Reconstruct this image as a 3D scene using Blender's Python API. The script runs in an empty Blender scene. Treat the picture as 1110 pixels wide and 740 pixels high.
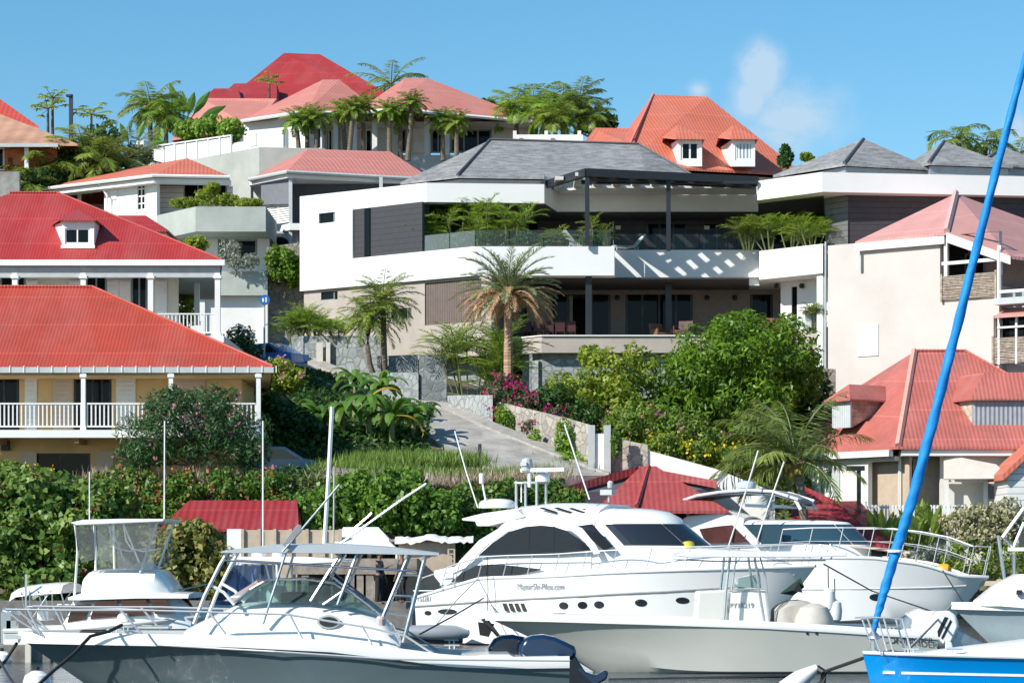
import bpy, bmesh, math, random
import numpy as np
from mathutils import Vector, Matrix
R = math.radians
random.seed(7); rng = np.random.default_rng(11)
SC = bpy.context.scene; COL = SC.collection
# ---------------------------------------------------------------- camera, sky, sun, exposure
F = 2775.0; CX, HY = 555.0, 605.0; CZ = 2.5         # lens and eye height of the photographer
cam = bpy.data.cameras.new('camera'); cam.lens = 90; cam.sensor_width = 36
cam.shift_y = (HY - 370.0) / 1110.0; cam.clip_end = 9000; cam.clip_start = 0.5
co = bpy.data.objects.new('camera', cam); COL.objects.link(co)
co.location = (0, 0, CZ); co.rotation_euler = (R(90), 0, 0); SC.camera = co
SUN = Vector((0.66, 0.52, -0.60)).normalized()      # the way the light travels
sl = bpy.data.lights.new('sun', 'SUN'); sl.energy = 4.4; sl.angle = R(0.5); sl.color = (1.0, 0.955, 0.88)
so = bpy.data.objects.new('sun', sl); COL.objects.link(so)
so.rotation_euler = SUN.to_track_quat('-Z', 'Y').to_euler(); so.location = (-60, -30, 80)
W = bpy.data.worlds.new('World'); SC.world = W; W.use_nodes = True
wn, wl = W.node_tree.nodes, W.node_tree.links; wn.clear()
sky = wn.new('ShaderNodeTexSky'); sky.sky_type = 'NISHITA'; sky.sun_disc = False
sky.sun_elevation = math.asin(-SUN.z); sky.sun_rotation = math.atan2(-SUN.x, -SUN.y)
sky.air_density = 1.0; sky.dust_density = 0.15; sky.ozone_density = 4.0; sky.altitude = 50
hs = wn.new('ShaderNodeHueSaturation'); hs.inputs['Saturation'].default_value = 1.22; hs.inputs['Value'].default_value = .76; hs.inputs['Hue'].default_value = 0.487
bg = wn.new('ShaderNodeBackground'); bg.inputs['Strength'].default_value = 0.138
out = wn.new('ShaderNodeOutputWorld')
# small trade wind clouds as patches of sky direction
tc = wn.new('ShaderNodeTexCoord'); cl = None
def cloudmask(d, rad, power, stretch):
    m = wn.new('ShaderNodeVectorMath'); m.operation = 'SUBTRACT'; m.inputs[1].default_value = d
    wl.new(tc.outputs['Generated'], m.inputs[0])
    s = wn.new('ShaderNodeVectorMath'); s.operation = 'MULTIPLY'; s.inputs[1].default_value = (1/stretch, 0.0, 1.0)
    wl.new(m.outputs[0], s.inputs[0])
    l = wn.new('ShaderNodeVectorMath'); l.operation = 'LENGTH'; wl.new(s.outputs[0], l.inputs[0])
    r = wn.new('ShaderNodeMapRange'); r.inputs[1].default_value = rad; r.inputs[2].default_value = rad*0.1
    r.inputs[3].default_value = 0; r.inputs[4].default_value = power
    wl.new(l.outputs[1] if len(l.outputs) > 1 else l.outputs[0], r.inputs[0]); return r.outputs[0]
def pdir(px, py): return tuple(Vector(((px-CX)/F, 1, (HY-py)/F)).normalized())
noi = wn.new('ShaderNodeTexNoise'); noi.inputs['Scale'].default_value = 95; noi.inputs['Detail'].default_value = 9; noi.inputs['Roughness'].default_value = 0.62
wl.new(tc.outputs['Generated'], noi.inputs['Vector'])
acc = None
for (px, py, rad, pw, st) in ((824, 80, .017, 1.5, .8), (862, 128, .02, 1.1, 1.5), (812, 108, .016, 1.2, .8), (843, 148, .013, .9, 2.6), (757, 98, .0052, .95, 1.3), (1104, 140, .013, 1.0, .6), (903,120,.008,.4,1.3)):
    o = cloudmask(pdir(px, py), rad, pw, st)
    if acc is None: acc = o
    else:
        a = wn.new('ShaderNodeMath'); a.operation = 'MAXIMUM'; wl.new(acc, a.inputs[0]); wl.new(o, a.inputs[1]); acc = a.outputs[0]
ad = wn.new('ShaderNodeMath'); ad.operation = 'MULTIPLY_ADD'; ad.inputs[1].default_value = 2.3; ad.inputs[2].default_value = -1.08
wl.new(noi.outputs['Fac'], ad.inputs[0])
a2 = wn.new('ShaderNodeMath'); a2.operation = 'ADD'; wl.new(ad.outputs[0], a2.inputs[0]); wl.new(acc, a2.inputs[1])
a3 = wn.new('ShaderNodeMath'); a3.operation = 'MULTIPLY'; a3.use_clamp = True; wl.new(a2.outputs[0], a3.inputs[0]); wl.new(acc, a3.inputs[1])
a4 = wn.new('ShaderNodeMath'); a4.operation = 'MULTIPLY'; a4.inputs[1].default_value = 0.95; a4.use_clamp = True; wl.new(a3.outputs[0], a4.inputs[0])
mx = wn.new('ShaderNodeMix'); mx.data_type = 'RGBA'
wl.new(sky.outputs[0], hs.inputs['Color']); wl.new(hs.outputs[0], mx.inputs[6]); mx.inputs[7].default_value = (2.75, 3.75, 4.7, 1)
wl.new(a4.outputs[0], mx.inputs[0]); wl.new(mx.outputs[2], bg.inputs['Color']); wl.new(bg.outputs[0], out.inputs[0])
SC.view_settings.view_transform = 'Standard'; SC.view_settings.look = 'None'
SC.view_settings.exposure = 0.45; SC.view_settings.gamma = 1
SC.cycles.max_bounces = 6; SC.cycles.transparent_max_bounces = 12
# ---------------------------------------------------------------- helpers
def P(px, py, Y): return Vector(((px-CX)/F*Y, Y, CZ-(py-HY)/F*Y))
def X(px, Y): return (px-CX)/F*Y
def Z(py, Y): return CZ-(py-HY)/F*Y
class Fr:
    """a local frame (origin, turn about z); turns a pixel into the local point on a local plane"""
    def __init__(s, o, deg=0):
        s.o = Vector(o); s.deg = deg; s.T = Matrix.Translation(s.o) @ Matrix.Rotation(R(deg), 4, 'Z'); s.I = s.T.inverted()
        s.c = s.I @ Vector((0, 0, CZ)); s.R3 = s.I.to_3x3()
    def pl(s, px, py, p, n):
        d = s.R3 @ Vector(((px-CX)/F, 1, (HY-py)/F)); n = Vector(n); t = (Vector(p)-s.c).dot(n)/d.dot(n); return s.c+d*t
    def y(s, px, py, c=0): return s.pl(px, py, (0, c, 0), (0, 1, 0))
    def x(s, px, py, c=0): return s.pl(px, py, (c, 0, 0), (1, 0, 0))
    def z(s, px, py, c=0): return s.pl(px, py, (0, 0, c), (0, 0, 1))
    def xx(s, px, c=0): return s.y(px, 400, c).x
    def zz(s, px, py, c=0): return s.y(px, py, c).z
ORG = {}
class MB:
    def __init__(s, T=None): s.v = []; s.f = []; s.T = T; s.sm = False
    def add(s, vs, fs):
        n = len(s.v); s.v += [(s.T @ Vector(a)) if s.T else Vector(a) for a in vs]; s.f += [tuple(n+i for i in f) for f in fs]; return s
    def poly(s, pts): return s.add(pts, [tuple(range(len(pts)))])
    def box(s, x0, x1, y0, y1, z0, z1):
        return s.add([(x0,y0,z0),(x1,y0,z0),(x1,y1,z0),(x0,y1,z0),(x0,y0,z1),(x1,y0,z1),(x1,y1,z1),(x0,y1,z1)],
                     [(3,2,1,0),(4,5,6,7),(0,1,5,4),(1,2,6,5),(2,3,7,6),(3,0,4,7)])
    def slab(s, pts, d):
        n = len(pts); d = Vector(d); a = [Vector(p) for p in pts]; b = [p+d for p in a]
        return s.add(a+b, [tuple(range(n)), tuple(range(2*n-1, n-1, -1))] + [(i, n+i, n+(i+1)%n, (i+1)%n) for i in range(n)])
    def prism(s, xy, z0, z1): return s.slab([(p[0], p[1], z0) for p in xy], (0, 0, z1-z0))
    def tube(s, pts, r, n=6, cap=True):
        pts = [Vector(p) for p in pts]; m = len(pts); rs = r if isinstance(r, (list, tuple)) else [r]*m; vs = []; fs = []
        for i, p in enumerate(pts):
            t = (pts[min(i+1, m-1)]-pts[max(i-1, 0)]).normalized(); u = t.cross(Vector((0, 0, 1)))
            if u.length < .01: u = t.cross(Vector((0, 1, 0)))
            u.normalize(); w = t.cross(u)
            for k in range(n):
                a = 2*math.pi*k/n; vs.append(p+(u*math.cos(a)+w*math.sin(a))*rs[i])
        for i in range(m-1):
            for k in range(n): fs.append((i*n+k, i*n+(k+1)%n, (i+1)*n+(k+1)%n, (i+1)*n+k))
        if cap: fs += [tuple(range(n-1, -1, -1)), tuple((m-1)*n+k for k in range(n))]
        return s.add(vs, fs)
    def lathe(s, prof, c, n=16, axis='Z'):
        vs = []; fs = []; c = Vector(c)
        for (r, h) in prof:
            for k in range(n):
                a = 2*math.pi*k/n; q = (r*math.cos(a), r*math.sin(a), h)
                if axis == 'X': q = (q[2], q[0], q[1])
                if axis == 'Y': q = (q[0], q[2], q[1])
                vs.append(c+Vector(q))
        m = len(prof)
        for i in range(m-1):
            for k in range(n): fs.append((i*n+k, i*n+(k+1)%n, (i+1)*n+(k+1)%n, (i+1)*n+k))
        fs += [tuple(range(n-1, -1, -1)), tuple((m-1)*n+k for k in range(n))]
        return s.add(vs, fs)
    def loft(s, rings, closed=True, cap=True):
        n = len(rings[0]); m = len(rings); vs = [p for r in rings for p in r]; fs = []
        for i in range(m-1):
            for k in range(n if closed else n-1): fs.append((i*n+k, i*n+(k+1)%n, (i+1)*n+(k+1)%n, (i+1)*n+k))
        if cap: fs += [tuple(range(n-1, -1, -1)), tuple((m-1)*n+k for k in range(n))]
        return s.add(vs, fs)
    def wall(s, x0, x1, z0, z1, y0, y1, holes=()):
        """upright wall in the local x z plane with real openings"""
        xs = sorted({x0, x1, *[min(max(h[i], x0), x1) for h in holes for i in (0, 1)]})
        zs = sorted({z0, z1, *[min(max(h[i], z0), z1) for h in holes for i in (2, 3)]})
        def solid(i, k):
            if i < 0 or k < 0 or i >= len(xs)-1 or k >= len(zs)-1: return False
            cx, cz = (xs[i]+xs[i+1])/2, (zs[k]+zs[k+1])/2
            return not any(h[0] < cx < h[1] and h[2] < cz < h[3] for h in holes)
        for i in range(len(xs)-1):
            for k in range(len(zs)-1):
                if not solid(i, k): continue
                a, b, c, d = xs[i], xs[i+1], zs[k], zs[k+1]
                s.poly([(a,y0,c),(b,y0,c),(b,y0,d),(a,y0,d)]); s.poly([(b,y1,c),(a,y1,c),(a,y1,d),(b,y1,d)])
                if not solid(i-1, k): s.poly([(a,y1,c),(a,y0,c),(a,y0,d),(a,y1,d)])
                if not solid(i+1, k): s.poly([(b,y0,c),(b,y1,c),(b,y1,d),(b,y0,d)])
                if not solid(i, k-1): s.poly([(a,y1,c),(b,y1,c),(b,y0,c),(a,y0,c)])
                if not solid(i, k+1): s.poly([(a,y0,d),(b,y0,d),(b,y1,d),(a,y1,d)])
        return s
    def build(s, name, mat, parent=None, smooth=False, local=False, bevel=0):
        me = bpy.data.meshes.new(name); o = Vector((0, 0, 0))
        if parent is not None and not local: o = ORG[parent.name]
        vs = [tuple(v-o) for v in s.v]; me.from_pydata(vs, [], s.f); me.validate()
        bm = bmesh.new(); bm.from_mesh(me)
        bmesh.ops.remove_doubles(bm, verts=bm.verts, dist=0.0004)
        bmesh.ops.recalc_face_normals(bm, faces=bm.faces)
        uv = bm.loops.layers.uv.new('UVMap')
        for f in bm.faces:
            n = f.normal; h = Vector((-n.y, n.x, 0))
            if h.length < .05: h = Vector((1, 0, 0))
            h.normalize(); g = n.cross(h)
            if g.z < 0: g = -g
            for l in f.loops: l[uv].uv = (l.vert.co.dot(h), l.vert.co.dot(g))
            f.smooth = smooth
        bm.to_mesh(me); bm.free()
        ob = bpy.data.objects.new(name, me); COL.objects.link(ob)
        me.materials.append(mat)
        if parent is not None: ob.parent = parent; ORG[ob.name] = ORG[parent.name]
        else: ORG[ob.name] = o
        if bevel:
            b = ob.modifiers.new('bevel', 'BEVEL'); b.width = bevel; b.segments = 2; b.limit_method = 'ANGLE'; b.angle_limit = R(40)
        if smooth:
            try: me.set_sharp_from_angle(angle=R(38))
            except Exception: pass
        return ob
def tag(o, label=None, cat=None, group=None, kind=None):
    if label: o['label'] = label
    if cat: o['category'] = cat
    if group: o['group'] = group
    if kind: o['kind'] = kind
    return o
def thing(name, label, cat, loc=(0, 0, 0), rz=0, group=None):
    o = bpy.data.objects.new(name, None); COL.objects.link(o); o.location = loc; o.rotation_euler = (0, 0, R(rz)); o.empty_display_size = .3
    ORG[o.name] = Vector(loc); return tag(o, label, cat, group)
KIDS = {}
def copy_tree(o, parent=None):
    c = o.copy(); COL.objects.link(c)
    if parent is not None: c.parent = parent
    for ch in [k for k in bpy.data.objects if k.parent == o]: copy_tree(ch, c)
    return c
def roof(mb, V, faces, t=.14):
    """V vertices, faces index lists of the roof planes; a shell t thick"""
    V = [Vector(v) for v in V]; n = len(V); B = [v-Vector((0, 0, t)) for v in V]; fs = [tuple(f) for f in faces]; ed = {}
    for f in faces:
        for i in range(len(f)):
            a, b = f[i], f[(i+1) % len(f)]; ed[(a, b)] = 1
    fs += [tuple(n+i for i in reversed(f)) for f in faces]
    fs += [(b, a, n+a, n+b) for (a, b) in ed if (b, a) not in ed]
    return mb.add(V+B, fs)
# ---------------------------------------------------------------- materials
MT = {}
def mat(name, col, rough=.7, metal=0, var=.12, vs=3., bump=0, bs=20., kind=None, pitch=.2, col2=None, spec=.5, amt=1.0, coat=0):
    if name in MT: return MT[name]
    m = bpy.data.materials.new(name); m.use_nodes = True; MT[name] = m
    N, L = m.node_tree.nodes, m.node_tree.links; b = N['Principled BSDF']
    b.inputs['Roughness'].default_value = rough; b.inputs['Metallic'].default_value = metal
    b.inputs['Specular IOR Level'].default_value = spec; b.inputs['Coat Weight'].default_value = coat; b.inputs['Coat Roughness'].default_value = .08
    c = (*col, 1); t = N.new('ShaderNodeTexCoord'); uvs = t.outputs['UV']; ob = t.outputs['Object']
    def mix(fac, a, bb, bt='MIX'):
        x = N.new('ShaderNodeMix'); x.data_type = 'RGBA'; x.blend_type = bt
        for i, q in ((0, fac), (6, a), (7, bb)):
            if hasattr(q, 'links'): L.new(q, x.inputs[i])
            else: x.inputs[i].default_value = q
        return x.outputs[2]
    def ramp(src, stops):
        r = N.new('ShaderNodeValToRGB'); e = r.color_ramp.elements
        while len(e) < len(stops): e.new(.5)
        for k, (p, q) in enumerate(stops): e[k].position = p; e[k].color = (q, q, q, 1) if not isinstance(q, tuple) else (*q, 1)
        L.new(src, r.inputs[0]); return r.outputs[0]
    def scl(src, v):
        x = N.new('ShaderNodeMapping'); x.inputs['Scale'].default_value = v; L.new(src, x.inputs[0]); return x.outputs[0]
    def noise(src, s, d=5, r=.6):
        x = N.new('ShaderNodeTexNoise'); x.inputs['Scale'].default_value = s; x.inputs['Detail'].default_value = d; x.inputs['Roughness'].default_value = r; L.new(src, x.inputs['Vector']); return x.outputs['Fac']
    cur = c; hgt = None
    if kind in ('corr', 'siding', 'slat'):
        w = N.new('ShaderNodeTexWave'); w.wave_type = 'BANDS'; w.bands_direction = 'X' if kind != 'siding' else 'Y'
        w.wave_profile = 'SIN' if kind == 'corr' else 'SAW'; w.inputs['Scale'].default_value = 2*math.pi/20/pitch*1.0 if False else 0.314159/pitch
        L.new(uvs, w.inputs['Vector']); hgt = w.outputs['Fac']
        if kind == 'corr': cur = mix(ramp(hgt, [(.0, 0.0), (.5, .5*amt), (1, amt)]), tuple(x*.84 for x in col)+(1,), c)
        else: cur = mix(ramp(hgt, [(.0, 1.0), (.10, 1.0), (.16, 0.0)]), c, tuple(x*.45 for x in col)+(1,))
        if kind == 'corr' and pitch < .5:
            w2 = N.new('ShaderNodeTexWave'); w2.bands_direction = 'Y'; w2.wave_profile = 'SAW'; w2.inputs['Scale'].default_value = .314159/2.3; w2.inputs['Distortion'].default_value = .15; L.new(uvs, w2.inputs['Vector'])
            cur = mix(ramp(w2.outputs['Fac'], [(.0, .35), (.03, .35), (.045, 0.)]), cur, tuple(min(1, x*1.5+.05) for x in col)+(1,))
            cur = mix(ramp(noise(scl(uvs, (.5, .12, 1)), 1.1, 6, .7), [(.45, 0.), (.75, .55)]), cur, tuple(min(1, x*.8+.09) for x in col)+(1,))
            cur = mix(ramp(noise(scl(uvs, (2.2, .5, 1)), 1.6, 5, .75), [(.58, 0.), (.78, .5)]), cur, (.20, .10, .07, 1))
    if kind == 'shingle':
        w = N.new('ShaderNodeTexBrick'); w.inputs['Scale'].default_value = 1; w.inputs['Brick Width'].default_value = pitch; w.inputs['Row Height'].default_value = pitch*.62
        w.inputs['Mortar Size'].default_value = .012; w.inputs['Color1'].default_value = c; w.inputs['Color2'].default_value = (*col2, 1); w.inputs['Mortar'].default_value = tuple(x*.35 for x in col)+(1,)
        L.new(uvs, w.inputs['Vector']); cur = w.outputs['Color']; hgt = w.outputs['Fac']
        cur = mix(ramp(noise(scl(uvs, (1, 2.6, 1)), 1.3, 6, .7), [(.35, 0.), (.7, 1.)]), cur, tuple(min(1, x*1.75) for x in col)+(1,))
    if kind == 'stone':
        v = N.new('ShaderNodeTexVoronoi'); v.feature = 'DISTANCE_TO_EDGE'; v.inputs['Scale'].default_value = 1/pitch
        v2 = N.new('ShaderNodeTexVoronoi'); v2.inputs['Scale'].default_value = 1/pitch
        nn = N.new('ShaderNodeTexNoise'); nn.inputs['Scale'].default_value = 4; L.new(ob, nn.inputs['Vector'])
        q = mix(.12, ob, nn.outputs['Color']); L.new(q, v.inputs['Vector']); L.new(q, v2.inputs['Vector'])
        sep = N.new('ShaderNodeSeparateColor'); L.new(v2.outputs['Color'], sep.inputs[0])
        cur = mix(sep.outputs[0], c, (*(col2 or tuple(x*.55 for x in col)), 1))
        cur = mix(ramp(v.outputs['Distance'], [(.0, 1.), (.05, 1.), (.09, 0.)]), cur, tuple(x*.6 for x in col)+(1,))
        hgt = ramp(v.outputs['Distance'], [(0., 0.), (.12, 1.)])
    if var:
        dk = tuple(x*(1-var*1.6) for x in (col2 if (col2 and kind is None) else col))+(1,)
        nz = ramp(noise(ob, vs, 8, .65), [(.38, 0.), (.68, 1.)])
        cur = mix(nz, cur, dk) if kind is None else mix(nz, cur, mix(1.0, cur, (1-var*1.3,)*3+(1,), 'MULTIPLY'))
        # rain streaks and dust with a shape of their own
        st = ramp(noise(scl(uvs, (1, .08, 1)), vs*2.2, 4, .6), [(.5, 0.), (.8, min(.5, var*1.2))])
        cur = mix(st, cur, mix(1.0, cur, (.72, .70, .66, 1), 'MULTIPLY'))
        rr = N.new('ShaderNodeMapRange'); rr.inputs[3].default_value = max(.02, rough-.08); rr.inputs[4].default_value = min(1, rough+.1); L.new(nz, rr.inputs[0]); L.new(rr.outputs[0], b.inputs['Roughness'])
    if hasattr(cur, 'links'): L.new(cur, b.inputs['Base Color'])
    else: b.inputs['Base Color'].default_value = cur
    if bump or hgt is not None:
        bb = N.new('ShaderNodeBump'); bb.inputs['Strength'].default_value = bump or .35; bb.inputs['Distance'].default_value = .03
        L.new(hgt if hgt is not None else noise(ob, bs, 6, .6), bb.inputs['Height']); L.new(bb.outputs[0], b.inputs['Normal'])
    return m
def glass(name, tint=(.8, .9, .92), a=.22, rough=.02, k=.5):
    if name in MT: return MT[name]
    m = bpy.data.materials.new(name); m.use_nodes = True; MT[name] = m; N, L = m.node_tree.nodes, m.node_tree.links
    g = N['Principled BSDF']; g.inputs['Base Color'].default_value = (*[x*k for x in tint], 1); g.inputs['Roughness'].default_value = rough
    t = N.new('ShaderNodeBsdfTransparent'); t.inputs[0].default_value = (*tint, 1); mx = N.new('ShaderNodeMixShader')
    fr = N.new('ShaderNodeFresnel'); fr.inputs[0].default_value = 1.5
    ma = N.new('ShaderNodeMath'); ma.operation = 'ADD'; ma.inputs[1].default_value = a; ma.use_clamp = True; L.new(fr.outputs[0], ma.inputs[0])
    L.new(ma.outputs[0], mx.inputs[0]); L.new(t.outputs[0], mx.inputs[1]); L.new(g.outputs[0], mx.inputs[2]); L.new(mx.outputs[0], N['Material Output'].inputs[0]); return m
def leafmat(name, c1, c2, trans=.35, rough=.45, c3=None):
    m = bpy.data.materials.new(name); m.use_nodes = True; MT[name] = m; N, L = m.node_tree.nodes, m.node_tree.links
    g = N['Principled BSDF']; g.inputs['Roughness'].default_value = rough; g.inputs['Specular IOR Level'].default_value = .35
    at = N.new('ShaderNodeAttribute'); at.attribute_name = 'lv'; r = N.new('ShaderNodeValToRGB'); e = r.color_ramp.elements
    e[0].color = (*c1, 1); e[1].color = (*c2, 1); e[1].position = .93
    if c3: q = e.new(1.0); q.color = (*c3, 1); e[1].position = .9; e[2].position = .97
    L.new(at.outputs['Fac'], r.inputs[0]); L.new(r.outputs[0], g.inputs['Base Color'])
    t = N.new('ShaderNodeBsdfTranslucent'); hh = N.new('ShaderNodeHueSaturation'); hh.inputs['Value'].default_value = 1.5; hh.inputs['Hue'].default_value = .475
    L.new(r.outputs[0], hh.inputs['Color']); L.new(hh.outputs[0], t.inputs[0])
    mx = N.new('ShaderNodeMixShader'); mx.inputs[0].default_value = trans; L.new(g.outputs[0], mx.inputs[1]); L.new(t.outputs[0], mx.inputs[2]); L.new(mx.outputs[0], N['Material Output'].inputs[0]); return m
def textmesh(txt, size, name, m, parent, loc, rot, ext=.004, shear=0, sx=1, font=None):
    c = bpy.data.curves.new(name, 'FONT'); c.body = txt; c.size = size; c.extrude = ext; c.shear = shear; c.align_x = 'CENTER'; c.align_y = 'CENTER'
    o = bpy.data.objects.new(name, c); COL.objects.link(o); bpy.context.view_layer.update()
    me = bpy.data.meshes.new_from_object(o.evaluated_get(bpy.context.evaluated_depsgraph_get())); bpy.data.objects.remove(o); bpy.data.curves.remove(c)
    me.name = name; q = bpy.data.objects.new(name, me); COL.objects.link(q); me.materials.clear(); me.materials.append(m)
    q.parent = parent; q.location = loc; q.rotation_euler = rot; q.scale = (sx, 1, 1); ORG[q.name] = ORG[parent.name]; return q
white = mat('white_paint', (.80, .80, .78), .55, var=.05, vs=1.2)
white2 = mat('white_render', (.78, .78, .76), .8, var=.06, vs=.6, bump=.08, bs=60)
cream = mat('cream_render', (.72, .66, .56), .85, var=.09, vs=.7, bump=.1, bs=40)
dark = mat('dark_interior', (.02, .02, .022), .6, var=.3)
dglass = mat('dark_window_glass', (.007, .008, .010), .04, var=0, spec=.16)
steel = mat('dark_steel', (.03, .033, .037), .4, var=.1, metal=.2)
concrete = mat('concrete', (.33, .32, .30), .9, var=.25, vs=1.5, bump=.2, bs=30)
rubble = mat('rubble_stone', (.40, .36, .30), .9, kind='stone', pitch=.42, col2=(.24, .22, .19), bump=.8)
greystone = mat('grey_green_stone', (.36, .39, .385), .85, kind='stone', pitch=.33, col2=(.25, .285, .285), bump=.5)
inox = mat('stainless_rail', (.70, .70, .69), .38, var=0, metal=.5)
# ---------------------------------------------------------------- ground, road, water
ctl = []
def G(px, py, Y): p = P(px, py, Y); ctl.append((p.x, p.y, p.z))
def GZ(px, Y, z): ctl.append((X(px, Y), Y, z))
def quay(px): return 88 if px < 520 else (88+(px-520)/260*20 if px < 780 else 108)
for px in range(-400, 1600, 60):
    for dy in (0, 2.2, 4): GZ(px, quay(px)+dy, .9 if px < 700 else 1.0+dy*.3)
for px in (-300, -100, 0, 100, 200): GZ(px, 99.5, 6.0); GZ(px, 104, 6.0); GZ(px, 110, 6.1); GZ(px, 97.5, 4.6)
for px in (-200, 0, 120, 220): GZ(px, 116, 11.0); GZ(px, 124, 11.5)
for q in ((300,505,99),(350,510,100),(420,505,101),(480,500,101),(560,522,101),(600,522,101.5),(640,520,103),
          (300,470,108),(360,470,110),(480,444,115.5),(300,388,130),(250,384,139),(300,384,137),(220,384,139),
          (500,460,112),(560,455,118),(640,470,114),(600,440,124),(660,430,126),(720,440,126),(780,470,116),(850,450,122),(700,500,110),(800,505,112),
          (870,480,118),(900,565,116),(980,585,112),(1100,585,112),(1000,560,120),(1100,500,130),(1050,450,136)):
    G(*q)
for px in (-100, 0, 100, 200, 300): GZ(px, 152, 20 if px < 250 else 18); GZ(px, 172, 27)
for px in range(330, 1300, 90): GZ(px, 142, 13.5 if px < 900 else 11); GZ(px, 150, 20); GZ(px, 160, 25)
for px in range(-400, 1500, 150): GZ(px, 185, 29.5); GZ(px, 215, 30); GZ(px, 260, 30)
for L_ in (((575,516,103),(510,503,104.5),(455,468,109.5),(430,452,112.5),(400,445,116),(370,424,121),(330,404,125),(290,394,128)),((660,517,105),(600,495,106.5),(520,463,110),(480,444,116),(445,441,118),(400,428,122.5),(377,413,126),(330,394,130),(304,386,132.3))):
    for q in L_: G(*q); G(*q); G(*q)
    for q, r in zip(L_[:-1], L_[1:]): G(*[(q[i]+r[i])/2 for i in range(3)])
ctl = np.array(ctl)
def gz(x, y):
    d = (ctl[:, 0]-x)**2 + (ctl[:, 1]-y)**2; w = 1/(d+2.0)**2; return float((w*ctl[:, 2]).sum()/w.sum())
def ground(px, Y): x = X(px, Y); return Vector((x, Y, gz(x, Y)-.12))
m = MB(); xs = np.concatenate([np.array([-2500., -600., -200.]), np.arange(-80, 81, 1.1), np.array([200., 600., 2500.])])
ts = np.concatenate([np.array([0., .4]), np.arange(1, 110, 1.1), np.array([130., 170., 300., 900., 4000.])])
vs = []; ny = len(ts)
for x in xs:
    pxq = 555+x/95*F; q0 = quay(max(-400, min(1500, pxq)))
    for t in ts:
        y = q0+t; z = gz(x, y)-.15 if y < 220 and abs(x) < 150 else 30-.15
        vs.append((float(x), float(y), z if t > 0 else -1.5) if abs(x) < 150 else (float(x), float(y), (min(30, max(.9, t*.33)) if t > 0 else -1.5)))
fs = [(i*ny+j, (i+1)*ny+j, (i+1)*ny+j+1, i*ny+j+1) for i in range(len(xs)-1) for j in range(ny-1)]
m.add(vs, fs)
earth = mat('dry_earth', (.20, .17, .11), .95, var=.5, vs=.8, bump=.5, bs=8, col2=(.10, .12, .05))
tag(m.build('terrain', earth, smooth=True), kind='structure')
wat = bpy.data.materials.new('sea_water'); wat.use_nodes = True
_N, _L = wat.node_tree.nodes, wat.node_tree.links; _b = _N['Principled BSDF']; _b.inputs['Base Color'].default_value = (.012, .035, .045, 1); _b.inputs['Roughness'].default_value = .06
_t = _N.new('ShaderNodeTexCoord'); _mp = _N.new('ShaderNodeMapping'); _mp.inputs['Scale'].default_value = (1, 1.6, 1); _L.new(_t.outputs['Object'], _mp.inputs[0])
_n = _N.new('ShaderNodeTexNoise'); _n.inputs['Scale'].default_value = 1.7; _n.inputs['Detail'].default_value = 5; _L.new(_mp.outputs[0], _n.inputs['Vector'])
_bb = _N.new('ShaderNodeBump'); _bb.inputs['Strength'].default_value = .9; _bb.inputs['Distance'].default_value = .12; _L.new(_n.outputs['Fac'], _bb.inputs['Height']); _L.new(_bb.outputs[0], _b.inputs['Normal'])
m = MB(); m.poly([(-3000, -300, 0), (3000, -300, 0), (3000, 116, 0), (-3000, 116, 0)]); tag(m.build('water', wat), kind='structure')
m = MB(); m.poly([(-3000, -300, -2.5), (3000, -300, -2.5), (3000, 200, -2.5), (-3000, 200, -2.5)]); tag(m.build('sea_bed', earth), kind='structure')
quaym = mat('quay_concrete', (.22, .21, .19), .9, var=.3, bump=.2)
m = MB(); m.prism([(X(-500, 87), 87), (X(518, 87), 87), (X(780,107),107), (X(1600, 111), 111), (X(1600, 112.2), 112.2), (X(718, 112.2), 112.2), (X(516, 91), 91), (X(-500, 91), 91)], -2, 1.02)
tag(m.build('quay', quaym), kind='structure')
asph = mat('road_concrete', (.44, .41, .37), .9, var=.3, vs=1.0, bump=.1, bs=60)
road_l = [(575,516,103),(510,503,104.5),(455,468,109.5),(430,452,112.5),(400,445,116),(370,424,121),(330,404,125),(275,391,129)]
road_r = [(660,517,105),(600,495,106.5),(520,463,110),(480,444,116),(445,441,118),(400,428,122.5),(377,413,126),(330,394,130),(304,386,132.3)]
def strip(name, A, B, mt, up=.06, th=.5):
    m = MB(); rings = []
    n = 6
    def den(L):
        o = []
        for a, b in zip(L[:-1], L[1:]):
            for k in range(n): o.append(tuple(a[i]+(b[i]-a[i])*k/n for i in range(3)))
        return o+[L[-1]]
    A, B = den(A), den(B)
    for a, b in zip(A, B):
        p, q = P(*a), P(*b); z = Vector((0, 0, up)); w = Vector((0, 0, th)); rings.append([p+z, q+z, q+z-w, p+z-w])
    m.loft(rings); return m.build(name, mt)
tag(strip('road', road_l, road_r, asph), kind='structure')
kr = [(a[0]+(10 if i > 0 else 0), a[1]-4, a[2]+.9) for i, a in enumerate(road_r)]
tag(strip('sidewalk', road_r, kr, mat('sidewalk_concrete', (.42, .39, .35), .9, var=.2), up=.16), kind='structure')
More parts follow.
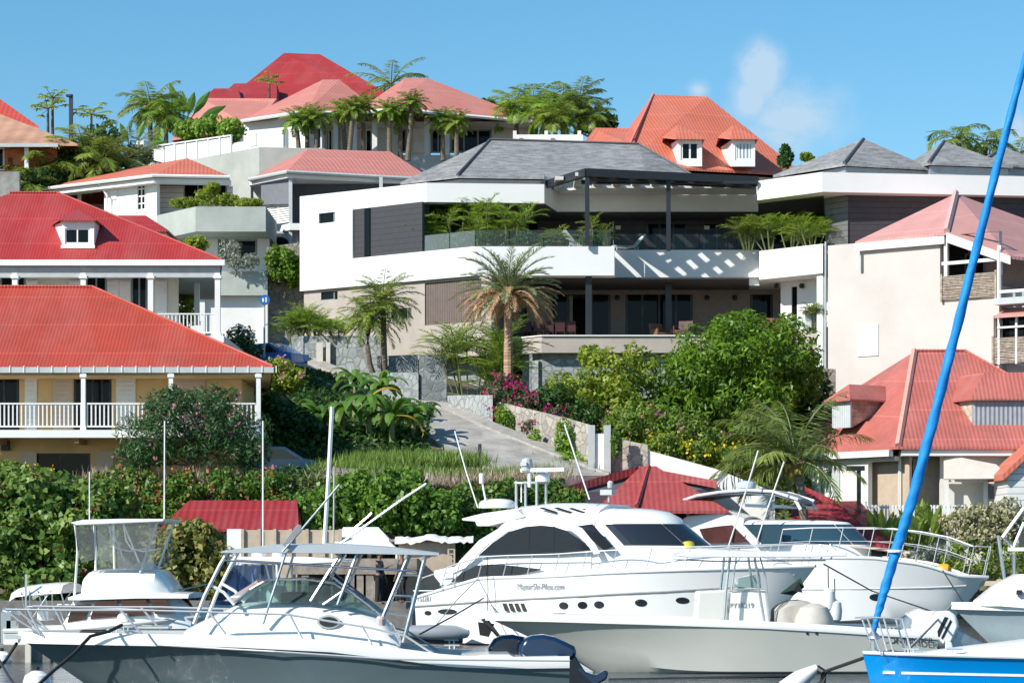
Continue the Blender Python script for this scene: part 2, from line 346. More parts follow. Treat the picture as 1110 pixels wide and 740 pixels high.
# ---------------------------------------------------------------- generic house parts
def win(root, fr, px0, px1, py0, py1, c=0, fm=None, gm=None, name='window', bars=1, ft=.06, depth=.12, hb=0, sill=False):
    """framed window let into local plane y=c given by its pixel rectangle"""
    a = fr.y(px0, py0, c); b = fr.y(px1, py1, c); x0, x1, z1, z0 = a.x, b.x, a.z, b.z
    if z0 > z1: z0, z1 = z1, z0
    m = MB(fr.T); m.box(x0, x1, c-.03, c+.05, z1-ft, z1); m.box(x0, x1, c-.03, c+.05, z0, z0+ft)
    m.box(x0, x0+ft, c-.03, c+.05, z0+ft, z1-ft); m.box(x1-ft, x1, c-.03, c+.05, z0+ft, z1-ft)
    for i in range(bars): xc = x0+(x1-x0)*(i+1)/(bars+1); m.box(xc-ft*.45, xc+ft*.45, c-.025, c+.05, z0+ft, z1-ft)
    for i in range(hb): zc = z0+(z1-z0)*(i+1)/(hb+1); m.box(x0+ft, x1-ft, c-.02, c+.045, zc-ft*.35, zc+ft*.35)
    w = m.build(name, fm or white, root)
    g = MB(fr.T); g.box(x0+ft*.5, x1-ft*.5, c+.0, c+.02, z0+ft*.5, z1-ft*.5); g.build('pane', gm or dglass, w)
    if sill: s_ = MB(fr.T); s_.box(x0-.08, x1+.08, c-.14, c-.031, z0-.1, z0-.02); s_.build('sill', fm or white, w)
    return w
def panel(root, fr, px0, px1, py0, py1, c, t, mt, name, slats=0):
    a = fr.y(px0, py0, c); b = fr.y(px1, py1, c); m = MB(fr.T); z0, z1 = min(a.z, b.z), max(a.z, b.z)
    m.box(a.x, b.x, c-t, c, z0, z1)
    if slats:
        for k in range(slats): zz = z0+(z1-z0)*(k+.5)/slats; m.box(a.x+.05, b.x-.05, c-t-.02, c-t-.001, zz-.02, zz+.02)
    return m.build(name, mt, root)
def balus(root, fr, px0, px1, ptop, pbot, c, mt, name='railing', step=.13, bw=.035, posts=(), rail=.06):
    a = fr.y(px0, ptop, c); b = fr.y(px1, pbot, c); x0, x1, z1, z0 = a.x, b.x, a.z, b.z; m = MB(fr.T)
    m.box(x0, x1, c-.05, c+.05, z1-rail, z1); m.box(x0, x1, c-.035, c+.035, z0+.04, z0+.04+rail)
    n = max(2, int((x1-x0)/step))
    for i in range(n+1): xc = x0+(x1-x0)*i/n; m.box(xc-bw/2, xc+bw/2, c-.02, c+.02, z0+.04+rail, z1-rail)
    return m.build(name, mt, root)
def column(root, fr, px, ptop, pbot, c, w, mt, name='column', cap=True):
    a = fr.y(px, ptop, c); b = fr.y(px, pbot, c); m = MB(fr.T); m.box(a.x-w/2, a.x+w/2, c-w/2, c+w/2, b.z, a.z)
    if cap: m.box(a.x-w*.75, a.x+w*.75, c-w*.75, c+w*.75, a.z-.25, a.z-.12); m.box(a.x-w*.65, a.x+w*.65, c-w*.65, c+w*.65, b.z, b.z+.18)
    return m.build(name, mt, root)
def gutter(root, pts, mt, r=.08, name='gutter'):
    m = MB(); m.tube(pts, r, 6); g = m.build(name, mt, root); return g
redA = mat('orange_red_roof', (.50, .07, .04), .5, kind='corr', amt=.4, pitch=.14, var=.18, vs=.5, bump=.3)
redA2 = mat('crimson_roof', (.46, .038, .034), .5, kind='corr', amt=.4, pitch=.14, var=.18, vs=.4, bump=.3)
pink = mat('faded_pink_roof', (.62, .225, .175), .6, kind='corr', pitch=.26, var=.12, vs=.5, bump=.4)
coral = mat('coral_roof', (.64, .17, .10), .6, kind='corr', pitch=.22, var=.14, vs=.5, bump=.4)
coral2 = mat('coral_roof_weathered', (.53, .15, .12), .55, kind='corr', pitch=.18, var=.22, vs=.8, bump=.4)
dusty = mat('dusty_pink_roof', (.62, .31, .275), .6, kind='corr', pitch=.2, var=.12, vs=.5, bump=.4)
shed_red = mat('shed_red_roof', (.36,.03,.03), .45, kind='corr', pitch=.26, var=.14, bump=.6)
greyw = mat('grey_trim_paint', (.50, .53, .53), .6, var=.1)
ochre = mat('ochre_render', (.72, .50, .24), .85, var=.14, vs=.8, bump=.1)
sage = mat('sage_render', (.42, .46, .42), .85, var=.14, vs=.5, bump=.1)
# ---------------------------------------------------------------- house A : yellow house with long orange red roof
rA = thing('yellow_house', 'ochre yellow house with long orange red roof and white balcony railing at left', 'house', (X(120, 104), 104, 6.0))
A = Fr((0, 100, 0)); ze = Z(398, 100)
m = MB(); V = [(X(-160,100),100,ze),(X(296,100),100,ze),(X(294,111),111,ze),(X(-160,100),111,ze),P(-150,311,105.4),P(100,311.5,105.4)]
roof(m, V, [(0,1,5,4),(1,2,5),(2,3,4,5),(3,0,4)], .1); rr = m.build('roof', redA, rA)
m = MB(); m.tube([P(-150,311,105.4)+Vector((0,0,.03)), P(100,311.5,105.4)+Vector((0,0,.03)), Vector(V[1])+Vector((0,0,.03))], .07, 6); m.build('ridge_cap', redA, rr)
m = MB(); m.box(X(-160,100), X(297,100), 99.86, 100.02, ze-.22, ze+.0); g = m.build('gutter', greyw, rA)
m = MB()
for i in range(22): x = X(-20+i*15.2, 99.8); m.box(x-.02, x+.02, 99.83, 99.88, ze-.22, ze+.05)
m.build('bracket_row', white, g)
m = MB(); m.prism([(X(-160,100),100.1),(X(294,100),100.1),(X(291,110.8),110.8),(X(-160,100),110.8)], ze-.32, ze-.24); m.build('soffit', ochre, rA)
m = MB(); yw = 102.0; x0, x1 = X(-160, yw), X(262, yw)
hol = [(X(a, yw), X(b, yw), Z(466, 102), Z(407, 102)) for a, b in ((-12, 21), (80, 121))]
low = [(X(34, yw), X(98, yw), Z(515, 102), Z(491, 102))]
m.wall(x0, x1, 5.2, ze-.33, yw, yw+.25, hol+low); m.box(x0, x1-.01, yw+8.2, yw+8.5, 5.2, ze-.33); m.box(x1-.25, x1, yw+.26, yw+8.2, 5.2, ze-.33); m.build('wall', ochre, rA)
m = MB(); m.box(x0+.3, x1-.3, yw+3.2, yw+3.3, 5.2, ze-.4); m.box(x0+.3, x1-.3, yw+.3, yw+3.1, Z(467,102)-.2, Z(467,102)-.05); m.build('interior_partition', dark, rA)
zb = Z(466, 100)
m = MB(); m.box(X(-160,100), X(283,100), 99.85, 101.98, zb-.22, zb-.02); m.box(X(-160,100), X(283,100), 99.8, 99.9, zb-.3, zb+.0); m.build('balcony', white, rA)
m = MB()
for px in (0, 86, 178, 262): x = X(px, 100.6); m.box(x-.09, x+.09, 99.95, 101.9, zb-.5, zb-.31)
m.build('balcony_beam', mat('balcony_timber', (.35, .22, .1), .8), rA)
for a, b in ((-60, 88), (94.5, 182), (188.5, 277)): balus(rA, A, a, b, 436.5, 464, 0, white, step=.165, bw=.055)
for px in (1-90, 90.5, 185.5, 280.3): column(rA, A, px, 402, 466, 0, .17, white)
B_ = Fr((0, 102, 0)); frd = mat('dark_door_frame', (.02, .02, .02), .4)
for a, b in ((-12, 21), (80, 121)): win(rA, B_, a, b, 407, 466, .1, frd, dglass, 'door', 3 if a > 0 else 1, .1)
bsh = mat('beige_shutter', (.62, .50, .40), .7, var=.05)
for a, b, mm in ((27, 40, white), (58, 79, bsh), (126, 147, white), (181, 222, bsh)): panel(rA, B_, a, b, 407, 466, -.02, .05, mm, 'shutter', 12)
win(rA, B_, 34, 98, 491, 515, .12, frd, dglass, 'window', 1, .07)
for px in (22, 105): panel(rA, B_, px, px+18, 489, 515, -.02, .05, bsh, 'shutter', 6)
m = MB(); q = P(6, 480, 101.8); m.box(q.x-.15, q.x+.15, 101.6, 101.98, q.z-.3, q.z+.1); m.build('wall_lamp', frd, rA)
# ---------------------------------------------------------------- house A2 : crimson roof with dormer behind
rB = thing('red_roof_house', 'white house with steep crimson roof, one dormer and columned veranda behind the yellow house', 'house', (X(100, 122), 122, 10.5))
ze = Z(282.5, 116); A2 = Fr((0, 116, 0))
m = MB(); V = [(X(-200,116),116,ze),(X(241,116),116,ze),(X(238,130),130,ze),(X(-200,116),130,ze),P(11,209.5,121),P(62,209.5,121)]
VL = P(-60, 247, 118.4)
roof(m, V, [(0,1,5,4),(1,2,5),(2,3,4,5),(3,0,4)], .1); rr = m.build('roof', redA2, rB)
m = MB(); m.tube([V[4]+Vector((0,0,.03)), V[5]+Vector((0,0,.03)), Vector(V[1])+Vector((0,0,.03))], .07, 6); m.build('ridge_cap', redA2, rr)
m = MB(); m.box(X(-200,116), X(244,116), 115.78, 115.99, ze-.24, ze+.02); m.build('gutter', white, rB)
m = MB(); m.box(X(-200,116), X(238,116), 116.05, 116.3, ze-.75, ze-.26); m.prism([(X(-200,116),116.31),(X(238,116),116.31),(X(235,129.8),129.8),(X(-200,116),129.8)], ze-.36, ze-.26); m.build('frieze', greyw, rB)
yw = 118.6; x1 = X(193, yw)
hh = [(X(a, yw), X(b, yw), Z(364, 118.6), Z(297, 118.6)) for a, b in ((0, 28), (93, 116), (142, 160))]
m = MB(); m.wall(X(-200,yw), x1, 9, ze-.37, yw, yw+.25, hh); m.prism([(x1-.25,yw+.26),(x1,yw+.26),(X(192,127),127),(X(192,127)-.25,127)], 9, ze-.37); m.build('wall', cream, rB)
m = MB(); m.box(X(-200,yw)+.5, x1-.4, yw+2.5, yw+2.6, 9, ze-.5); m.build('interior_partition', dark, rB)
B2 = Fr((0, yw, 0)); gtr = mat('grey_frame', (.25, .28, .30), .5)
for a, b in ((0, 28), (93, 116), (142, 160)): win(rB, B2, a, b, 297, 364, .1, gtr, dglass, 'door', 1, .09)
for a, b in ((28.5, 41), (75, 92), (116.5, 129), (129.5, 141.5), (168, 181)): panel(rB, B2, a, b, 304, 364, -.02, .05, white, 'shutter', 14)
for px in (16.5, 90.5, 163.5, 236): column(rB, A2, px, 296, 365, .15, .24, white, cap=True)
column(rB, Fr((0, 122, 0)), 213.5, 299, 352, 0, .24, white)
m = MB(); zf = Z(364, 116); m.box(X(-200,116), X(243,116), 115.9, 118.55, zf-.3, zf); m.box(x1+.01, X(243,116), 118.56, 124, zf-.3, zf); m.box(X(-200,116), X(241,116), 116.1, 116.3, 9, zf-.31); m.build('veranda', white, rB)
balus(rB, A2, 170, 232, 339.5, 362, .15, white, step=.17, bw=.05)
balus(rB, A2, 95, 158, 339.5, 362, .15, white, step=.17, bw=.05)
# dormer
D = Fr((0, 116.92, 0)); m = MB()
a, b = D.y(67.5, 239), D.y(102, 267); m.wall(a.x, b.x, b.z-.1, a.z, 116.92, 117.07, [(D.xx(70.5), D.xx(97.5), D.zz(70, 264.5), D.zz(70, 247.5))])
m.slab([(b.x-.12, 117.08, b.z-.1), (b.x-.12, 117.08, a.z), (b.x-.12, 120.4, a.z)], (.12, 0, 0)); m.slab([(a.x, 117.08, b.z-.1), (a.x, 117.08, a.z), (X(48,119.8), 120.2, a.z), (X(50,119.8), 120.2, a.z-.2)], (.1, .05, 0))
dm = m.build('dormer', white, rB)
m = MB(); ov = .28; zt = a.z+.02; ap = Vector(((a.x+b.x)/2-.35, 118.6, Z(226, 118.6)))
roof(m, [(a.x-.1, 116.65, zt), (b.x+.12, 116.65, zt), (b.x+.12, 121.2, zt), (X(45,119.8), 120.6, zt+.06), ap, (ap.x+.3, 121.6, ap.z)], [(0,1,4), (1,2,5,4), (3,0,4), (3,4,5)], .07); m.build('dormer_roof', redA2, dm)
win(dm, D, 70.5, 97.5, 247.5, 264.5, .08, white, dglass, 'window', 1, .07, sill=True)
m = MB(); m.box(a.x-.05, b.x+.05, 116.82, 116.91, D.zz(80, 267)-.1, D.zz(80, 267)+.05); m.build('dormer_sill', white, dm)
# ---------------------------------------------------------------- house L : white house with low pink red roof and sage planter
rL = thing('white_house', 'white house with low red roof, sage green planter wall and white garage door', 'house', (X(200, 145), 145, 14))
m = MB(); E1, E2, E3 = P(39, 205, 150), P(166, 189.5, 144.5), P(249, 189.5, 145)
z = E2.z; E1.z = z; E3.z = z
R1, R2 = P(120, 184, 155), P(203, 171.5, 148.5)
roof(m, [E1, E2, E3, (X(247,157), 157, z), (E1.x, 159, z), (R2.x-6, 154.5, R2.z), R2], [(0,1,6,5), (1,2,6), (2,3,5,6), (3,4,5), (4,0,5)], .1); m.build('roof', coral, rL)
m = MB(); m.tube([E1-Vector((0,.05,.06)), E2-Vector((0,.08,.06)), E3-Vector((0,.05,.06))], .1, 6); dn = P(119, 200, 146.6); m.tube([P(105,197,147),P(110,203,147.3),P(116,212,147.2),P(116,240,147.2)], .06, 6); m.build('gutter', white, rL)
m = MB(); m.prism([(E1.x, E1.y+.15), (E2.x, E2.y+.15), (E3.x, E3.y+.15), (E3.x, E3.y+.8), (E2.x+.2, E2.y+.9), (E1.x+.3, E1.y+1.2)], z-.42, z-.16); m.build('fascia', white, rL)
ang = math.degrees(math.atan2(E2.y-E1.y, E2.x-E1.x)); FL = Fr((E2.x, E2.y+.9, 0), ang)
m = MB(FL.T); xa = FL.xx(113); xb = FL.xx(170); zt = z-.2
m.wall(xa, xb, 14, zt, 0, .25, [(FL.xx(149), FL.xx(158.5), FL.zz(159,228), FL.zz(159,197.5))]); m.build('wall', white2, rL)
win(rL, FL, 149, 158.5, 197.5, 228, .1, white, dglass, 'window', 1, .1, hb=3, sill=True)
panel(rL, FL, 120.5, 127, 203, 216, -.002, .05, white, 'shutter', 6)
FS = Fr((0, 147.5, 0)); sid = mat('white_siding', (.74, .74, .72), .6, kind='siding', pitch=.28, var=.05)
m = MB(); m.wall(X(170,147.5), X(252,147.5), 14, zt, 147.5, 147.7, [(X(199,147.5), X(246,147.5), FS.zz(0,222), FS.zz(0,198))]); m.build('siding_wall', sid, rL)
win(rL, FS, 199, 246, 198, 222, .1, gtr, dglass, 'window', 2, .08)
m = MB(); m.box(X(40,155), X(252,151), 155, 155.3, 14, zt); m.box(X(86,150)-.1, X(86,150)+.1, 150, 150.2, 14, zt); m.build('rear_wall', white2, rL)
# planter terrace
PL1, PL2, PL3 = P(170, 231, 143.6), P(212, 224, 140), P(288, 224, 140); zt = PL2.z; zb = Z(251, 140)
m = MB(); m.prism([(PL1.x, PL1.y), (PL2.x, PL2.y), (PL3.x, PL3.y), (PL3.x, 146.5), (PL1.x, 146.5)], zb, zt); m.build('planter', sage, rL)
m = MB(); m.wall(X(200,143), X(292,143), 13, zb-.01, 143, 143.3, [(X(236,143), X(279,143), Z(284,143), Z(259,143))]); m.build('lower_wall', white2, rL)
FW = Fr((0, 143, 0)); win(rL, FW, 236, 279, 259, 284, .12, gtr, dglass, 'window', 1, .12)
m = MB(); m.prism([(X(180,146), 146), (X(207,139.5), 139.5), (X(290,139.5), 139.5), (X(290,142.9), 142.9), (X(180,146.5), 146.5)], Z(320,139.5), Z(294,139.5)); m.build('garage_lintel', sage, rL)
m = MB(); m.box(X(160,139.8), X(222,139.8), 139.8, 142.5, 12, Z(320.2,139.5)); m.build('garage_pier', white2, rL); m = MB(); m.box(X(285.5,139.8), X(290,139.8), 139.8, 142.5, 12, Z(320.2,139.5)); m.build('garage_pier', white2, rL)
panel(rL, Fr((0,140.1,0)), 222, 285.5, 321, 384, 0, .06, white, 'garage_door', 0)
rs = thing('garden_shed', 'small crimson hipped roof tucked between the big crimson roof and the white house', 'shed', (X(160,128),128,13))
m = MB(); ez = Z(249,127); roof(m, [(X(120,127),127,ez),(X(182,127),127,ez),(X(182,127),131,ez),(X(120,127),131,ez),P(128,233.5,129),P(158,233.5,129)], [(0,1,5,4),(1,2,5),(2,3,4,5),(3,0,4)], .1); m.build('roof', redA2, rs)
m = MB(); m.box(X(124,127),X(178,127),127.4,130.6,12,ez-.02); m.build('wall', white2, rs)
# ---------------------------------------------------------------- building D : dark verandah building
rD = thing('veranda_building', 'grey walled building with salmon roof and louvred white balcony, left of the white villa', 'building', (X(370, 155), 155, 15))
E1, E2, E3 = P(270, 189.5, 149), P(311, 185.5, 146), P(468, 190.5, 149); z = E2.z; E1.z = E3.z = z
R1, R2 = P(334, 161.5, 152.5), P(423, 166, 153.5); R2.z = R1.z
m = MB(); roof(m, [E1, E2, E3, (X(490,160), 160, z), (E1.x, 160, z), R2, R1], [(0,1,6), (1,2,5,6), (2,3,5), (3,4,6,5), (4,0,6)], .1); m.build('roof', pink, rD)
m = MB(); m.tube([E1-Vector((0,.1,.05)), E2-Vector((0,.12,.05)), E3-Vector((0,.1,.05))], .11, 6); m.build('gutter', greyw, rD)
m = MB(); m.prism([(E1.x, E1.y+.2), (E2.x, E2.y+.2), (E3.x, E3.y+.2), (E3.x, E3.y+8), (E1.x, E3.y+8)], z-.35, z-.12); m.build('fascia', white, rD)
dsh = mat('slate_grey_render', (.075, .085, .10), .8, var=.1)
m = MB(); m.box(X(313,148.6), X(470,151), 148.6, 148.9, 12, z-.36); m.box(X(283,150), X(313,150), 150.2, 150.5, 12, z-.36); m.build('wall', dsh, rD)
m = MB(); m.slab([P(283,193,148.5), P(313,191.5,146.6), P(313,221,146.6), P(283,222,148.5)], (.03, .06, 0)); m.build('blind', mat('grey_canvas_blind', (.17,.185,.21), .8, var=.08), rD)
for px, yy in ((315, 146.5), (413, 147.5)): column(rD, Fr((0, yy, 0)), px, 192, 300, 0, .2, greyw, 'column', False)
zs = Z(243, 146.6); m = MB(); m.prism([(X(284,149), 149), (X(314,146.2), 146.2), (X(345,146.2), 146.2), (X(345,151), 151), (X(284,151), 151)], Z(250,146.5), zs); m.build('balcony_slab', white, rD)
FD = Fr((X(289,148.6), 148.6, 0), -48); lw = FD.xx(315)
m = MB(FD.T); zt = FD.zz(300, 223); zb = FD.zz(300, 243)
for k in range(8): zz = zb+(zt-zb)*(k+.5)/8; m.box(.02, lw, -.03, .03, zz-.055, zz+.035)
for q in (0, .5, 1): m.box(lw*q-.04, lw*q+.04, -.05, .05, zb, zt)
m.box(0, lw, -.05, .05, zt-.001, zt+.06); m.build('louvre_rail', white, rD)
m = MB(); fa = Fr((0, 147, 0)); x0, x1 = X(287, 147), X(324, 147); c0 = (X(300,147), Z(266,147)); zc = Z(250.3,146.9)
for k in range(10):
    a0 = math.pi*k/10; a1 = math.pi*(k+1)/10; rr_ = .62; cx = X(302.5,147)
    m.add([(cx-rr_*math.cos(a0), 147, c0[1]+rr_*math.sin(a0)*.8), (cx-rr_*math.cos(a1), 147, c0[1]+rr_*math.sin(a1)*.8), (cx-rr_*math.cos(a1), 147, zc), (cx-rr_*math.cos(a0), 147, zc)], [(0,1,2,3)])
m.box(x0, cx-rr_-.001, 147, 147.2, 12, zc); m.box(cx+rr_+.001, x1, 147, 147.2, 12, zc); m.build('arch', greyw, rD)
# ---------------------------------------------------------------- H1 sage retaining block + pink roofed white house, H0 red house behind
rw = thing('retaining_wall', 'tall sage green retaining wall with white slatted terrace fence on top', 'wall', (X(260,154),155,20))
a, b, c = P(205, 174, 160), P(281, 159.5, 155), P(352, 161, 155.5); zt = b.z
m = MB(); m.prism([(a.x, a.y), (b.x, b.y), (c.x, c.y), (c.x, 164), (a.x, 164)], 14, zt-.0); m.build('wall_block', sage, rw)
FT = Fr((b.x, b.y+.01, 0), math.degrees(math.atan2(b.y-a.y, b.x-a.x)))
m = MB(Fr((0,154.4,0)).T); q = P(275.5,0,154.9); m.box(X(271,155), X(280,155), 1.0, 1.2, Z(216,155), Z(196,155)); m.build('vent_window', dark, rw)
rf = thing('terrace_fence', 'white slatted fence rising along the hilltop terrace below a clipped hedge', 'fence', (X(200,163),163,26))
a, b = P(154, 163, 167), P(251, 148.5, 162); za = b.z
dr = (b-a); dr.z = 0; ln = dr.length; FF = Fr((a.x, a.y, 0), math.degrees(math.atan2(dr.y, dr.x)))
m = MB(FF.T); m.wall(0, ln, za-2.2, za, 0, .08)
for k in range(9): m.box(ln*k/8-.05, ln*k/8+.05, -.08, -.001, za-2.2, za+.05)
m.box(-.02, ln+.05, -.1, .1, za+.051, za+.13); m.build('slat_panel', white, rf)
m = MB(FF.T); m.box(-.35, .35, -.2, .4, za-2.5, za+.55); m.build('gate_pier', white2, rf)
rH = thing('hilltop_house', 'long white hilltop house with faded pink hipped roofs behind a row of small palms', 'house', (X(400, 190), 190, 29))
z = Z(129, 185); zl = z
m = MB()
e = [P(187,125.5,188), P(263,131,184), P(334,120,180), P(400,128,184)]; 
z = Z(125, 182)
V = [(X(262,184), 184, z), (X(333,180), 180, z), (X(420,183), 183, z), (X(420,183), 196, z), (X(262,184), 196, z), P(350,86.5,188), P(368,86.5,188)]
roof(m, V, [(0,1,5), (1,2,6,5), (2,3,6), (3,4,5,6), (4,0,5)], .12)
V = [(X(384,181), 181, z), (X(425,179), 179, z), (X(584,183), 183, z-.25), (X(584,183), 197, z-.25), (X(384,184), 197, z), P(439,84.6,188), P(463.5,84.8,188)]
roof(m, V, [(0,1,5), (1,2,6,5), (2,3,6), (3,4,5,6), (4,0,5)], .12)
V = [(X(186,192), 192, z-.05), (X(275,186), 186, z-.2), (X(300,192), 198, z-.1), (X(200,196), 200, z-.1), P(222,106.5,196), P(300,107,195)]
roof(m, V, [(0,1,5,4), (1,2,5), (2,3,4,5), (3,0,4)], .12)
m.build('roof', pink, rH)
m = MB(); m.tube([(X(262,184), 183.9, z-.1), (X(333,180), 179.85, z-.1), (X(384,181), 181.0, z-.1), (X(425,179), 178.9, z-.1), (X(584,183), 182.9, z-.35)], .13, 6); m.build('gutter', white, rH)
m = MB(); ft = [(X(264,184.5), 184.6), (X(333,181), 181), (X(352,182.5), 182.2), (X(350,186), 186.2)]; m.prism([ft[0], ft[1], ft[2], ft[3], (X(350,192), 192), (X(264,192), 192)], 27, z-.13); m.prism([(X(190,193), 193), (X(270,187.6), 187.6), (X(270,197), 197), (X(190,197), 197)], 27, z-.22)
m.build('wall', white2, rH)
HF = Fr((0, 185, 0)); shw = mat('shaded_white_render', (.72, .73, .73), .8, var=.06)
m = MB(); hs_ = [(352.5,363.5),(389,404),(433,441),(467,483),(488,533)]
hs_ = [(HF.xx(a), HF.xx(b), 27.5, HF.zz(0, 140)) for a, b in hs_]
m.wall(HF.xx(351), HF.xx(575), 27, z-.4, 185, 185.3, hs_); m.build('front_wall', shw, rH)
for (a, b), mm, br in zip(((352.5,363.5),(389,404),(433,441),(467,483),(488,533)), (white, white, gtr, gtr, gtr), (2, 1, 0, 1, 2)): win(rH, HF, a, b, 140, 166, .15, mm, dglass, 'door', br, .14)
for a, b in ((369,384),(448,462)): panel(rH, HF, a, b, 136, 166, -.05, .1, white, 'louvre_shutter', 12)
m = MB()
for px in (366, 386, 408, 464, 485): q = HF.xx(px); m.box(q-.18, q+.18, 182.6, 182.9, 27, z-.14)
m.box(X(351,182.5), X(584,183), 182.5, 184.9, z-.42, z-.25+.02 if False else z-.38); m.build('veranda_post', white, rH)
WF = Fr((ft[0][0], ft[0][1], 0), math.degrees(math.atan2(ft[1][1]-ft[0][1], ft[1][0]-ft[0][0])))
win(rH, WF, 307, 312, 141, 160, -.05, gtr, dglass, 'window', 1, .12); panel(rH, WF, 272, 278, 144, 158, -.002, .06, white, 'shutter', 5)
FQ = Fr((0, 181.6, 0)); win(rH, FQ, 340, 349, 136, 162, 0, white, dglass, 'door', 1, .12)
m = MB(); m.box(X(255,178), X(560,178), 178, 178.3, 26, Z(168,178)); m.box(X(255,178), X(560,178), 178.31, 190, 26, 28.4); m.build('terrace', greyw, rH)
rR = thing('hilltop_red_house', 'tall dark red hipped roof with lower side roofs, highest house on the hill', 'house', (X(320,215),215,30))
m = MB(); z = Z(112, 208)
V = [(X(240,208), 208, z), (X(430,206), 206, z), (X(430,206), 226, z), (X(240,208), 226, z), P(308,57.5,216), P(347,59,216)]
roof(m, V, [(0,1,5,4),(1,2,5),(2,3,4,5),(3,0,4)], .15)
z2 = Z(110, 203)
V = [(X(232,203), 203, z2), (X(300,203), 203, z2), (X(300,203), 214, z2), (X(232,203), 214, z2), P(254,90.5,208), P(300,90.5,208)]
roof(m, V, [(0,1,5,4),(1,2,5),(2,3,4,5),(3,0,4)], .15)
z3 = Z(111, 201); V = [(X(215,201), 201, z3), (X(262,201), 201, z3), (X(262,201), 210, z3), (X(215,201), 210, z3), P(232,96,205), P(258,96,205)]
roof(m, V, [(0,1,5,4),(1,2,5),(2,3,4,5),(3,0,4)], .15); m.build('roof', redA2, rR)
m = MB(); m.box(X(245,209), X(425,209), 209, 224, 28, z+.0-.02); m.box(X(220,204), X(295,204), 204, 208.9, 28, z3-.02); m.build('wall', white2, rR)
# ---------------------------------------------------------------- house E : coral roof with two dormers
rE = thing('coral_roof_house', 'white house whose tall coral roof with two white dormers rises above the grey shingle roof', 'house', (X(740,165),168,24))
z = Z(184, 160); m = MB()
V = [(X(672,160), 160, z), (X(872,162), 162, z), (X(872,164), 180, z), (X(672,160), 180, z), P(708,102.5,168), P(767,105,168)]
V[0] = (X(640,164), 165, z); V.insert(1, (X(676,158), 158, z))
roof(m, [V[0], V[1], V[2], V[3], V[4], V[5], V[6]], [(0,1,5),(1,2,6,5),(2,3,6),(3,4,5,6),(4,0,5)], .14)
zz = Z(155, 160); V = [(X(629,162), 162, zz), (X(688,160), 160, zz), (X(690,163), 170, zz), (X(630,163), 170, zz), P(645,138.5,165), P(688,139.5,165)]
roof(m, V, [(0,1,5,4),(1,2,5),(2,3,4,5),(3,0,4)], .14); m.build('roof', coral, rE)
m = MB(); m.tube([P(708,102.5,168), V and P(684,154,160.5), (X(676,158), 158, z)], .1, 6); m.build('ridge_cap', mat('pale_ridge', (.72, .22, .16), .6), rE)
m = MB(); m.prism([(X(645,165), 165.5), (X(676,159), 159), (X(865,163), 163), (X(865,170), 178), (X(645,165), 178)], 22, z-.15); m.box(X(634,163), X(665,163), 163, 168, 22, zz-.15); m.build('wall', white2, rE)
for (x0, x1, wx0, wx1, lft) in ((734, 761, 738, 757.5, 720.5), (793, 818.5, 797, 816, 780.5)):
    Fd = Fr((0, 159.6, 0)); a, b = Fd.y(x0, 151.5), Fd.y(x1, 177)
    m = MB(); m.wall(a.x, b.x, b.z-.2, a.z, 159.6, 159.8, [(Fd.xx(wx0), Fd.xx(wx1), Fd.zz(0,174), Fd.zz(0,154))])
    ll = X(lft, 159.9)
    m.slab([(a.x, 159.81, b.z-.2), (a.x, 159.81, a.z), (ll+.1, 163.5, a.z), (ll+.5, 163.5, b.z+.6)], (.12, 0.1, 0)); m.slab([(b.x-.12, 159.81, b.z-.2), (b.x-.12, 159.81, a.z), (b.x-.12, 164, a.z)], (.12, 0, 0)); d = m.build('dormer', white, rE)
    m = MB(); zt = a.z+.03; roof(m, [(ll-.1, 160.2, zt+.25), (a.x-.1, 159.2, zt), (b.x+.15, 159.2, zt), (b.x+.15, 165, zt), (ll, 165, zt), P(lft+14.5, 135, 162), (P(lft+14.5,135,162).x, 166, P(lft+14.5,135,162).z)], [(0,1,5), (1,2,5), (2,3,6,5), (4,0,5,6)], .08); m.build('dormer_roof', coral, d)
    win(d, Fd, wx0, wx1, 154, 174, .08, white, dglass if lft < 750 else mat('blue_grey_pane', (.30,.36,.42), .15, var=.1), 'window', 1 if lft < 750 else 4, .12)
# small white structure + orange house far left
rt = thing('low_wall', 'low white wall with piers between the hilltop palms and the coral roof', 'wall', (X(595,176),176,26))
m = MB(); m.box(X(556,176), X(632,176), 176, 176.3, 27.5, Z(146,176)); 
for px in (558, 592, 628): m.box(X(px,175.5)-.12, X(px,175.5)+.12, 175.4, 175.65, 27.5, Z(142,175.5))
m.build('wall', white2, rt)
rO = thing('orange_house', 'orange rendered house with weathered salmon roof at the left edge of the hilltop', 'house', (X(20,150),154,22))
z = Z(156, 150); m = MB(); V = [(X(-120,150), 150, z), (X(84,150), 150, z), (X(84,154), 165, z), (X(-120,150), 165, z), P(-40,122,157), P(-2,123,157)]
roof(m, V, [(0,1,5,4),(1,2,5),(2,3,4,5),(3,0,4)], .12); m.build('roof', mat('weathered_salmon_roof', (.62,.34,.22), .75, kind='corr', pitch=.9, var=.3, vs=.4, bump=.3), rO)
m = MB(); roof(m, [P(-60,120,160), P(42,137,158), P(42,137,170), P(-60,120,170), P(-20,104,163), P(-4,104.5,163)], [(0,1,5,4),(1,2,5),(2,3,4,5),(3,0,4)], .12); m.build('upper_roof', mat('bright_red_roof', (.6,.08,.05), .6, kind='corr', pitch=.3), rO)
org = mat('orange_render', (.55,.17,.07), .85, var=.2)
FO = Fr((0,151,0)); m = MB(); m.wall(X(-120,151), X(62,151), 20, z-.13, 151, 151.3, [(X(-8,151), X(5,151), FO.zz(0,185), FO.zz(0,160)),(X(9,151), X(14,151), 20.5, FO.zz(0,171))]); m.box(X(62,151)-.3, X(62,151), 151.31, 163, 20, z-.13); m.build('wall', org, rO)
